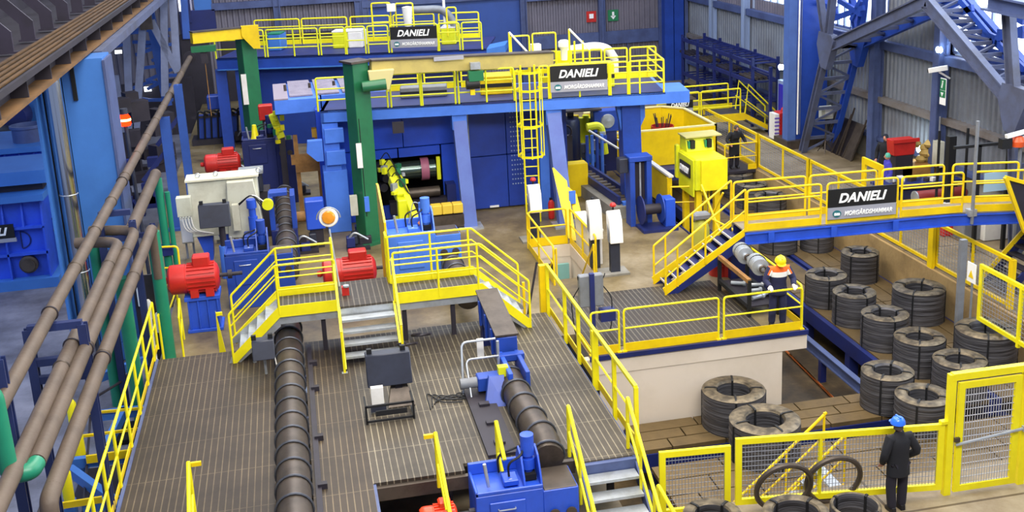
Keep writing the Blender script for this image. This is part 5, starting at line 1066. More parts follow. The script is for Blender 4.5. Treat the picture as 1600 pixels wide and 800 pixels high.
t = thing('orange_nozzle', 'orange and blue gas nozzle standing on the bright blue roller unit', 'nozzle', (2.95, 28.9, 2.3)); q = PY(661, 372, 28.8)
MB().lathe([(0, 0), (.1, 0), (.12, .06), (.07, .12), (.06, .34), (0, .34)], V((q.x, 28.8, 2.32)), n=14).build('orange_body', paint('salmon_orange', '#e08a5c', .5), t); MB().tube([(q.x, 28.8, 2.64), (q.x, 28.8, 2.95)], .07, 12).build('blue_top', BLL, t); MB().tube(fillet([V((q.x, 28.8, 2.9)), V((q.x-.2, 28.8, 3.0)), V((q.x-.35, 28.8, 2.4))], .15, 4), .015, 5).build('hose', STL, t)
# right perforated block
t = thing('perforated_enclosure', 'blue enclosure with perforated door panels behind the caged ladder', 'machine', (6.5, 35.3, ZF))
for x0, x1, z0, z1 in ((5.35, 6.55, ZF+.05, 2.5), (6.57, 7.75, ZF+.05, 2.5), (5.35, 6.55, 2.53, 4.4), (6.57, 7.75, 2.53, 4.4), (7.78, 8.6, ZF+.05, 4.4)): MB().box(x0, x1, 35.15, 35.25, z0, z1).build('door_panel', paint('panel_blue', '#1f3fa0', .4, dirt='#1a2d70', amt=.6, scale=1.), t, bevel=.008)
mb = MB()
for i in range(5):
    for j in range(16): mb.cbox((6.72+.09*i, 35.14, 1.5+.16*j), .04, .02, .04)
mb.build('perforation', GLS, t)
for x in (5.9, 7.2): MB().box(x, x+.3, 35.1, 35.15, ZF+.07, ZF+.13).build('white_label', WHT, t)
MB().box(5.36, 8.55, 36.5, 36.6, ZF, 4.4).build('back_wall', BLN, t)
mb = MB()
for x in (5.1, 5.3): mb.tube([(x, 35.0, ZF), (x, 35.0, 4.4)], .025, 6)
mb.build('pipes', STL, t)
# light blue stand column at the left of the mill
t = thing('mill_column', 'light blue stepped mill column left of the green crane post', 'column', (.9, 34.6, ZF))
q0, q1 = PY(508, 300, 34.3), PY(545, 300, 34.3); MB().box(q0.x, q1.x, 34.3, 35.2, ZF, 2.7).build('lower_column', BLL, t, bevel=.01); q0, q1 = PY(505, 220, 34.3), PY(530, 220, 34.3); MB().box(q0.x, q1.x, 34.35, 35.2, 2.7, 4.2).build('upper_column', BLL, t, bevel=.01)
for z in (2.9, 3.6): MB().box(q0.x+.05, q1.x+.15, 34.2, 34.4, z, z+.45).build('door_plate', BLL, t, bevel=.01)
q = PY(495, 240, 34); MB().prism([(q.x-.25, 34.2, q.z+.35), (q.x+.2, 34.2, q.z+.35), (q.x+.2, 34.2, q.z-.3), (q.x, 34.2, q.z-.3), (q.x-.3, 34.2, q.z)], (0, .3, 0)).build('side_bracket', BLL, t)
q = PY(487, 280, 33); t = thing('drive_box', 'bright blue gear box beside the light blue mill column', 'machine', (q.x, 33, ZF)); MB().box(q.x-.28, q.x+.28, 32.8, 33.3, ZF+.6, ZF+1.5).build('box', BLB, t, bevel=.03); MB().box(q.x-.2, q.x+.2, 32.9, 33.2, ZF, ZF+.6).build('stand', DKS, t); MB().lathe([(0, 0), (.16, 0), (.16, .3), (0, .3)], (q.x-.28, 33, ZF+1.0), axis=(-1, 0, 0), n=14).build('coupling', RUS, t)
t = thing('ochre_frame', 'dusty ochre machine frame with two beams in the dark bay left of the mill', 'frame', (.0, 36.5, ZF))
for (ax, ay), (bx_, by) in (((487, 207), (527, 204)), ((455, 250), (500, 246)), ((462, 262), (502, 258))): a, b = PY(ax, ay, 36.5), PY(bx_, by, 36.5); MB().bar((a.x, 36.5, a.z), (b.x, 36.5, (a.z+b.z)/2 if 0 else a.z), .3, .28).build('beam', RUS if ay > 220 else paint('dusty_yellow', '#c99a2c', .6), t)
for px in (462, 496): a = PY(px, 225, 36.5); MB().box(a.x-.07, a.x+.07, 36.4, 36.55, ZF, a.z+.3).build('post', RUS, t)
random.seed(5)
t = thing('yellow_manipulator', 'lemon yellow guide cluster at the far left strand under the upper duct', 'machine', (-.9, 37.5, ZF)); 
a, b = PY(425, 178, 37.5), PY(440, 215, 37.5); MB().bar(a, b, .25, .25).build('arm', LEM, t, bevel=.02); MB().bar(V((b.x, b.y, ZF)), b, .2, .2, up=V((0, 1, 0))).build('post', DKS, t)
for k in range(12): q = a.lerp(b, k/11)+V((random.uniform(-.2, .3), -.2, random.uniform(-.1, .1))); MB().cbox(q, .14, .1, random.uniform(.08, .2), random.random()).build('bracket', [LEM, GRN, YEL][k % 3], t)
a = PY(397, 200, 38.6); solo(MB().lathe([(0, 0), (.17, 0), (.13, .1), (.07, .5), (0, .52)], V((a.x, 38.7, ZF+2.305)), n=14), 'yellow_cone', YEL, 'yellow cone shaped cap standing on the far blue roller unit', 'cone')

# ================================================================ UPPER PLATFORM
ZU = 4.60
A, B = PZ(500, 174, ZU), PZ(1040, 144, ZU); uu = (B-A).normalized(); nn = V((-uu.y, uu.x, 0))
def at(px, off=0., z=ZU):
    best = None
    for i in range(-40, 241):
        q = A+uu*((B-A).length*i/200)+nn*off; q.z = z; v = q-V((0, 0, HC)); u_ = 800+FPX*v.dot(_r)/v.dot(_f)
        if best is None or abs(u_-px) < best[0]: best = (abs(u_-px), q)
    return best[1].copy()
t = thing('upper_platform', 'long light blue service platform on top of the mill, carrying pipes and machines', 'platform', (6, 34.5, ZF))
DP = 3.0
MB().prism([A, B, B+nn*DP, A+nn*DP], (0, 0, -.06)).build('walkway', BLN, t)
for a, b, off, hh in ((A, at(722), 0, .36), (at(723), at(843), .02, .36), (at(843), B, 0, .36), (A, B, DP, .5)): MB().prism([a+nn*off, b+nn*off, b+nn*off+UP*-hh, a+nn*off+UP*-hh], nn*.12).build('edge_beam', BLL, t)
MB().prism([A, A+nn*DP, A+nn*DP+UP*-.36, A+UP*-.36], uu*.1).build('end_beam', BLL, t); MB().prism([B, B+nn*DP, B+nn*DP+UP*-.36, B+UP*-.36], uu*.1).build('end_beam', BLL, t)
MB().prism([B+uu*.1, B+uu*.75, B+uu*.75+nn*1.6, B+uu*.1+nn*1.6], (0, 0, -.36)).build('end_bracket', BLL, t)
VIO = paint('grey_violet_leg', '#5a6fb4', .5, dirt='#48509a', amt=.5, scale=1.)
def leg(p0, p1, w_, m, cap=True):
    MB().bar(p1, p0, w_, w_*.8, up=V((0, 1, 0))).build('leg', m, t)
    if cap: MB().cbox(p0+UP*-.25, w_*1.1, w_, .5).build('leg_head', BLL, t); MB().cbox(V((p1.x, p1.y, ZF+.03)), w_*1.8, w_*1.6, .06).build('foot_plate', STL, t)
leg(at(716, .3, ZU-.34), PZ(735, 355, ZF)+V((0, 0, .02)), .42, VIO); leg(at(862, .3, ZU-.34), PZ(884, 352, ZF)+V((0, 0, .02)), .45, VIO)
q = at(983, .6, ZU-.36); leg(q, V((q.x+.05, q.y, ZF)), .6, BLU, False); MB().prism([q+V((-.45, -.1, 0)), q+V((.5, -.1, 0)), q+V((.5, -.1, -.5)), q+V((.2, -.1, -1.1)), q+V((-.25, -.1, -1.1))], (0, .2, 0)).build('haunch', BLL, t)
q = at(845, 1.2, ZU-.36); MB().bar(V((q.x, q.y, ZF)), q, .3, .3, up=V((0, 1, 0))).build('leg', BLL, t)
for px in (640, 625): q = at(px, .0, ZU-.36); 
MB().cbox(at(622, -.08, ZU-.62), .35, .1, .35).build('hanging_lamp', DKS, t)
t = thing('platform_railing', 'lemon yellow front railing of the upper platform in rounded panels', 'railing', A+UP*.0)
for a, b, m in ((497, 606, 2), (612, 659, 2), (662, 711, 2), (718, 805, 2), (845, 857, 2), (861, 951, 1), (954, 981, 2), (985, 1037, 2)):
    rail_panel(t, at(a), at(b), 1.02, m, 0, .03, LEM if a < 845 else YEL, .07)
for px in (761, 1000, 905): q = at(px); MB().tube([q, q+UP*1.02], .03).build('post', LEM, t)
t = thing('platform_railing', 'rear lemon yellow railing of the upper platform with toe board', 'railing', A+nn*DP)
for a, b in ((605, 655), (663, 712), (722, 800), (850, 942), (946, 980), (986, 1026)): rail_panel(t, at(a, DP-.1), at(b, DP-.1), 1.02, 2, .22, .03, YEL, .07)
q0, q1 = at(1037), at(1037, 0)+nn*(DP-.1); rail_panel(t, q0, q1, 1.02, 2, 0, .03, YEL, .07)
a, b = at(861, -.08), at(951, -.08); r_ = (b-a).normalized(); sign('black and grey name sign on the upper platform railing, right of the ladder', a+UP*.20, r_, UP, (b-a).length, .80)
# caged ladder
t = thing('caged_ladder', 'yellow caged ladder climbing from the mill floor to the upper platform', 'ladder', (6.7, 33.9, ZF))
l0, l1 = at(816, -.12), at(838, -.12); lw = (l1-l0)
for q in (l0, l1): MB().tube([V((q.x, q.y, ZF)), V((q.x, q.y, ZU+1.1))], .03).build('stringer', YEL, t)
z = ZF+.3
while z < ZU+.1: MB().tube([V((l0.x, l0.y, z)), V((l1.x, l1.y, z))], .018, 6).build('rung', YEL, t); z += .3
cc = (l0+l1)/2+nn*-.38; Rr = .40
for z in (2.95, 3.9, 5.0, 5.55):
    P_ = [l0-uu*.08, cc-uu*Rr+nn*.1, cc-uu*Rr*.75-nn*.22, cc-nn*.36, cc+uu*Rr*.75-nn*.22, cc+uu*Rr+nn*.1, l1+uu*.08]
    mb = MB(); Q = fillet([V((p.x, p.y, z)) for p in P_], .15, 3)
    for a, b in zip(Q, Q[1:]): mb.bar(a, b, .012, .07)
    mb.build('cage_hoop', YEL, t)
for p in P_[1:-1]: MB().bar(V((p.x, p.y, 2.9)), V((p.x, p.y, 5.6)), .03, .02, up=V((0, 1, 0))).build('cage_bar', YEL, t)
# pipes and machines on the upper platform
t = thing('fume_pipe', 'white bent pipe with a white cylinder on top of the right platform', 'pipe', at(930, 2.4))
P_ = [PY(a, b, 36.2) for a, b in ((880, 80), (905, 76), (930, 72), (950, 76), (960, 92))]; MB().tube(fillet(P_, .4, 4), .15, 14).build('bent_pipe', WHT, t); a = PY(881, 70, 35.6)
MB().lathe([(0, -.5), (.1, -.5), (.12, -.15), (.19, -.05), (.19, .1), (.12, .16), (0, .16)], a, n=16).build('white_cylinder', WHT, t)
a = PY(837, 74, 35.6); MB().cbox(a, .3, .3, .22).build('fan_box', WHT, t); MB().tube([a, a-UP*.6], .07, 8).build('fan_stem', GRY, t)
MB().cbox(V((P_[0].x, 36.2, ZU+.5)), .5, .4, 1.0).build('pipe_foot', YEL, t); MB().tube([V((P_[-1].x, 36.2, ZU)), P_[-1]], .14, 12).build('pipe_drop', WHT, t)
def hood(label, px0, px1, off, m, h):
    a, b = at(px0, off), at(px1, off); t = thing('mill_hood', label, 'machine', a); MB().prism([a, b, b+UP*h, a+UP*h], nn*.8).build('hood', m, t, bevel=.03); MB().prism([a+UP*h*.4-nn*.02, b+UP*h*.4-nn*.02, b+UP*h*.6-nn*.02, a+UP*h*.6-nn*.02], nn*.02).build('band', BLK, t); return t
hood('yellow machine cover on the upper platform between crane beam and ladder', 750, 800, 1.2, AMB, .6)
hood('low grey machine cover on the upper platform behind the first rails', 625, 700, 1.4, GRY, .35)
hood('yellow machine cover behind the name sign on the upper platform', 870, 960, 1.4, LEM, .75)
t = thing('access_frame', 'raised yellow access frame with white diagonal rails on the upper platform', 'frame', at(850, 1.8))
for a, b, z0, z1 in ((802, 830, .5, 1.75), (836, 870, .5, 1.8)): rail_panel(t, at(a, 1.8)+UP*z0, at(b, 1.8)+UP*z0, z1-z0, 1, .15, .028, YEL, .07)
for px, pm in ((800, 827), (893, 922)): MB().tube([at(px, 1.7)+UP*1.9, at(pm, 1.7)+UP*1.2], .035).build('white_rail', WHT, t); MB().tube([at(px, 1.7), at(px, 1.7)+UP*1.9], .03).build('post', YEL, t); MB().tube([at(pm, 1.7), at(pm, 1.7)+UP*1.2], .03).build('post', YEL, t)
for px in (900, 912): MB().tube([at(px, 1.7), at(px, 1.7)+UP*1.5], .03).build('post', YEL, t)
# duct box left of the platform
q0, q1 = PZ(428, 158, 4.75), PZ(500, 152, 4.75)
t = thing('wrapped_duct', 'long blue duct box with crumpled white wrapped top left of the upper platform', 'duct', (q0.x, q0.y, 4.3)); w3 = (q1-q0).normalized(); n3 = V((-w3.y, w3.x, 0)); e = q0+w3*3.0
MB().prism([q0, q0+w3*1.45, q0+w3*1.45-UP*.45, q0-UP*.45], n3*3.2).build('duct_box', BLL, t, bevel=.01); MB().prism([q0+w3*1.5+n3*.3, e+n3*.3, e+n3*.3-UP*.45, q0+w3*1.5+n3*.3-UP*.45], n3*2.9).build('duct_box', BLL, t, bevel=.01)
mb = MB(); random.seed(9)
for i in range(3):
    for j in range(3):
        a = q0+w3*(.5+i*.85)+n3*(.4+j*.95); mb.prism([a+UP*.01, a+w3*.75+UP*.01, a+w3*.72+n3*.85+UP*(.05+.05*random.random()), a+n3*.85+UP*(.03+.05*random.random())], (0, 0, .05))
mb.build('wrapping', paint('crumpled_foil', '#8d8594', .5, .2, dirt='#6a6070', amt=.6, scale=3., bump=.6), t); MB().prism([q0+UP*.01, q0+w3*.45+UP*.01, q0+w3*.45+n3*3.1+UP*.01, q0+n3*3.1+UP*.01], (0, 0, .04)).build('dusty_plate', paint('dusty_lilac', '#8d8390', .7), t)
for k in range(4): MB().lathe([(0, 0), (.05, 0), (.05, .25), (0, .25)], q0+w3*(.4+.8*k)+n3*1.5, n=8).build('fitting', RAW, t)

# ================================================================ BACK PLATFORM
Yb = ZU
A2, B2 = PZ(338, 92, 4.6), PZ(760, 77, 4.6); u2 = (B2-A2).normalized(); n2 = V((-u2.y, u2.x, 0))
def at2(px, off=0., z=4.6):
    best = None
    for i in range(-60, 261):
        q = A2+u2*((B2-A2).length*i/200)+n2*off; q.z = z; v = q-V((0, 0, HC)); u_ = 800+FPX*v.dot(_r)/v.dot(_f)
        if best is None or abs(u_-px) < best[0]: best = (abs(u_-px), q)
    return best[1].copy()
t = thing('back_platform', 'deep blue service platform in the background over the farther mill', 'platform', (A2+B2)/2)
MB().prism([A2, B2, B2+n2*4, A2+n2*4], (0, 0, -.08)).build('walkway', BLN, t); MB().prism([A2, B2, B2-UP*.45, A2-UP*.45], n2*.15).build('edge_beam', BLU, t); MB().prism([A2-UP*.45-n2*.05, B2-UP*.45-n2*.05, B2-UP*.5-n2*.05, A2-UP*.5-n2*.05], n2*.3).build('lower_flange', BLC, t)
q = at2(788, 1); MB().prism([B2, q, q+n2*1.5, B2+n2*1.5], (0, 0, -.3)).build('side_arm', BLC, t)
for px in (345, 375, 560): q = at2(px, .4, 4.1); MB().bar(V((q.x, q.y, ZF)), q, .45, .45, up=V((0, 1, 0))).build('leg', BLU, t)
MB().prism([at2(385, .8, 4.1), at2(560, .8, 4.1), at2(560, .8, ZF), at2(385, .8, ZF)], n2*.1).build('blue_curtain_wall', paint('curtain_blue', '#1b3c98', .5, dirt='#142a6a', amt=.6, scale=.6), t)
MB().prism([at2(563, .8, 4.1), at2(760, .8, 4.1), at2(760, .8, ZF), at2(563, .8, ZF)], n2*.1).build('dark_curtain_wall', BLN, t)
t = thing('platform_railing', 'front yellow railing of the back platform in tall rounded panels', 'railing', A2)
for a, b, m in ((339, 414, 2), (418, 498, 2), (502, 540, 2), (543, 572, 1), (576, 608, 2), (612, 684, 1), (687, 720, 2), (723, 753, 2)): rail_panel(t, at2(a), at2(b), 1.12, m, 0, .035, LEM, .09)
for px in (375, 460): q = at2(px); MB().tube([q, q+UP*1.12], .035).build('post', LEM, t)
t = thing('platform_railing', 'rear yellow railing of the back platform', 'railing', A2+n2*3.8)
for a, b in ((400, 470), (475, 545), (550, 610), (616, 680), (688, 750)): rail_panel(t, at2(a, 3.8), at2(b, 3.8), 1.12, 2, .2, .035, YEL, .09)
a, b = at2(612, -.1), at2(684, -.1); sign('small black and grey name sign on the back platform railing', a+UP*.2, (b-a).normalized(), UP, (b-a).length, .85)
t = thing('access_frame', 'raised lemon yellow access frame with white pipe on the back platform', 'frame', at2(640, 1.5))
for a, b, z0, z1 in ((585, 615, .3, 1.9), (622, 650, .6, 1.85), (700, 715, .4, 1.6)): rail_panel(t, at2(a, 1.5)+UP*z0, at2(b, 1.5)+UP*z0, z1-z0, 1, 0, .035, YEL, .09)
MB().tube(fillet([at2(640, 2)+UP*1.5, at2(700, 2)+UP*1.5, at2(715, 2)+UP*.6], .6, 5), .17, 12).build('white_pipe', GRY, t); a = at2(697, 2); MB().tube([a, a+UP*2.9], .06, 8).build('white_pole', WHT, t)
a = at2(641, 1.4)+UP*1.5; MB().lathe([(0, -.6), (.15, -.6), (.2, -.1), (.22, .2), (0, .25)], a, n=14).build('white_cylinder', WHT, t); a = at2(615, 1.4)+UP*1.7; MB().cbox(a, .35, .3, .3).build('fan_box', WHT, t)
for px0, px1, l in ((520, 545, 'yellow machine cover on the back platform, left part'), (545, 568, 'white topped machine cover on the back platform'), (690, 712, 'yellow machine cover right of the sign on the back platform'), (420, 440, 'blue valve station at the left end of the back platform')):
    a, b = at2(px0, 1.8), at2(px1, 1.8); tt = thing('mill_hood', l, 'machine', a); MB().prism([a, b, b+UP*.7, a+UP*.7], n2*1.0).build('hood', BLC if px0 == 420 else (LEM if px0 != 545 else WHT), tt, bevel=.04); MB().prism([a+UP*.7, b+UP*.7, b+UP*.75, a+UP*.75], n2*.8).build('lid', WHT if px0 != 420 else TEA, tt)
# green slewing cranes
def crane(label, base, ztop, w_, arm0, arm1, armm, ah, rot):
    t = thing('slewing_crane', label, 'crane', base); b = V(base)
    MB().cbox((b.x, b.y, (b.z+ztop)/2), w_, w_, ztop-b.z, rot).build('post', GRN, t, bevel=.015); MB().cbox((b.x, b.y, ztop+.03), w_*1.25, w_*1.25, .06, rot).build('cap', RAW, t)
    MB().cbox((b.x, b.y, b.z+.04), w_*1.7, w_*1.7, .08, rot).build('base_plate', GRN, t)
    MB().bar(arm0, arm1, .3, ah).build('jib', armm, t, bevel=.01); MB().bar(V(arm0)+UP*(ah/2+.02), V(arm1)+UP*(ah/2+.02), .42, .04).build('jib_flange', RAW, t); return t
a0 = PY(580, 108, 32.6); a1 = PY(862, 92, 34.0)
zt = PY(556, 97, 33.0).z
t = crane('green slewing crane post with long beige jib in front of the upper platform', (PY(575, 340, 33.0).x, 33.0, ZF), zt, .55, V((a0.x, 32.9, a0.z)), V((a1.x, 34.0, a1.z)), paint('beige_yellow_jib', '#b7a55c', .5, dirt='#8f8250', amt=.5, scale=1.5), .42, .5)
q = PY(590, 122, 32.8); MB().prism([(q.x-.28, 32.65, q.z+.25), (q.x+.5, 32.65, q.z+.25), (q.x+.32, 32.65, q.z-.36), (q.x-.22, 32.65, q.z-.36)], (0, .2, 0)).build('jib_bracket', paint('worn_yellow', '#c9bd84', .5), t, bevel=.02)
q = PY(566, 136, 32.6); MB().lathe([(0, 0), (.16, 0), (.16, .7), (0, .7)], (q.x, 32.6, q.z), axis=(1, 0, .05), n=14).build('slewing_drive', GRN, t)
q = PY(743, 118, 33.2); MB().cbox(q, .45, .3, .3).build('hoist', GRN, t); MB().lathe([(0, -.2), (.16, -.2), (.16, .2), (0, .2)], q+V((-.1, 0, -.25)), axis=(1, 0, 0), n=12).build('hoist_drum', BLK, t); MB().cbox(q+UP*.3, .3, .2, .2).build('trolley', STL, t); MB().cbox(q+V((-.12, 0, -.5)), .14, .12, .16).build('hook_block', AMB, t)
MB().cbox((PY(702, 100, 33).x, 33.05, a0.z+.08), .9, .02, .12).build('jib_plate', SGY, t)
bx = t.location
MB().cbox((bx.x-.12, 32.6, 3.5), .16, .03, .75).build('white_notice', WHT, t); MB().tube([(bx.x-.05, 32.66, 4.6), (bx.x-.05, 32.66, 1.6)], .015, 5).build('pendant_cable', BLK, t); MB().cbox((bx.x-.02, 32.6, 2.0), .14, .1, .45).build('pendant_box', BLL, t); MB().cbox((bx.x-.4, 32.8, 1.95), .22, .2, .6).build('side_box', BEI, t)
a0 = PY(388, 52, 44.5); a1 = PY(297, 68, 43.0); zt = PY(380, 60, 45).z
t = crane('green slewing crane post with short golden jib at the far left', (PY(397, 190, 45.0).x, 45.0, ZF), zt+.1, .6, V((a0.x+.3, 44.8, a0.z)), V((a1.x, 43.8, a1.z+.1)), AMB, .42, .45)
q = PY(390, 52, 44.4); MB().prism([(q.x-.3, 44.35, q.z+.3), (q.x+.35, 44.35, q.z+.3), (q.x+.35, 44.35, q.z-.6), (q.x+.1, 44.35, q.z-.6), (q.x-.3, 44.35, q.z-.1)], (0, .15, 0)).build('jib_bracket', AMB, t); q = PY(318, 76, 43.8); MB().cbox(q, .9, .3, .22).build('hoist', GRN, t); MB().cbox(q+V((0, 0, -.35)), .25, .2, .4).build('hook_block', DKS, t); MB().tube([q, q-UP*2.6], .015, 5).build('pendant_cable', RUS, t)
MB().cbox((t.location.x-.2, 44.6, 3.8), .2, .03, 1.2).build('white_notice', WHT, t)
# stuff under the back platform
q = PZ(345, 225, ZF); t = thing('pump_skid', 'blue and black pump skid with tangled hoses at the far left under the back platform', 'machine', q)
MB().box(q.x-1.2, q.x+1.0, q.y, q.y+1.2, ZF, ZF+.25).build('skid_frame', DKS, t); MB().box(q.x-.9, q.x+.8, q.y+.2, q.y+1, ZF+.25, ZF+1.2).build('tank', BLU, t, bevel=.03); MB().box(q.x-1.1, q.x+1.0, q.y, q.y+.05, ZF+1.2, ZF+1.3).build('rail', DKS, t)
for k in range(7): x = q.x-.9+.28*k; MB().tube(fillet([V((x, q.y-.05, ZF+.3)), V((x+.1, q.y-.1, ZF+1.6)), V((x+.5, q.y, ZF+1.3))], .2, 4), .05, 6).build('hose', BLK, t)
MB().cbox((q.x, q.y+.5, ZF+1.8), .8, .6, .6).build('motor_block', BLU, t, bevel=.04)
q = PY(415, 175, 41); t = thing('red_housing', 'small red machine housing in the dark bay behind the left duct', 'machine', (q.x, 41, ZF)); MB().cbox(q, .5, .4, .55).build('housing', RED, t, bevel=.03); MB().box(q.x-.15, q.x+.15, 40.9, 41.1, ZF, q.z-.27).build('stand', DKS, t)
random.seed(11)
for i, (px, py, yy) in enumerate(((372, 255, 41), (365, 235, 42), (383, 205, 43), (470, 285, 32.5), (560, 370, 29.5), (572, 352, 31), (528, 412, 27.5), (480, 375, 30))):
    q = PZ(px, py+18, ZF); t = thing('valve_block', ('black pump cluster at the far left strand', 'dark motor cluster behind the far red motor', 'dark gear cluster at the foot of the far green crane', 'low dark valve block right of the left strand', 'dark pump block with silver pipe below the green crane post', 'black motor block at the green crane foot', 'small grey lidded box on the mill floor by the lamp pole', 'dark blue box right of the ribbed conduit on the mill floor')[i], 'machine', q)
    for k in range(4): MB().cbox(q+V((random.uniform(-.25, .25), random.uniform(-.1, .3), random.uniform(.12, .35))), random.uniform(.2, .4), .25, random.uniform(.2, .4)).build('block', [DKS, BLK, DRK, BLN][(i+k) % 4], t, bevel=.02)
    MB().cbox(q+UP*.04, .7, .5, .08).build('base', DKS, t); MB().tube(fillet([q+V((-.3, -.1, .3)), q+V((-.1, -.2, .6)), q+V((.3, -.15, .3))], .15, 4), .03, 6).build('pipe', STL, t)

# ================================================================ RIGHT MACHINES
q = PZ(1003, 358, ZF)
t = thing('pinch_stand', 'blue upright frame machine with two big round discs at its foot', 'machine', q); x, y = q.x, q.y+.3
for dx in (-.25, .28): MB().box(x+dx, x+dx+.16, y, y+.5, ZF, ZF+2.15).build('upright', BLU, t, bevel=.01)
MB().box(x-.27, x+.46, y-.02, y+.52, ZF+2.05, ZF+2.2).build('head', BLU, t, bevel=.01); MB().box(x-.08, x+.27, y+.2, y+.4, ZF+.8, ZF+2.0).build('slide', DKS, t); MB().tube([(x+.1, y+.1, ZF+.6), (x+.1, y+.1, ZF+2.0)], .03).build('spindle', STL, t)
for dx in (.0, .62): MB().lathe([(0, 0), (.44, 0), (.44, .03), (.2, .05), (0, .05)], (x+dx-.05, y-.35, ZF+.62), axis=(1, 0, 0), n=28).build('disc', BLN if dx == 0 else BLU, t)
MB().tube([(x, y-.35, ZF+.62), (x+.6, y-.35, ZF+.62)], .16, 14).build('hub', DKS, t); MB().box(x+.66, x+.98, y-.6, y-.1, ZF+.08, ZF+.95).build('gear_case', BLB, t, bevel=.02); MB().box(x-.1, x+1.0, y-.8, y+.0, ZF, ZF+.09).build('base', BLN, t); MB().box(x-.55, x-.27, y+.1, y+.45, ZF+1.7, ZF+2.15).build('side_box', DRK, t, bevel=.02)
a, b = PZ(950, 300, ZF+.55), PZ(985, 325, ZF+.55)
t = thing('roller_trough', 'blue roller trough on a concrete bed leading to the pinch stand', 'machine', (a.x, a.y, ZF)); c0, c1 = V((9.42, 37.2, ZF)), V((9.75, 32.6, ZF))
MB().bar(c0+UP*.2, c1+UP*.2, .8, .4).build('concrete_bed', CNG, t)
for dx in (-.25, .3): MB().bar(c0+V((dx+.15, 0, .55)), c1+V((dx+.15, .2, .55)), .1, .26).build('side_wall', BLN, t)
mb = MB()
for k in range(12): q = c0.lerp(c1, k/12)+V((.15, 0, .5)); mb.tube([q-V((.22, 0, 0)), q+V((.26, 0, 0))], .07, 8)
mb.build('rollers', RAW, t); MB().box(9.75, 10.05, 32.7, 33.2, ZF+.1, ZF+.5).build('gearbox', BLL, t)
t = thing('laying_head', 'dark cylindrical laying head machine with blue and yellow tubing', 'machine', (9.5, 38.5, ZF))
MB().lathe([(0, 0), (.48, 0), (.48, 2.0), (.44, 2.1), (0, 2.1)], (9.45, 38.6, ZF), n=30).build('drum', paint('midnight_blue', '#131c3c', .35), t)
q = PY(932, 180, 37.8); random.seed(21)
a_, b_ = PY(930, 200, 37.6), PY(945, 240, 37.6); MB().tube(fillet([a_+V((-.3, 0, .05)), a_+V((.2, 0, .1)), b_], .3, 5), .14, 10).build('yellow_tube', LEM, t)
for k in range(14): q = V((9.75+random.uniform(0, .9), 37.4+random.uniform(0, .4), ZF+random.uniform(.3, 1.6))); MB().cbox(q, random.uniform(.1, .22), .2, random.uniform(.15, .5)).build('block', [BLU, BLC, DRK, STL, BLN][k % 5], t, bevel=.01)
for k in range(4): MB().tube([(9.85+.18*k, 37.3, ZF), (9.85+.18*k, 37.3, ZF+1.7)], .06, 8).build('cylinder', [BLU, BLL][k % 2], t)
MB().tube([(9.9, 37.2, ZF+1.9), (10.9, 37.0, ZF+1.2)], .04, 8).build('white_hose', WHT, t)
q = PY(948, 190, 38.5); t = thing('fan_box', 'blue box with a round grey fan in its face beside the yellow tubes', 'machine', (q.x, 38.5, ZF))
MB().cbox(q+V((0, .3, 0)), .95, .5, .8).build('box', BLU, t, bevel=.03); MB().lathe([(0, 0), (.27, 0), (.24, .05), (.08, .06), (0, .08)], q+V((.05, .05, 0)), axis=(0, -1, 0), n=22).build('fan', STL, t); MB().box(q.x-.4, q.x+.4, 38.6, 39.0, ZF, q.z-.4).build('stand', BLN, t)
t = thing('yellow_pipes', 'row of thick lemon yellow bent pipes under a dark canopy', 'pipes', (9.5, 39.5, ZF))
for k, px in enumerate((899, 907, 915, 923, 930)): a = PY(px, 180+(k % 2)*4, 39.3); MB().tube(fillet([a, a-UP*.7, V((a.x+.1, a.y-.2, ZF+.2))], .2, 4), .13, 12).build('pipe', LEM if k != 0 else AMB, t)
a, b = PY(875, 172, 38.8), PY(935, 168, 38.8); MB().bar(a, b, .9, .06).build('canopy', DKS, t); MB().bar(PY(905, 160, 38.8), PY(925, 160, 38.8), .5, .12).build('yellow_top', LEM, t)
for px in (880, 892): a = PY(px, 176, 38.9); MB().box(a.x-.1, a.x+.1, 38.9, 39.1, ZF, a.z).build('canopy_post', DKS, t)
t = thing('yellow_cabinet', 'flat yellow cabinet with dusty olive shade standing behind the extinguisher', 'cabinet', PZ(900, 308, ZF)); q = PZ(900, 308, ZF); MB().box(q.x-.45, q.x+.45, q.y, q.y+.5, ZF, ZF+1.15).build('body', AMB, t, bevel=.015); MB().box(q.x-.44, q.x-.2, q.y+.7, q.y+1.2, ZF, ZF+2.0).build('tall_part', RUS, t)
a = PY(884, 205, 37); MB().ring((a.x, 37, a.z), (.3, 1, 0), .2, .04, 18, 6).build('hose_reel', DKS, t); MB().box(a.x+.05, a.x+.2, 36.9, 37.1, ZF, a.z-.15).build('reel_post', DKS, t)
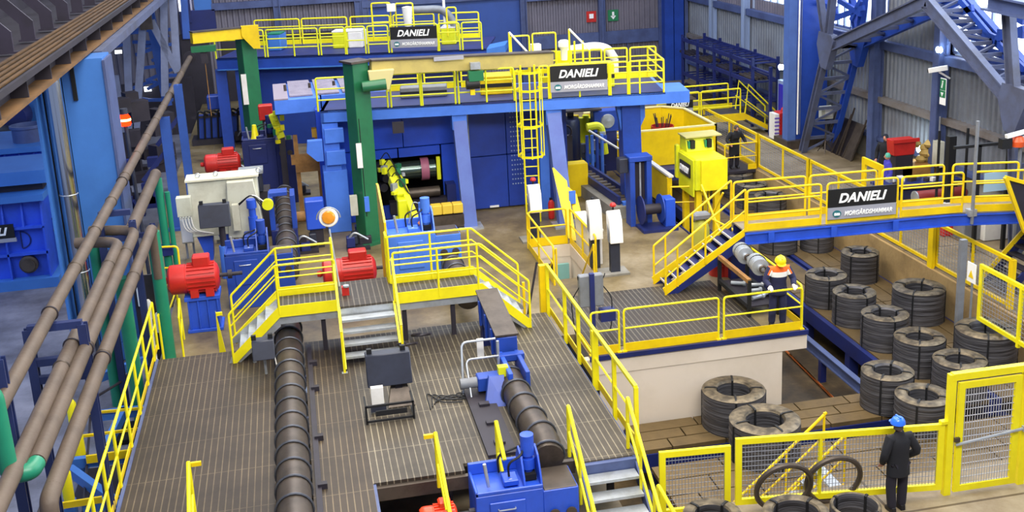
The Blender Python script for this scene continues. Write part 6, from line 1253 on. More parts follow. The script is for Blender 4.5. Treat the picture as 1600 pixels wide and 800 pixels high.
# yellow walls
t = thing('yellow_wall', 'long low golden yellow wall with pale top edge running back from the bridge stair', 'wall', (11.35, 35, ZF))
MB().box(11.36, 11.44, 32.9, 38.6, ZF+.02, ZF+1.12).build('panel', AMB, t); MB().box(11.32, 11.48, 32.85, 38.6, ZF+1.12, ZF+1.18).build('top_edge', WHT, t)
for y in (32.95, 34.8, 36.7): MB().box(11.28, 11.36, y-.05, y+.05, ZF, ZF+1.1).build('rib', AMB, t)
Ye = 40.0
t = thing('yellow_enclosure', 'large open golden yellow enclosure walls behind the blue pillar', 'wall', (13.5, 40, ZF))
P_ = [(11.6, 40.0), (15.75, 40.0), (15.75, 43.6), (15.0, 44.4), (11.6, 44.4)]; z0, z1 = .35, 1.72
for (xa, yy), (xb, yb) in zip(P_, P_[1:]):
    d_ = V((xb-xa, yb-yy, 0)).normalized(); n_ = V((-d_.y, d_.x, 0)); MB().prism([(xa, yy, z0), (xb, yb, z0), (xb, yb, z1), (xa, yy, z1)], n_*.06).build('panel', AMB, t); MB().prism([(xa, yy, z1), (xb, yb, z1), (xb, yb, z1+.06), (xa, yy, z1+.06)], n_*.1).build('top_edge', paint('pale_yellow_edge', '#e8dca0', .5), t)
MB().box(11.3, 15.6, 39.3, 40.0, -.1, .33).build('dark_base', BLN, t); MB().box(10.2, 11.7, 39.5, 39.6, .6, 1.75).build('left_panel', AMB, t)
for x in (11.8, 12.8, 13.5): MB().box(x, x+.1, 39.4, 39.5, ZPIT, -.1).build('leg', BLN, t)
MB().box(11.6, 15.7, 40.1, 44.3, .30, .34).build('floor_plate', DKS, t)
q = V((14.7, 43.4, .34)); t = thing('scrap_bin', 'dark red bin full of bent wire ends inside the yellow enclosure', 'bin', q); MB().lathe([(0, 0), (.42, 0), (.48, .8), (.44, .8), (.40, .05), (0, .05)], q, n=18).build('bin_body', paint('dark_red_bin', '#a3241c', .5), t)
for k in range(12): a = random.uniform(0, 6.28); p = q+V((.25*math.cos(a), .25*math.sin(a), .7)); MB().tube([p, p+V((.12*math.cos(a), .12*math.sin(a), .35+.25*random.random()))], .02, 5).build('wire_end', DKS, t)
# yellow pulpit machine
q0 = PY(1098, 300, 31.6); t = thing('yellow_coil_machine', 'lemon yellow coil handling machine with a small name plate beside the pit', 'machine', (12.0, 32.5, ZF))
MB().box(11.75, 12.75, 31.6, 33.1, ZF+.95, ZF+1.95).build('lower_body', LEM, t, bevel=.03); MB().box(11.9, 12.75, 31.5, 31.6, ZF+.95, ZF+1.93).build('front_plate', YEL, t, bevel=.01)
MB().prism([(11.85, 32.6, ZF+1.95), (11.85, 33.3, ZF+1.95), (11.85, 33.3, ZF+2.40), (11.85, 32.75, ZF+2.40)], (.9, 0, 0)).build('console_head', LEM, t, bevel=.02); MB().box(11.8, 13.0, 32.6, 33.35, ZF+2.40, ZF+2.44).build('head_roof', paint('dusty_yellow_grey', '#b9b06c', .6), t)
for dx in (.35, 1.0): MB().box(11.66+dx*.85, 11.80+dx*.85, 32.56, 32.75, ZF+2.06, ZF+2.32).build('instrument', BLK, t); MB().box(11.58+dx*.85, 11.63+dx*.85, 32.56, 32.75, ZF+2.08, ZF+2.30).build('green_button', TEA, t)
MB().box(11.70, 11.75, 31.7, 33.0, ZF+.75, ZF+1.9).build('side_plate', LEM, t)
MB().box(11.66, 11.8, 33.1, 33.3, ZF+1.0, ZF+2.1).build('side_frame', LEM, t, bevel=.03)
for x in (11.9, 12.5):
    for y in (31.8, 32.9): MB().box(x-.09, x+.09, y-.09, y+.09, ZPIT, ZF+1.0).build('leg', AMB, t)
MB().lathe([(0, 0), (.22, 0), (.22, .5), (.15, .6), (0, .6)], (12.0, 32.2, ZF+.1), n=16).build('motor_drum', RUS, t); 
pl = MB().box(11.66, 11.70, 31.9, 32.8, ZF+1.3, ZF+1.72); pl = pl.build('name_plate', SBK, t); text_part('DANIELI', 'lettering', SWH, pl, V((11.645, 32.74, ZF+1.42)), (0, -1, 0), UP, .78, .19, .3, .04)
q = PZ(1078, 445, ZF); 
c = PZ(1090, 385, ZF); t = thing('gas_bottle_rack', 'olive yellow bottle shaped pump between the bridge stair and the yellow machine', 'machine', PZ(1095, 395, ZF)); q = PZ(1095, 395, ZF); MB().lathe([(0, 0), (.25, 0), (.25, .7), (.2, .9), (.1, 1.0), (0, 1.02)], q, n=18).build('pump_body', paint('olive_yellow', '#a3a03c', .6), t); MB().cbox(q+UP*1.1, .5, .35, .18).build('pump_head', GRY, t, bevel=.04)
# back yellow platform, small sign, stair
t = thing('far_platform', 'small far golden platform beyond the yellow enclosure', 'platform', (17, 46.5, .9))
Yp_ = 45.0; a, b = PY(1040, 180, Yp_), PY(1150, 170, Yp_); zp = 1.0
MB().box(a.x, b.x+.4, Yp_, Yp_+1.4, zp-.05, zp).build('walkway', DKS, t); MB().box(a.x, b.x+.4, Yp_-.06, Yp_, zp-.3, zp+.02).build('edge_beam', AMB, t); MB().box(a.x, b.x+.4, Yp_+1.4, Yp_+1.46, zp, zp+.2).build('toe_board', AMB, t)
for x in (a.x+.3, 17.0, b.x): MB().box(x-.08, x+.08, Yp_+.1, Yp_+.26, ZPIT if x < 17.1 else 0, zp-.05).build('leg', AMB, t)
t = thing('far_railing', 'yellow railing of the small far platform with crossing bars', 'railing', (17, 46.3, zp)); rail_panel(t, (a.x+.1, Yp_, zp), (16.9, Yp_, zp), 1.1, 2, 0, .035, YEL, .08); rail_panel(t, (17.0, Yp_, zp), (b.x+.2, Yp_, zp), 1.1, 2, 0, .035, YEL, .08); rail_panel(t, (a.x+.1, Yp_+1.4, zp), (b.x+.2, Yp_+1.4, zp), 1.1, 2, .2, .035, YEL, .08)
a_, b_ = PY(1042, 180, Yp_-.1), PY(1083, 178, Yp_-.1); sign('smallest black name sign on the far yellow platform railing', V((a_.x, Yp_-.1, PY(1042, 180, Yp_-.1).z-.0)), (1, 0, 0), UP, b_.x-a_.x, .58, emb=False)
t = thing('far_stair', 'yellow railed stair going down from the far platform to the yard floor', 'stair', (19.8, 46.5, 0))
for k in range(5): x = b.x+.45+.27*k; MB().box(x, x+.26, Yp_, Yp_+1.0, zp-.2*(k+1)-.04, zp-.2*(k+1)).build('tread', STL, t)
for dy in (-.03, 1.03):
    c0, c1 = V((b.x+.4, Yp_+dy, zp)), V((b.x+1.8, Yp_+dy, 0)); MB().prism([c0, c0-UP*.25, c1, c1+UP*.2], (0, .04, 0)).build('stringer', AMB, t)
    MB().tube([c0, c0+UP*1.25+V((.15, 0, 0)), c1+UP*1.0, c1], .035).build('handrail', YEL, t); MB().tube([c0+UP*.6, c1+UP*.5], .025).build('mid_rail', YEL, t)
# ================================================================ LEFT SIDE
CY = 27.6
xl, xr = PY(100, 150, CY).x, PY(167, 150, CY).x
tcol = t = thing('steel_column', 'wide pale blue building column at the left behind the slanting pipes', 'column', ((xl+xr)/2, CY, 0))
MB().box(xl, xr, CY, CY+1.1, 0, 7.55).build('shaft', BLC, t); MB().box(xl-.12, xr+.12, CY-.15, CY+1.25, 0, .5).build('base', BLC, t, bevel=.03)
MB().box(xr, xr+.06, CY-.06, CY+1.15, 0, 7.5).build('edge_flange', STB, t); MB().box(xl-.16, xl-.1, CY-.1, CY+1.1, 0, 7.6).build('edge_flange', DKS, t)
q = PY(106, 92, CY-.05); MB().box(q.x-.0, q.x+.09, CY-.08, CY, 6.6, 7.6).build('slot', VOI, t)
MB().prism([(xl+.2, CY-.15, .5), (xr-.1, CY-.15, .5), (xr-.3, CY-.15, 1.6), (xl+.5, CY-.15, 1.6)], (0, .1, 0)).build('stiffener', BLC, t)
x = PY(84, 150, CY-.6).x; t = thing('exhaust_stack', 'polished steel stack pipe standing left of the pale blue column', 'pipe', (x, CY-.6, 0)); MB().tube([(x, CY-.6, 0), (x, CY-.6, 3.6), (x, CY-.6, 3.61), (x, CY-.6, 7.6)], .2, 28).build('stack', CHR, t); MB().lathe([(0, 0), (.28, 0), (.28, .08), (.22, .1), (0, .1)], (x, CY-.6, 0), n=24).build('foot_ring', STL, t)
for z in (4.5, 2.6): MB().ring((x, CY-.6, z), UP, .205, .012, 24, 5).build('joint', STL, t)
x = PY(65, 150, CY-.2).x; solo(MB().box(x-.04, x+.02, CY-.9, CY-.2, 0, 7.55), 'side_plate', BLC, 'thin blue plate edge running up left of the steel stack', 'plate')
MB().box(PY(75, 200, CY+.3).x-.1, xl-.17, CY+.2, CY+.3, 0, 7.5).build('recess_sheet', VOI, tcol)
# crane runway girder overhead
XG = -4.76
t = thing('runway_girder', 'rust brown crane runway girder with walkway crossing the top left corner', 'girder', (XG-1, 25, 7.62))
def gy(px, py): return PX(px, py, XG).y
MB().box(XG-.75, XG, 9, 60, 7.60, 7.66).build('bottom_flange', paint('girder_brown', '#6e4e28', .75, dirt='#3a2815', amt=.7, scale=1.4), t); MB().box(XG-.42, XG-.38, 9, 60, 7.66, 8.06).build('web', DKS, t); MB().box(XG-.8, XG-.02, 9, 60, 8.05, 8.08).build('top_plate', DKS, t); MB().box(XG-.04, XG+.03, 9, 60, 8.02, 8.14).build('edge_bar', DKS, t); MB().box(XG, XG+.2, 28.75, 60, 7.36, 7.58).build('side_chord', LAT, t)
y = 10.7
while y < 58: MB().box(XG-.4, XG-.06, y, y+.05, 7.66, 8.06).build('web_stiffener', DKS, t); y += 2.2
mb = MB()
for k in range(5): mb.box(XG-.85+.16*k, XG-.77+.16*k, 9, 60, 8.10, 8.13)
mb.build('walkway_bars', paint('dark_brown_bars', '#5e4422', .6, dirt='#24190c', amt=.6, scale=2.), t)  # dark brown bars with random darker blotches
MB().box(XG-3.4, XG-.8, 9, 60, 7.95, 8.05).build('walkway_base', DKS, t)
y = 11.8; PUR = paint('violet_dark_steel', '#2b2538', .6, dirt='#17131c', amt=.5, scale=1.5)
while y < 52:
    X0 = XG-.95; MB().prism([(X0, y, 8.1), (X0, y, 8.55), (X0-.75, y, 9.35), (X0-1.6, y, 9.35), (X0-1.6, y, 9.1), (X0-.85, y, 9.1), (X0-.3, y, 8.5), (X0-.3, y, 8.1)], (0, .07, 0)).build('knee_bracket', PUR, t)
    MB().box(X0-.35, X0+.1, y-.05, y+.15, 8.1, 8.14).build('bracket_foot', PUR, t); y += 2.2
MB().box(XG-3.6, XG-3.2, 9, 60, 8.0, 11.5).build('back_plate', DKS, t)
t = thing('roof_lamp', 'small bright lamp glowing among the dark overhead brackets', 'lamp', PX(146, 20, XG-1.9)); q = PX(146, 20, XG-1.9); MB().lathe([(0, 0), (.05, 0), (.06, .12), (0, .14)], q, n=10).build('bulb', LMP, t); MB().tube([q, q+V((-.2, .1, .3))], .015, 5).build('bracket', DKS, t)
# mill drives at far left: big ribbed blue housings
LB = paint('ribbed_blue', '#2c56d8', .5, dirt='#24408f', amt=.5, scale=1.)
q = PZ(85, 445, 0); X1, Y0 = q.x, q.y; zt = PY(62, 312, Y0).z
t = thing('gear_housing', 'big ribbed blue gear housing at the left edge, round shaft end at its foot', 'machine', (X1-2, Y0, 0))
MB().box(X1-5.5, X1-.02, Y0+.15, Y0+3.0, .3, zt).build('casing', LB, t); MB().box(X1-5.5, X1+.2, Y0-.2, Y0+3.2, 0, .3).build('plinth', BLC, t); MB().box(X1-5.6, X1+.1, Y0-.15, Y0+3.1, zt, zt+.2).build('lid', BLC, t); MB().box(X1-5.5, X1+.25, Y0+.2, Y0+2.6, zt+.45, zt+.85).build('upper_lid', BLC, t); MB().box(X1-5.4, X1, Y0+.5, Y0+2.4, zt+.2, zt+.45).build('neck', DKS, t)
zs = [.3, .3+(zt-.3)*.32, .3+(zt-.3)*.66, zt]
for z in zs[1:3]: MB().box(X1-5.5, X1, Y0-.05, Y0+.15, z-.04, z+.04).build('shelf_rib', LB, t)
for k in range(9):
    x = X1-.02-.55*k
    MB().prism([(x, Y0+.15, zs[2]), (x, Y0-.05, zs[2]), (x, Y0+.1, zs[3]), (x, Y0+.15, zs[3])], (-.05, 0, 0)).build('rib', LB, t)
    if k % 2 == 0: MB().box(x-.05, x, Y0-.05, Y0+.15, .3, zs[2]).build('rib', LB, t)
for (dx, z) in ((-.75, (zs[1]+zs[2])/2), (-1.95, (zs[0]+zs[1])/2+.1), (-3.1, (zs[1]+zs[2])/2)): MB().ring((X1+dx, Y0+.13, z), (0, 1, 0), .26, .02, 20, 5, a0=-math.pi/2, a1=math.pi/2).build('cover_ring', BLN, t); MB().bar((X1+dx, Y0+.13, z-.26), (X1+dx, Y0+.13, z+.26), .03, .03, up=V((0, 1, 0))).build('cover_edge', BLN, t)
q = PY(48, 440, Y0-.1); MB().lathe([(0, 0), (.27, 0), (.27, .12), (.2, .14), (.2, .2), (0, .2)], V((q.x, Y0+.1, .72)), axis=(0, -1, 0), n=24).build('shaft_end', RAW, t)
sg = PY(22, 372, Y0-.15); pl = thing('name_sign', 'black name sign on the ribbed blue housing, cut by the left edge', 'sign', (sg.x, Y0-.12, sg.z)); b_ = MB().box(sg.x-2.0, sg.x+.02, Y0-.12, Y0-.07, sg.z, sg.z+.42).build('black_board', SBK, pl); g_ = MB().box(sg.x-2.0, sg.x+.05, Y0-.12, Y0-.07, sg.z-.12, sg.z).build('grey_board', SGY, pl); text_part('DANIELI', 'lettering', SWH, b_, V((sg.x-1.45, Y0-.13, sg.z+.1)), (1, 0, 0), UP, 1.3, .24, .3, .04)
Y1 = Y0+4.2; q = PY(80, 262, Y1); t = thing('gear_housing', 'second ribbed blue housing behind the first at the left edge', 'machine', (q.x-2, Y1, 0)); z1 = PY(70, 235, Y1).z; MB().box(q.x-5.5, q.x, Y1+.15, Y1+3, 0, z1).build('casing', LB, t)
for k in range(8): MB().prism([(q.x-.02-.45*k, Y1+.15, z1-1.2), (q.x-.02-.45*k, Y1-.15, z1-1.2), (q.x-.02-.45*k, Y1+.1, z1)], (-.05, 0, 0)).build('rib', LB, t)
MB().box(q.x-5.6, q.x+.1, Y1-.1, Y1+3.1, z1, z1+.18).build('lid', BLC, t)
q = PY(46, 222, Y1+1); t = thing('drum', 'pale blue grey round drum on top of the rear blue housing', 'drum', q); MB().lathe([(0, 0), (.5, 0), (.5, .45), (.56, .47), (.56, .55), (.48, .56), (.46, .3), (0, .3)], (q.x, Y1+1, z1+.18), n=30).build('drum_shell', STB, t)
q = PY(55, 190, Y1+7); t = thing('blue_tank', 'light blue panelled tank beyond the left housings', 'tank', q); MB().box(q.x-.9, q.x+.8, Y1+7, Y1+8, 0, 4.1).build('tank_body', BLC, t); MB().box(q.x-.3, q.x-.2, Y1+6.95, Y1+7, .2, 4.0).build('seam', BLN, t); MB().box(q.x-.95, q.x+.85, Y1+6.9, Y1+8.1, 4.1, 4.2).build('tank_lid', STB, t)
for i, (px, py) in enumerate(((10, 205), (14, 175))): q = PY(px, py, Y1+5); t = thing('dark_motor', ('dark round ended machine at the very left edge, the lower one', 'dark blue machine block at the very left edge above the drum')[i], 'machine', q); MB().lathe([(0, 0), (.5, 0), (.55, .1), (.55, .9), (0, 1)], (q.x, Y1+4+1.3*i, q.z-.3), axis=(0, 1, 0), n=20).build('body', DRK if i == 0 else BLN, t); MB().box(q.x-.4, q.x+.4, Y1+4.1+1.3*i, Y1+4.9+1.3*i, 0, q.z-.6).build('stand', DRK, t)
for i, (px, py) in enumerate(((90, 330), (100, 370), (96, 300))): q = PY(px, py, Y0+1.5); t = thing('dark_machine', ('black spoked coupling beside the blue housing', 'black coupling guard low beside the blue housing', 'dark blue slatted box at the corner of the blue housing')[i], 'machine', q); MB().cbox((q.x+.25, Y0+1.5+i*.2, q.z/2), .6, .6, q.z, 0).build('body', [VOI, DKS, BLN][i], t, bevel=.03); MB().ring((q.x, Y0+1.1+i*.2, q.z-.3), (0, 1, 0), .22, .03, 16, 5).build('wheel', DKS, t)
# pipes
YT = 17.9
def pipe_y(label, p_at, r, y0, y1, z=None, pts_end=None, m=PIP, joints=(), x=None):
    q = PY(*p_at, YT); X, Z = q.x, q.z; t = thing('slanting_pipe', label, 'pipe', (X, YT, Z), None)
    P_ = [V((X, y0, Z)), V((X, y1, Z))]
    if pts_end: P_ = fillet([P_[0], P_[1]]+[P_[1]+V(e) for e in pts_end], .45, 5)
    MB().tube(P_, r, 18).build('pipe_run', m, t)
    for y in joints: MB().ring((X, y, Z), (0, 1, 0), r+.004, .016, 20, 5).build('weld_ring', RAW, t)
    for y in (YT, 26.6):
        if y0 < y < y1: MB().ring((X, y, Z), (0, 1, 0), r+.012, .014, 18, 5).build('pipe_clamp', DKS, t)
    return t, X, Z
def yat(X, px, py): return PX(px, py, X).y
q = PY(78, 490, YT); yA, yB = yat(q.x, 296, 85), yat(q.x, 18, 600)
t, X, Z = pipe_y('longest brown pipe, uppermost, ending in a flange under the back platform', (78, 490), .11, 11.0, yA, joints=[YT+2.3*k for k in range(1, 12)])
MB().lathe([(0, 0), (.26, 0), (.26, .08), (0, .08)], (X, yA-.05, Z), axis=(0, 1, 0), n=20).build('flange', DKS, t)
q = PY(112, 540, YT); t, X2, Z2 = pipe_y('second brown pipe from the left with an elbow before the column', (112, 540), .115, 11.0, yat(q.x, 182, 345), pts_end=[(-.9, .2, 0)], joints=(17, 22))
q = PY(131, 540, YT); t, X3, Z3 = pipe_y('third brown pipe in the middle, running down to the green elbow', (133, 545), .115, yat(q.x, 52, 700), yat(q.x, 207, 328), pts_end=[(-1.0, .25, .0)], joints=(18, 23))
q = PY(150, 545, YT); t, X5, Z5 = pipe_y('low brown pipe on the right, bending down at the bottom left', (160, 560), .115, yat(PY(160, 560, YT).x, 78, 738), yat(PY(160, 560, YT).x, 236, 372), pts_end=[(0, .35, 0), (0, .35, -1.2)], joints=(18, 22))
yD = yat(X5, 78, 738); MB().tube(fillet([V((X5, yD+.02, Z5)), V((X5, yD-.3, Z5)), V((X5, yD-.3, Z5-1.6))], .3, 6), .115, 16).build('down_bend', PIP, t)
q = PY(141, 590, YT); t, X4, Z4 = pipe_y('thin brown pipe partly hidden under the third pipe', (143, 600), .065, 11.0, yat(PY(143, 600, YT).x, 215, 400), joints=(19,))
a = PX(243, 272, -3.95); t = thing('capped_pipe', 'brown pipe with rounded cap and green drop pipe before the blue posts', 'pipe', a); b = PX(203, 352, -3.95); MB().tube([a, V((a.x, b.y, a.z))], .14, 16).build('pipe_run', PIP, t); MB().lathe([(.14, -.02), (.15, 0), (.12, .1), (.05, .15), (0, .16)], a, axis=(0, 1, .1), n=16).build('cap', PIP, t); MB().tube([a+V((.05, -.1, -.1)), V((a.x+.05, a.y-.1, ZF))], .11, 12).build('drop_pipe', TEA, t); MB().tube([a+V((.25, -.1, -.5)), V((a.x+.25, a.y-.1, ZF))], .07, 12).build('drop_pipe', TEA, t); MB().cbox((a.x+.05, a.y-.15, 1.8), .35, .35, .25).build('valve', BLN, t)
# green elbow at the near end of the third pipe
t = thing('green_elbow', 'green and brown U shaped pipe bend standing at the left picture edge', 'pipe', (X3, 15.5, Z3)); e0 = PX(38, 722, X3); u0 = PX(6, 545, X3-.25)
yE = yat(X3, 52, 700); MB().tube(fillet([V((X3, yE+.02, Z3)), V((X3-.02, yE-.2, Z3)), V((X3-.27, yE-.22, Z3)), V((X3-.29, yE-.22, Z3+1.15)), V((X3-.6, yE-.4, Z3+1.3))], .14, 6), .115, 16).build('bend', TEA, t)
# green drop pipes
for i, (X, y, z, l) in enumerate(((X5, yat(X5, 236, 372)+.4, Z5, 'thick green vertical pipe under the elbow of the low brown pipe'), (X3-.9, yat(X3, 207, 328)+.2, Z3, 'green vertical pipe in front of the column, left of the trestle post'), (X5-.5, 23.6, Z5-.4, 'green vertical pipe standing before the column foot'))):
    solo(MB().tube([(X, y, z-.1), (X, y, 0)], .15, 16), 'green_pipe', TEA, l, 'pipe')
# trestles
def trestle(label, y, xa, xb, ztop, rungs, base=0., m=BLN):
    t = thing('pipe_trestle', label, 'trestle', ((xa+xb)/2, y, base), 'blue steel pipe trestles')
    for x in (xa, xb): MB().ibeam((x, y, base), (x, y, ztop), .14, .16, .03, up=V((0, 1, 0))).build('post', STD, t)
    for z in rungs: MB().bar((xa, y, z), (xb, y, z), .12, .12).build('rung', STD, t)
    return t
STD = paint('trestle_blue', '#24305f', .45, dirt='#171c38', amt=.5, scale=1.4)
xa, xb = PY(42, 510, YT).x, PY(129, 510, YT).x
rz = [Z-.22, Z2-.22, Z5-.24]
trestle('nearest blue pipe trestle at the left with three rungs', YT, xa, xb, PY(129, 505, YT).z, rz)
trestle('second blue pipe trestle behind the nearest, before the pale column', PX(206, 345, -3.78).y, xa+.1, -3.78, PX(206, 345, -3.78).z, [z for z in rz])
x = PY(20, 760, 15.2).x; trestle('blue trestle post at the very left edge beside the green bend', 14.9, x-1.0, PY(12, 640, 14.9).x, PY(-5, 560, 14.9).z, [2.9])
trestle('slim blue pipe trestle behind the low pipe elbow', 28.9, PY(195, 370, 28.2).x, PY(233, 365, 28.2).x, PY(233, 362, 28.2).z, [PY(233, 372, 28.2).z-.1])
PSB = paint('post_blue', '#2f55a4', .5, dirt='#243f7a', amt=.5, scale=1.)
for i, (p0, p1, w_) in enumerate((((253, 184), (279, 357), .3), ((281, 132), (302, 330), .26))):
    b = PZ(*p1, ZF); tp = PY(*p0, b.y); t = thing('blue_post', ('tall blue post right of the capped brown pipe, the nearer one', 'tall blue post right of the capped brown pipe, the farther one')[i], 'post', b); MB().ibeam(b, V((b.x, b.y, tp.z)), w_, w_, .05, up=V((0, 1, 0))).build('shaft', PSB, t); MB().cbox(b+UP*.04, .6, .6, .08).build('base', PSB, t)
    MB().bar(V((b.x, b.y, tp.z-1)), V((b.x-.9, b.y, tp.z-2)), .1, .14).build('bracket', BLN, t)
# lattice of the far left
def seg(mb, a, b, Y, w_=.2, h=.25): p, q = PY(*a, Y), PY(*b, Y); mb.bar(p, q, w_, h, up=V((0, 1, 0)))
t = thing('lattice_column', 'grey blue lattice bracing under the runway girder at the upper left', 'lattice', (-6.5, 50, 0))
mb = MB()
for a, b in (((197, 40), (205, 225)), ((224, 28), (212, 215)), ((236, 32), (278, 112)), ((180, 118), (198, 235)), ((270, 0), (277, 112)), ((160, 70), (252, -4)), ((256, -5), (258, 150))): seg(mb, a, b, 50, .3, .2)
mb.build('main_members', paint('pale_lattice_grey', '#7d86a4', .55, dirt='#5a5c6c', amt=.6, scale=1.), t); mb = MB(); random.seed(4)
for k in range(26):
    x = random.uniform(165, 262); y = random.uniform(20, 170); seg(mb, (x-random.uniform(8, 28), y+random.uniform(-4, 12)), (x+random.uniform(8, 28), y+random.uniform(-12, 4)), 53+random.uniform(-1, 3), .14, .16)
mb.build('lacing', PSB, t); mb = MB(); seg(mb, (232, 10), (262, 165), 51.5, .4, .15); seg(mb, (287, -5), (292, 60), 52, .3, .25); mb.build('deep_members', PSB, t)
mb = MB(); mb.cbox(PY(228, 33, 49.8), .5, .3, .7); mb.build('gusset_plate', RAW, t)
t = thing('machinery_backdrop', 'dark machine row deep at the left between the column and the blue posts', 'machine', (-5.2, 43, 0))
random.seed(8); mb = MB()
for k in range(26): px, py = random.uniform(180, 258), random.uniform(150, 330); q = PY(px, py, random.uniform(40, 43)); mb.cbox(q, random.uniform(.3, .8), .5, random.uniform(.3, .9), random.random())
mb.build('machine_blocks', DKS, t); MB().prism([PY(170, 135, 56), PY(300, 120, 56), PY(320, 300, 56), PY(190, 350, 56)], (0, .2, 0)).build('dark_screen', DKS, t); mb = MB()
for k in range(9): q = PY(random.uniform(182, 240), random.uniform(230, 330), 39.5); mb.cbox(q, .35, .3, random.uniform(.2, .6), 0)
mb.build('blue_blocks', BLN, t)
for i, (a, b, c, d) in enumerate(((186, 158, 202, 168), (203, 155, 222, 162), (207, 40, 213, 43), (180, 78, 190, 84), (226, 135, 236, 143))):
    p0, p1 = PY(a, d, 55.8), PY(c, b, 55.8); struct(MB().box(min(p0.x, p1.x), max(p0.x, p1.x), 55.75, 55.8, p0.z, p1.z), 'window_%d' % (5+i), SKY)
q = PY(195, 187, 30.5); t = thing('red_beacon', 'glowing red and yellow signal beacon at the left behind the column', 'lamp', q); MB().lathe([(0, 0), (.13, 0), (.15, .05), (.15, .22), (.1, .3), (0, .32)], q-UP*.16, n=16).build('beacon_glass', RLP, t); MB().lathe([(.155, 0), (.16, .03), (.155, .06)], q-UP*.03, n=16).build('bright_band', RLC, t); MB().tube([(q.x, q.y, q.z-.16), (q.x+.1, q.y, 0)], .05, 8).build('post', DRK, t); MB().tube([(q.x, q.y, q.z+.15), (q.x, q.y, q.z+.3)], .1, 12).build('cap', DRK, t)
# frames and yellow bollards low at the left
t = thing('floor_frame', 'blue steel floor frame with diagonal struts low at the bottom left', 'frame', (-4.6, 19, 0))
def zz(px, py, z=.5): return PZ(px, py, z)
mb = MB()
for a, b in (((100, 725), (230, 710)), ((165, 700), (195, 640)), ((110, 735), (200, 800)), ((130, 790), (240, 780)), ((155, 590), (235, 560)), ((150, 650), (235, 640))): MB().bar(zz(*a), zz(*b), .14, .2).build('beam', BLC, t)
t2 = thing('kick_rail', 'yellow kick rails and toe boards low at the bottom left', 'railing', (-4.4, 19, 0)); 
for a, b, w_ in (((135, 718), (232, 704), .16), ((84, 792), (160, 780), .12), ((125, 682), (232, 668), .05), ((122, 647), (232, 637), .05)): MB().bar(zz(*a, .62), zz(*b, .62), .05, w_).build('rail', AMB, t2)
for i, (px, py, l) in enumerate(((121, 712, 'yellow bollard on a blue foot, the leftmost low in the corner'), (128, 706, 'yellow bollard with blue foot beside the diagonal blue strut'), (110, 776, 'yellow bollard with blue foot nearest the bottom left corner'), (118, 662, 'yellow bollard seen between the slanting pipes'))):
    q = PZ(px, py+14, .3); t = thing('bollard', l, 'bollard', q); MB().lathe([(0, 0), (.12, 0), (.12, .12), (0, .12)], q, n=16).build('foot', BLB, t); MB().lathe([(0, 0), (.1, 0), (.1, .55), (.06, .62), (0, .63)], q+UP*.12, n=16).build('yellow_tube', YEL, t); MB().cbox(q-UP*.15, .2, .2, .3).build('block', BLC, t)
solo(MB().cbox(PZ(207, 675, .06), .7, .9, .1), 'floor_pit_cover', VOI, 'black square floor opening seen between the railing posts', 'cover'); solo(MB().cbox(PZ(160, 755, .06), .9, 1.2, .1), 'floor_pit_cover', DKS, 'dark brown floor opening below the blue diagonal strut', 'cover')
MB_ = MB().tube(fillet([PZ(218, 540, 1.0), PZ(200, 590, .6), PZ(150, 620, .8), PZ(142, 640, .5), PZ(130, 800, .4)], .6, 6), .03, 6); solo(MB_, 'hanging_cable', DKS, 'dark cable hanging down past the trestle at the left', 'cable')
mb = MB(); e_ = PY(236, 500, 25); mb.tube([PY(205, 350, 25), PY(218, 440, 25), e_, V((e_.x, e_.y, 0))], .025, 6); solo(mb, 'thin_pipe', WHT, 'thin white pipe leaning beside the second trestle', 'pipe')
q = PY(232, 480, 26); t = thing('bottle_board', 'white bottles and cables on the trestle by the green pipe', 'panel', (q.x, 26, 0))
for k in range(3): MB().lathe([(0, 0), (.07, 0), (.07, .4), (.03, .48), (0, .48)], (q.x-.15+.16*k, 26, 1.2+.35*(2-k)), n=12).build('white_bottle', WHT, t)
MB().box(q.x-.3, q.x+.35, 26.1, 26.15, 0, 2.6).build('back_plate', DKS, t)
# ================================================================ PEOPLE
HAI = paint('grey_hair', '#4a4038', .8); HLY = paint('yellow_helmet', '#f6e21a', .3); HLB = paint('blue_helmet', '#2f6fe6', .25); HLG = paint('teal_cap', '#4fa890', .6); GLV = paint('pale_glove', '#e8e0d6', .7); SHO = paint('black_shoe', '#15141a', .5); TRD = paint('dark_trousers', '#1d1a26', .85); FAC = paint('eye_mouth_brown', '#3a221c', .6)  # FAC is the dark brown of the eyes and mouth
def skinned(name, pts, edges, rad, mat, parent, mw, root=0, sub=2, extra=None):
    me = bpy.data.meshes.new(name); me.from_pydata([V(p) for p in pts], edges, []); o = bpy.data.objects.new(name, me); COL.objects.link(o)
    s = o.modifiers.new('s', 'SKIN'); s.use_smooth_shade = True
    for i, d_ in enumerate(me.skin_vertices[0].data): r = rad[i]; d_.radius = r if isinstance(r, tuple) else (r, r); d_.use_root = (i == root)
    m = o.modifiers.new('u', 'SUBSURF'); m.levels = m.render_levels = sub
    bpy.context.view_layer.update(); dg = bpy.context.evaluated_depsgraph_get(); me2 = bpy.data.meshes.new_from_object(o.evaluated_get(dg)); bpy.data.objects.remove(o)
    bm = bmesh.new(); bm.from_mesh(me2)
    if extra: extra(bm)
    bmesh.ops.transform(bm, matrix=mw, verts=bm.verts[:]); bm.to_mesh(me2); bm.free()
    for p in me2.polygons: p.use_smooth = True
    me2.materials.clear(); me2.materials.append(mat)
    for p in me2.polygons: p.material_index = 0
    me2.name = name; r_ = bpy.data.objects.new(name, me2); COL.objects.link(r_); r_.parent = parent; return r_
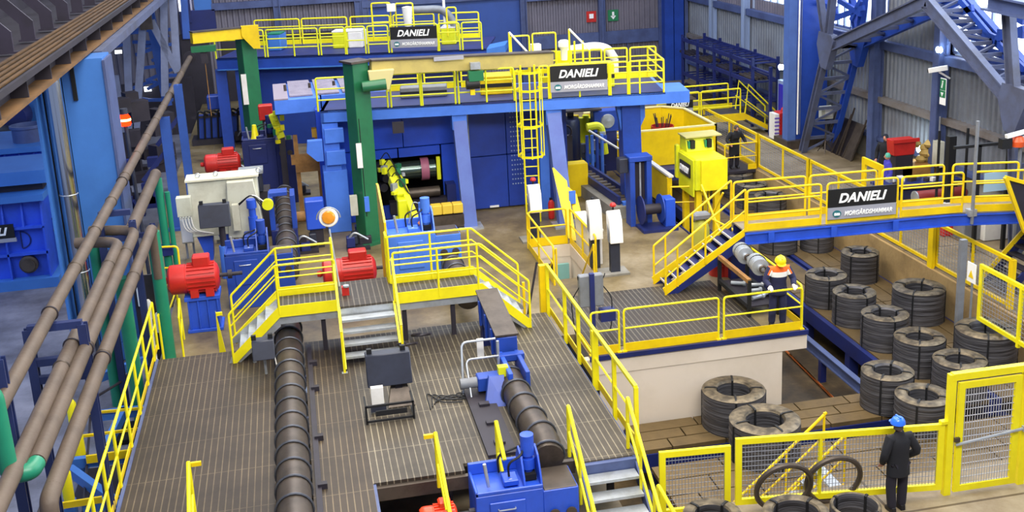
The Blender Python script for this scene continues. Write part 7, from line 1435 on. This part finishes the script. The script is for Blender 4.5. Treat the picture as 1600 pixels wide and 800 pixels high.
def person(label, loc, heading, J, jacket, trousers, headgear, shoes=SHO, hands=SKN, scale=1., coat=.0, yoke=None, lookdown=0., hair=HAI, group=None, legs=True):
    """J: joints in local metres (x right, y forward, z up): sh_, el_, wr_ and hip_, kn_, an_ for l / r, plus lean"""
    t = thing('person', label, 'person', loc, group)
    R_ = Matrix.Rotation(heading, 4, 'Z') @ Matrix.Scale(scale, 4)
    g = lambda k: V(J[k])
    pel, wai, che, nek = g('pel'), g('wai'), g('che'), g('nek'); hd = g('head')
    pts = [pel, wai, che, nek, nek+(hd-nek)*.45, g('shl'), g('ell'), g('wrl'), g('shr'), g('elr'), g('wrr'), g('hil'), g('knl'), g('anl'), g('hir'), g('knr'), g('anr')]
    E_ = [(0, 1), (1, 2), (2, 3), (3, 4), (2, 5), (5, 6), (6, 7), (2, 8), (8, 9), (9, 10), (0, 11), (11, 12), (12, 13), (0, 14), (14, 15), (15, 16)]
    rd = [(.14, .10), (.13, .09), (.16, .11), .06, .055, .055, .042, .028, .055, .042, .028, .085, .058, .04, .085, .058, .04]
    hdir = (hd-nek).normalized(); fw = V((0, math.cos(lookdown), -math.sin(lookdown))); rt = V((1, 0, 0)); upv = rt.cross(fw); upv = V((0, math.sin(lookdown), math.cos(lookdown)))
    def extra(bm):
        # head: shaped sphere with jaw, nose, ears, in the same mesh
        for i in range(1):
            r0 = bmesh.ops.create_uvsphere(bm, u_segments=20, v_segments=14, radius=.1)
            for v in r0['verts']:
                c = v.co.copy(); x, y_, z = c; jaw = max(0, -z/.1)
                x *= (.80-.22*jaw); y_ *= (.98-.12*jaw if y_ > 0 else 1.0); z *= 1.22
                if abs(x) < .02 and y_ > .06 and -.045 < z < .01: y_ += .022
                if y_ > .05 and -.085 < z < -.055: y_ += .008
                v.co = hd+rt*x+fw*y_+upv*z
            for s in (-1, 1):
                r1 = bmesh.ops.create_uvsphere(bm, u_segments=8, v_segments=6, radius=.03)
                for v in r1['verts']: c = v.co.copy(); v.co = hd+rt*(s*.082+c.x*.35)+fw*(-.005+c.y*.7)+upv*(-.005+c.z)
        # hands with palm, four unequal bent fingers and thumb
        for s, w_, e_ in ((-1, g('wrl'), g('ell')), (1, g('wrr'), g('elr'))):
            d_ = J.get('hdir', None); d_ = V(d_) if d_ else (w_-e_).normalized(); curl = V(J.get('curl', (0, 0, -1))); side = d_.cross(curl).normalized()
            m = MB(); m.bm.free(); m.bm = bm
            m.tube([w_-d_*.01, w_+d_*.03, w_+d_*.085], [.027, .038, .036], 8)
            for k, L in enumerate((.065, .078, .072, .055)):
                b = w_+d_*.08+side*(-.027+.018*k); m.tube([b, b+d_*L*.45+curl*.006, b+d_*L*.75+curl*L*.35, b+d_*L*.75+curl*L*.75], [.0095, .009, .0085, .007], 6)
            tb = w_+d_*.03-side*s*.03; m.tube([tb, tb+d_*.03-side*s*.025, tb+d_*.06-side*s*.02+curl*.025], [.012, .011, .009], 6)
    body = skinned('body', pts, E_, rd, SKN, t, R_, 0, 1, extra)
    if hands is not SKN:
        for s, w_, e_ in ((-1, g('wrl'), g('ell')), (1, g('wrr'), g('elr'))):
            d_ = V(J['hdir']) if 'hdir' in J else (w_-e_).normalized(); curl = V(J.get('curl', (0, 0, -1))); side = d_.cross(curl).normalized(); m = MB()
            m.tube([w_-d_*.03, w_+d_*.03, w_+d_*.088], [.034, .046, .043], 10)
            for k, L in enumerate((.065, .078, .072, .055)):
                b = w_+d_*.08+side*(-.03+.02*k); m.tube([b, b+d_*L*.45+curl*.006, b+d_*L*.78+curl*L*.35, b+d_*L*.78+curl*L*.8], [.014, .0135, .013, .011], 6)
            tb = w_+d_*.03-side*s*.035; m.tube([tb, tb+d_*.03-side*s*.028, tb+d_*.065-side*s*.022+curl*.028], [.017, .016, .014], 6)
            m.xf(R_); o = m.build('glove', hands, None, origin=(0, 0, 0)); o.parent = t; o.location = (0, 0, 0)
    # jacket
    jb = [pel+V((0, 0, -.20-coat)), pel+V((0, 0, .02)), wai, che, nek+V((0, 0, -.02)), g('shl'), g('ell'), g('wrl')-(g('wrl')-g('ell')).normalized()*.03, g('shr'), g('elr'), g('wrr')-(g('wrr')-g('elr')).normalized()*.03]
    m = MB(); up_ = [(pel+V((0, -.005, -.17-coat)), .205, .150), (pel+V((0, -.005, -.16-coat)), .215, .158), (pel, .205, .150), (wai, .190, .138), (che+V((0, 0, -.08)), .205, .145), (che+V((0, 0, .04)), .215, .140), (che.lerp(nek, .55), .185, .115), (che.lerp(nek, .85), .11, .09), (nek+V((0, 0, .02)), .075, .078), (nek+V((0, 0, .05)), .07, .072)]; RR = []
    for c_, rx, ry in up_: RR.append([m.bm.verts.new(c_+V((rx*math.cos(k*math.pi/10), ry*math.sin(k*math.pi/10), 0))) for k in range(20)])
    for A_, B_ in zip(RR, RR[1:]):
        for k in range(20): m.bm.faces.new((A_[k], A_[(k+1) % 20], B_[(k+1) % 20], B_[k]))
    m.bm.faces.new(RR[0][::-1]); m.bm.faces.new(RR[-1])
    for a_, b_, c_ in (('shl', 'ell', 'wrl'), ('shr', 'elr', 'wrr')):
        s_, e_, w_ = g(a_), g(b_), g(c_); inn = s_+(che.lerp(nek, .3)-s_)*.45; P_ = [inn, s_, s_.lerp(e_, .5), e_, e_.lerp(w_, .5), w_-(w_-e_).normalized()*.01]
        m.tube(fillet(P_, .06, 2), None or [.07]*1 if 0 else .08, 12) if 0 else None
        Q_ = [inn, s_, s_.lerp(e_, .5), e_.lerp(s_, .12), e_.lerp(w_, .12), e_.lerp(w_, .55), w_-(w_-e_).normalized()*.015]; m.tube(Q_, [.085, .092, .082, .074, .072, .066, .056], 12)
    m.xf(R_); jk = m.build('jacket', jacket, None, origin=(0, 0, 0)); jk.parent = t; jk.location = (0, 0, 0)
    for p_ in jk.data.polygons: p_.use_smooth = True
    if False: skinned('jacket', jb, [(0, 1), (1, 2), (2, 3), (3, 4), (3, 5), (5, 6), (6, 7), (3, 8), (8, 9), (9, 10)], [(.25, .19), (.215, .165), (.195, .15), (.21, .145), .085, .10, .075, .058, .10, .075, .058], jacket, t, R_, 3, 2)
    if legs:
        tb = [pel+V((0, 0, .0)), g('hil'), g('knl'), g('anl')+V((0, 0, -.05)), g('hir'), g('knr'), g('anr')+V((0, 0, -.05))]
        skinned('trousers', tb, [(0, 1), (1, 2), (2, 3), (0, 4), (4, 5), (5, 6)], [(.14, .10), .105, .095, .085, .105, .095, .085], trousers, t, R_, 0, 2)
        for k in ('anl', 'anr'):
            a = g(k); m = MB(); m.hull8([a+V((x, y_, -a.z+.0)) for x, y_ in ((-.045, -.08), (.045, -.08), (.055, .12), (.03, .19), (-.03, .19), (-.055, .12))], [a+V((x, y_, z-a.z)) for x, y_, z in ((-.04, -.075, .11), (.04, -.075, .11), (.045, .06, .10), (.025, .17, .055), (-.025, .17, .055), (-.045, .06, .10))]); m.xf(R_); o = m.build('shoe', shoes, None, origin=(0, 0, 0), bevel=.008); o.parent = t; o.location = (0, 0, 0)
    # head gear / hair / eyes
    m = MB(); u_ = upv
    if headgear in (HLY, HLB):
        m.lathe([(.0, .118), (.05, .112), (.09, .09), (.118, .045), (.128, .0), (.130, -.015), (.126, -.02), (.115, 0)], hd+u_*.035, axis=u_, n=24); brim = [hd+u_*.028+rt*(.105*math.cos(a))+fw*(.10+.075*math.sin(a)) for a in [math.pi*k/10 for k in range(11)]]; m.prism(brim, u_*-.012); nm = 'helmet'
        m.bar(hd+u_*.15-fw*.07, hd+u_*.15+fw*.07, .03, .02, up=u_)
    else:
        m.lathe([(0, .13), (.05, .125), (.082, .09), (.098, .03), (.096, -.01), (.088, 0)], hd-fw*.008, axis=u_, n=20); nm = 'hair' if headgear is HAI else 'cap'
    m.xf(R_); o = m.build(nm, headgear, None, origin=(0, 0, 0)); o.parent = t; o.location = (0, 0, 0)
    m = MB()
    for s in (-1, 1): m.lathe([(0, 0), (.011, .002), (.011, .006), (0, .009)], hd+rt*s*.032+fw*.088+u_*.01, axis=fw, n=8)
    m.bar(hd+rt*-.025+fw*.092-u_*.062, hd+rt*.025+fw*.092-u_*.062, .006, .008); m.xf(R_); o = m.build('face_features', FAC, None, origin=(0, 0, 0)); o.parent = t; o.location = (0, 0, 0)
    if headgear in (HLY, HLB):
        m = MB(); m.lathe([(.085, .02), (.09, -.02), (.086, -.07), (.07, -.085), (.06, -.05)], hd-fw*.012, axis=u_, n=18); m.xf(R_)
        bmesh.ops.delete(m.bm, geom=[v for v in m.bm.verts if (R_.inverted() @ v.co-hd).dot(fw) > .01], context='VERTS'); o = m.build('hair', hair, None, origin=(0, 0, 0)); o.parent = t; o.location = (0, 0, 0)
    if yoke:
        jk.data.materials.append(yoke); jk.data.materials.append(SWH); Ri = R_.inverted()
        for p_ in jk.data.polygons:
            c_ = Ri @ p_.center
            if abs(c_.x) < .25 and c_.z > che.z-.05: p_.material_index = 1 if c_.z > che.z+.03 else 2
    if False:
        for z0, z1, mm, nm in ((-.02, .10, yoke, 'orange_yoke'), (-.09, -.02, SWH, 'white_band')):
            m = MB(); rr = []
            for z in (z0, z1): rr.append((.205 if z < .05 else .17, z))
            m.lathe([(.2, z0), (.205, (z0+z1)/2), (.165 if z1 > .05 else .205, z1)], V((0, 0, 0)), n=24)
            for v in m.bm.verts: v.co = che+V((v.co.x*1.12, v.co.y*.80, v.co.z+.05))
            m.xf(R_); o = m.build(nm, mm, None, origin=(0, 0, 0)); o.parent = t; o.location = (0, 0, 0)
        c = [che+V((x, .0, .16)) for x in (-.1, .1)]
    return t
def pose(**k):
    J = dict(pel=(0, 0, .95), wai=(0, .0, 1.10), che=(0, 0, 1.33), nek=(0, .0, 1.50), head=(0, .02, 1.66), shl=(-.19, 0, 1.42), ell=(-.31, -.04, 1.14), wrl=(-.28, .08, .90), shr=(.19, 0, 1.42), elr=(.31, -.04, 1.14), wrr=(.28, .08, .90),
             hil=(-.10, 0, .90), knl=(-.12, .02, .50), anl=(-.13, -.02, .09), hir=(.10, 0, .90), knr=(.12, .02, .50), anr=(.13, -.02, .09)); J.update(k); return J
# hard hat worker on the control room roof, facing the camera, hands on the rail
L = V((10.35, 23.0, ZF)); L = PZ(1208, 503, ZF); L.y = 23.05
person('worker in a yellow hard hat and orange yoke jacket leaning on the railing', L, math.pi-.12, pose(che=(0, .04, 1.32), nek=(0, .09, 1.47), head=(0, .15, 1.61), shl=(-.2, .05, 1.41), ell=(-.33, .10, 1.16), wrl=(-.27, .29, 1.07), shr=(.2, .05, 1.41), elr=(.33, .10, 1.16), wrr=(.27, .29, 1.07), hdir=(0, .9, -.1), curl=(0, 0, -1)),
       CLT, CLT, HLY, hands=GLV, scale=1.02, coat=.0, yoke=HIV, lookdown=.55, shoes=SHO)
# man in the black jacket at the near fence, seen from behind
L = PZ(1400, 797, 0); person('man in blue helmet and black jacket, back turned, at the near fence', L, .08, pose(head=(-.02, .03, 1.66), wrl=(-.25, .10, .93), elr=(.33, -.08, 1.15), wrr=(.26, .12, .96), anl=(-.10, -.02, .09), anr=(.11, .02, .09), hdir=(0, .5, -.85), curl=(.2, .8, -.3)), CLB, TRD, HLB, scale=1.0, coat=.06)
# far man in black coat leaning on a small railing
L = PZ(1147, 262, ZG); L = V((L.x, L.y, 0))
person('bareheaded man in a long black coat leaning on the rail beside the far coils', L, math.pi+.1, pose(che=(0, .08, 1.30), nek=(0, .13, 1.45), head=(0, .17, 1.60), shl=(-.2, .08, 1.38), ell=(-.36, .08, 1.16), wrl=(-.33, .32, 1.02), shr=(.2, .08, 1.38), elr=(.36, .08, 1.16), wrr=(.33, .32, 1.02), hdir=(0, .9, -.1), curl=(0, 0, -1)), CLB, TRD, HAI, scale=1.0, coat=.25, lookdown=.25)
t = thing('far_rail_panel', 'small golden railing in front of the bareheaded man', 'railing', L+V((0, -.45, 0))); a = V((L.x-.55, L.y-.42, 0)); b = V((L.x+.75, L.y-.42, 0)); rail_panel(t, a, b, 1.05, 1, 0, .03, AMB, .05); MB().bar(b+V((0, 0, .1)), b+V((-.35, 0, .1)), .03, .2).build('toe_board', AMB, t); rail_panel(t, b, b+V((0, 1.6, 0)), 1.05, 1, .15, .03, AMB, .05)
MB().box(L.x-1.0, L.x+.9, L.y-.5, L.y+1.2, -.12, -.02).build('landing_plate', DKS, t)
# two at the work bench by the wall
L = PZ(1392, 262, 0); L = V((19.9, 34.8, 0)); q = PX(1388, 232, L.x)
q = PY(1388, 236, 33.5); L = V((q.x, 33.5, 0)); person('man in a teal cap and blue overall seen over the bridge railing by the bench', L, 1.3, pose(), paint('violet_blue_cloth', '#3f3aa8', .85), CLT, HLG, scale=.98)
q = PY(1384, 218, 35.6); L = V((q.x, 35.6, 0)); person('man in a black knit cap and dark clothes by the right wall', L, 2.2, pose(), CLB, TRD, paint('black_knit', '#1c2430', .9), scale=1.05)
# ---------------------------------------------------------------- bench area by the right wall
q = PY(1420, 300, 32.5); 
t = thing('work_bench', 'long dark work bench with jumbled parts by the right wall', 'bench', (q.x+.6, 33.2, 0)); x0 = q.x-.9
MB().box(x0, x0+2.9, 32.6, 33.4, .75, .85).build('bench_top', BLN, t)
for x in (x0+.1, x0+2.7): MB().box(x, x+.1, 32.7, 33.3, 0, .75).build('leg', DKS, t)
MB().box(x0+.1, x0+2.8, 32.75, 33.3, .15, .6).build('drawer_block', CLT, t, bevel=.02)
random.seed(13); xs_ = sorted(x0+.2+random.random()*2.5 for _ in range(16))
for k in range(16): xx, yy = xs_[k], 32.7+random.random()*.5; s = random.uniform(.08, .2); solo(MB().cbox((xx, yy, .851+s*.4), s*1.4, s, s*.8, random.random()*2), 'bench_part', [DKS, STL, WHT, RAW, STB][k % 5], 'small loose part on the work bench by the wall, %s from the left' % ORD[k], 'part', 'loose parts on the work bench')
q = PY(1410, 230, 34.4); t = thing('red_crate', 'bright red crate on a stand by the right wall', 'crate', (q.x, 34.4, 0)); MB().prism([(q.x-.4, 34.2, q.z-.25), (q.x+.35, 34.2, q.z-.25), (q.x+.42, 34.2, q.z+.3), (q.x-.45, 34.2, q.z+.3)], (0, .5, 0)).build('crate_body', RED, t, bevel=.02); MB().box(q.x-.5, q.x+.48, 34.12, 34.2, q.z+.22, q.z+.34).build('rim', RED, t); MB().box(q.x-.35, q.x+.3, 34.2, 34.65, 0, q.z-.25).build('stand', DKS, t)
q = PY(1435, 240, 34.6)
as_ = sorted(random.uniform(-.6, .5) for _ in range(10))
for k in range(10): a = as_[k]; s = random.uniform(.16, .3); solo(MB().lathe([(0, 0), (s*.7, s*.1), (s, s*.6), (s*.6, s*1.2), (0, s*1.3)], (q.x+a, 34.5+random.uniform(-.2, .3), 1.0+.18*(k % 4)), n=10), 'yellow_sack', paint('dull_yellow_sack', '#b59a58', .8) if k == 0 else bpy.data.materials['dull_yellow_sack'], 'dull yellow sack heaped right of the red crate, %s from the left' % ORD[k], 'sack', 'sacks heaped by the right wall')
solo(MB().box(q.x-.8, min(q.x+.8, 21.7), 34.2, 35.1, 0, 1.0), 'pallet_box', RUS, 'brown box carrying the heap of yellow sacks', 'box')
q = PY(1430, 296, 31.0); t = thing('gas_cylinder', 'dark red gas cylinder lying behind the bridge railing', 'cylinder', q); MB().lathe([(0, 0), (.16, .02), (.2, .12), (.2, 1.7), (.1, 1.8), (0, 1.82)], (q.x, 31, .9), axis=(1, 0, 0), n=20).build('cylinder_body', paint('maroon_cylinder', '#7a2420', .4), t); MB().lathe([(0, 0), (.21, 0), (.21, .05), (0, .05)], (q.x-.02, 31, .9), axis=(1, 0, 0), n=20).build('end_cap', STL, t); MB().box(q.x+.3, q.x+1.5, 30.8, 31.2, 0, .7).build('cradle', DKS, t)
q = PY(1485, 300, 30); solo(MB().box(q.x-.12, q.x+.12, 30, 30.2, 0, PY(1485, 214, 30).z), 'black_post', BLK, 'thick black upright post standing behind the bridge', 'post')
q = on_near(1510)+V((.1, -.12, 0)); t = thing('lamp_post', 'slim grey pole fixed at the bend of the bridge railing', 'post', q); MB().tube([q-UP*.3, q+UP*2.45], .045).build('pole', GRY, t); MB().cbox(q+V((0, .06, .0)), .22, .2, .18).build('clamp', STL, t)
q = PY(1545, 300, 28); t = thing('canopy_frame', 'thin black canopy frame with a pale clear panel behind the bridge', 'frame', (q.x, 28, 0)); z1 = PY(1545, 225, 28).z
xa, xb = PY(1526, 300, 28).x, PY(1572, 300, 28).x
for x in (xa, xb): MB().box(x-.05, x+.05, 27.95, 28.05, 0, z1).build('upright', BLK, t); MB().box(x-.03, x+.03, 30.0, 30.06, 0, z1).build('upright', BLK, t)
MB().box(xa-.8, xb+.1, 27.95, 28.05, z1-.05, z1+.03).build('top_bar', BLK, t); p0 = PY(1536, 300, 27.9); p1 = PY(1576, 272, 27.9); MB().box(p0.x, p1.x, 27.86, 27.9, p0.z, p1.z+.1).build('clear_panel', paint('pale_clear_sheet', '#a9c8dc', .2), t)
q = PY(1590, 222, 27.0); t = thing('warning_beacon', 'orange and white beacon with black box at the right edge above the bridge', 'lamp', q); MB().lathe([(0, 0), (.17, 0), (.19, .15), (.12, .28), (0, .3)], q-UP*.12, n=16).build('orange_lens', paint('beacon_orange', '#e0592c', .3), t); MB().cbox(q+V((-.38, 0, 0)), .3, .2, .28).build('black_box', BLK, t); MB().bar(q+V((-.4, -.05, .2)), q+V((.2, -.05, .3)), .12, .1).build('white_arm', WHT, t); MB().cbox(q+V((.22, -.05, .05)), .14, .14, .2).build('white_head', WHT, t); MB().tube([(q.x+.1, 27, q.z-.1), (q.x+.1, 27, 0)], .05).build('pole', GRY, t)
for i, (px, py, yy) in enumerate(((1528, 315, 29.0), (1560, 318, 28.8), (1496, 300, 29.6))): q = PY(px, py, yy); t = thing('floor_equipment', ('grey machine boxes behind the far bridge railing, left of the clear panel', 'stacked white and black boxes under the canopy frame', 'dark red and white box pile right of the maroon cylinder')[i], 'box', (q.x, yy, 0)); MB().box(q.x-.4, q.x+.4, yy, yy+.6, 0, .6).build('lower_box', [GRY, WHT, RED][i], t, bevel=.02); MB().box(q.x-.25, q.x+.3, yy+.05, yy+.5, .6, .95).build('upper_box', [STL, BLK, WHT][i], t, bevel=.02)
q = PX(1553, 260, XW-.3) if False else PX(1466, 240, XW-.4); t = thing('wall_box', 'pale grey fuse box on the right wall column', 'box', q); MB().cbox(q, .2, .4, .9).build('box', BEI, t); MB().tube([q+UP*.4, q+UP*1.3], .03, 6).build('conduit_tube', GRY, t)
q = PX(1437, 233, XW-.5); t = thing('wall_lamp', 'small white lamp low on the right wall behind the sacks', 'lamp', q); MB().lathe([(0, -.08), (.12, -.06), (.12, .06), (0, .08)], q, axis=(-1, 0, 0), n=12).build('bulb', LMP, t); MB().tube([q, q+V((.4, 0, 0))], .03, 6).build('bracket', STB, t)
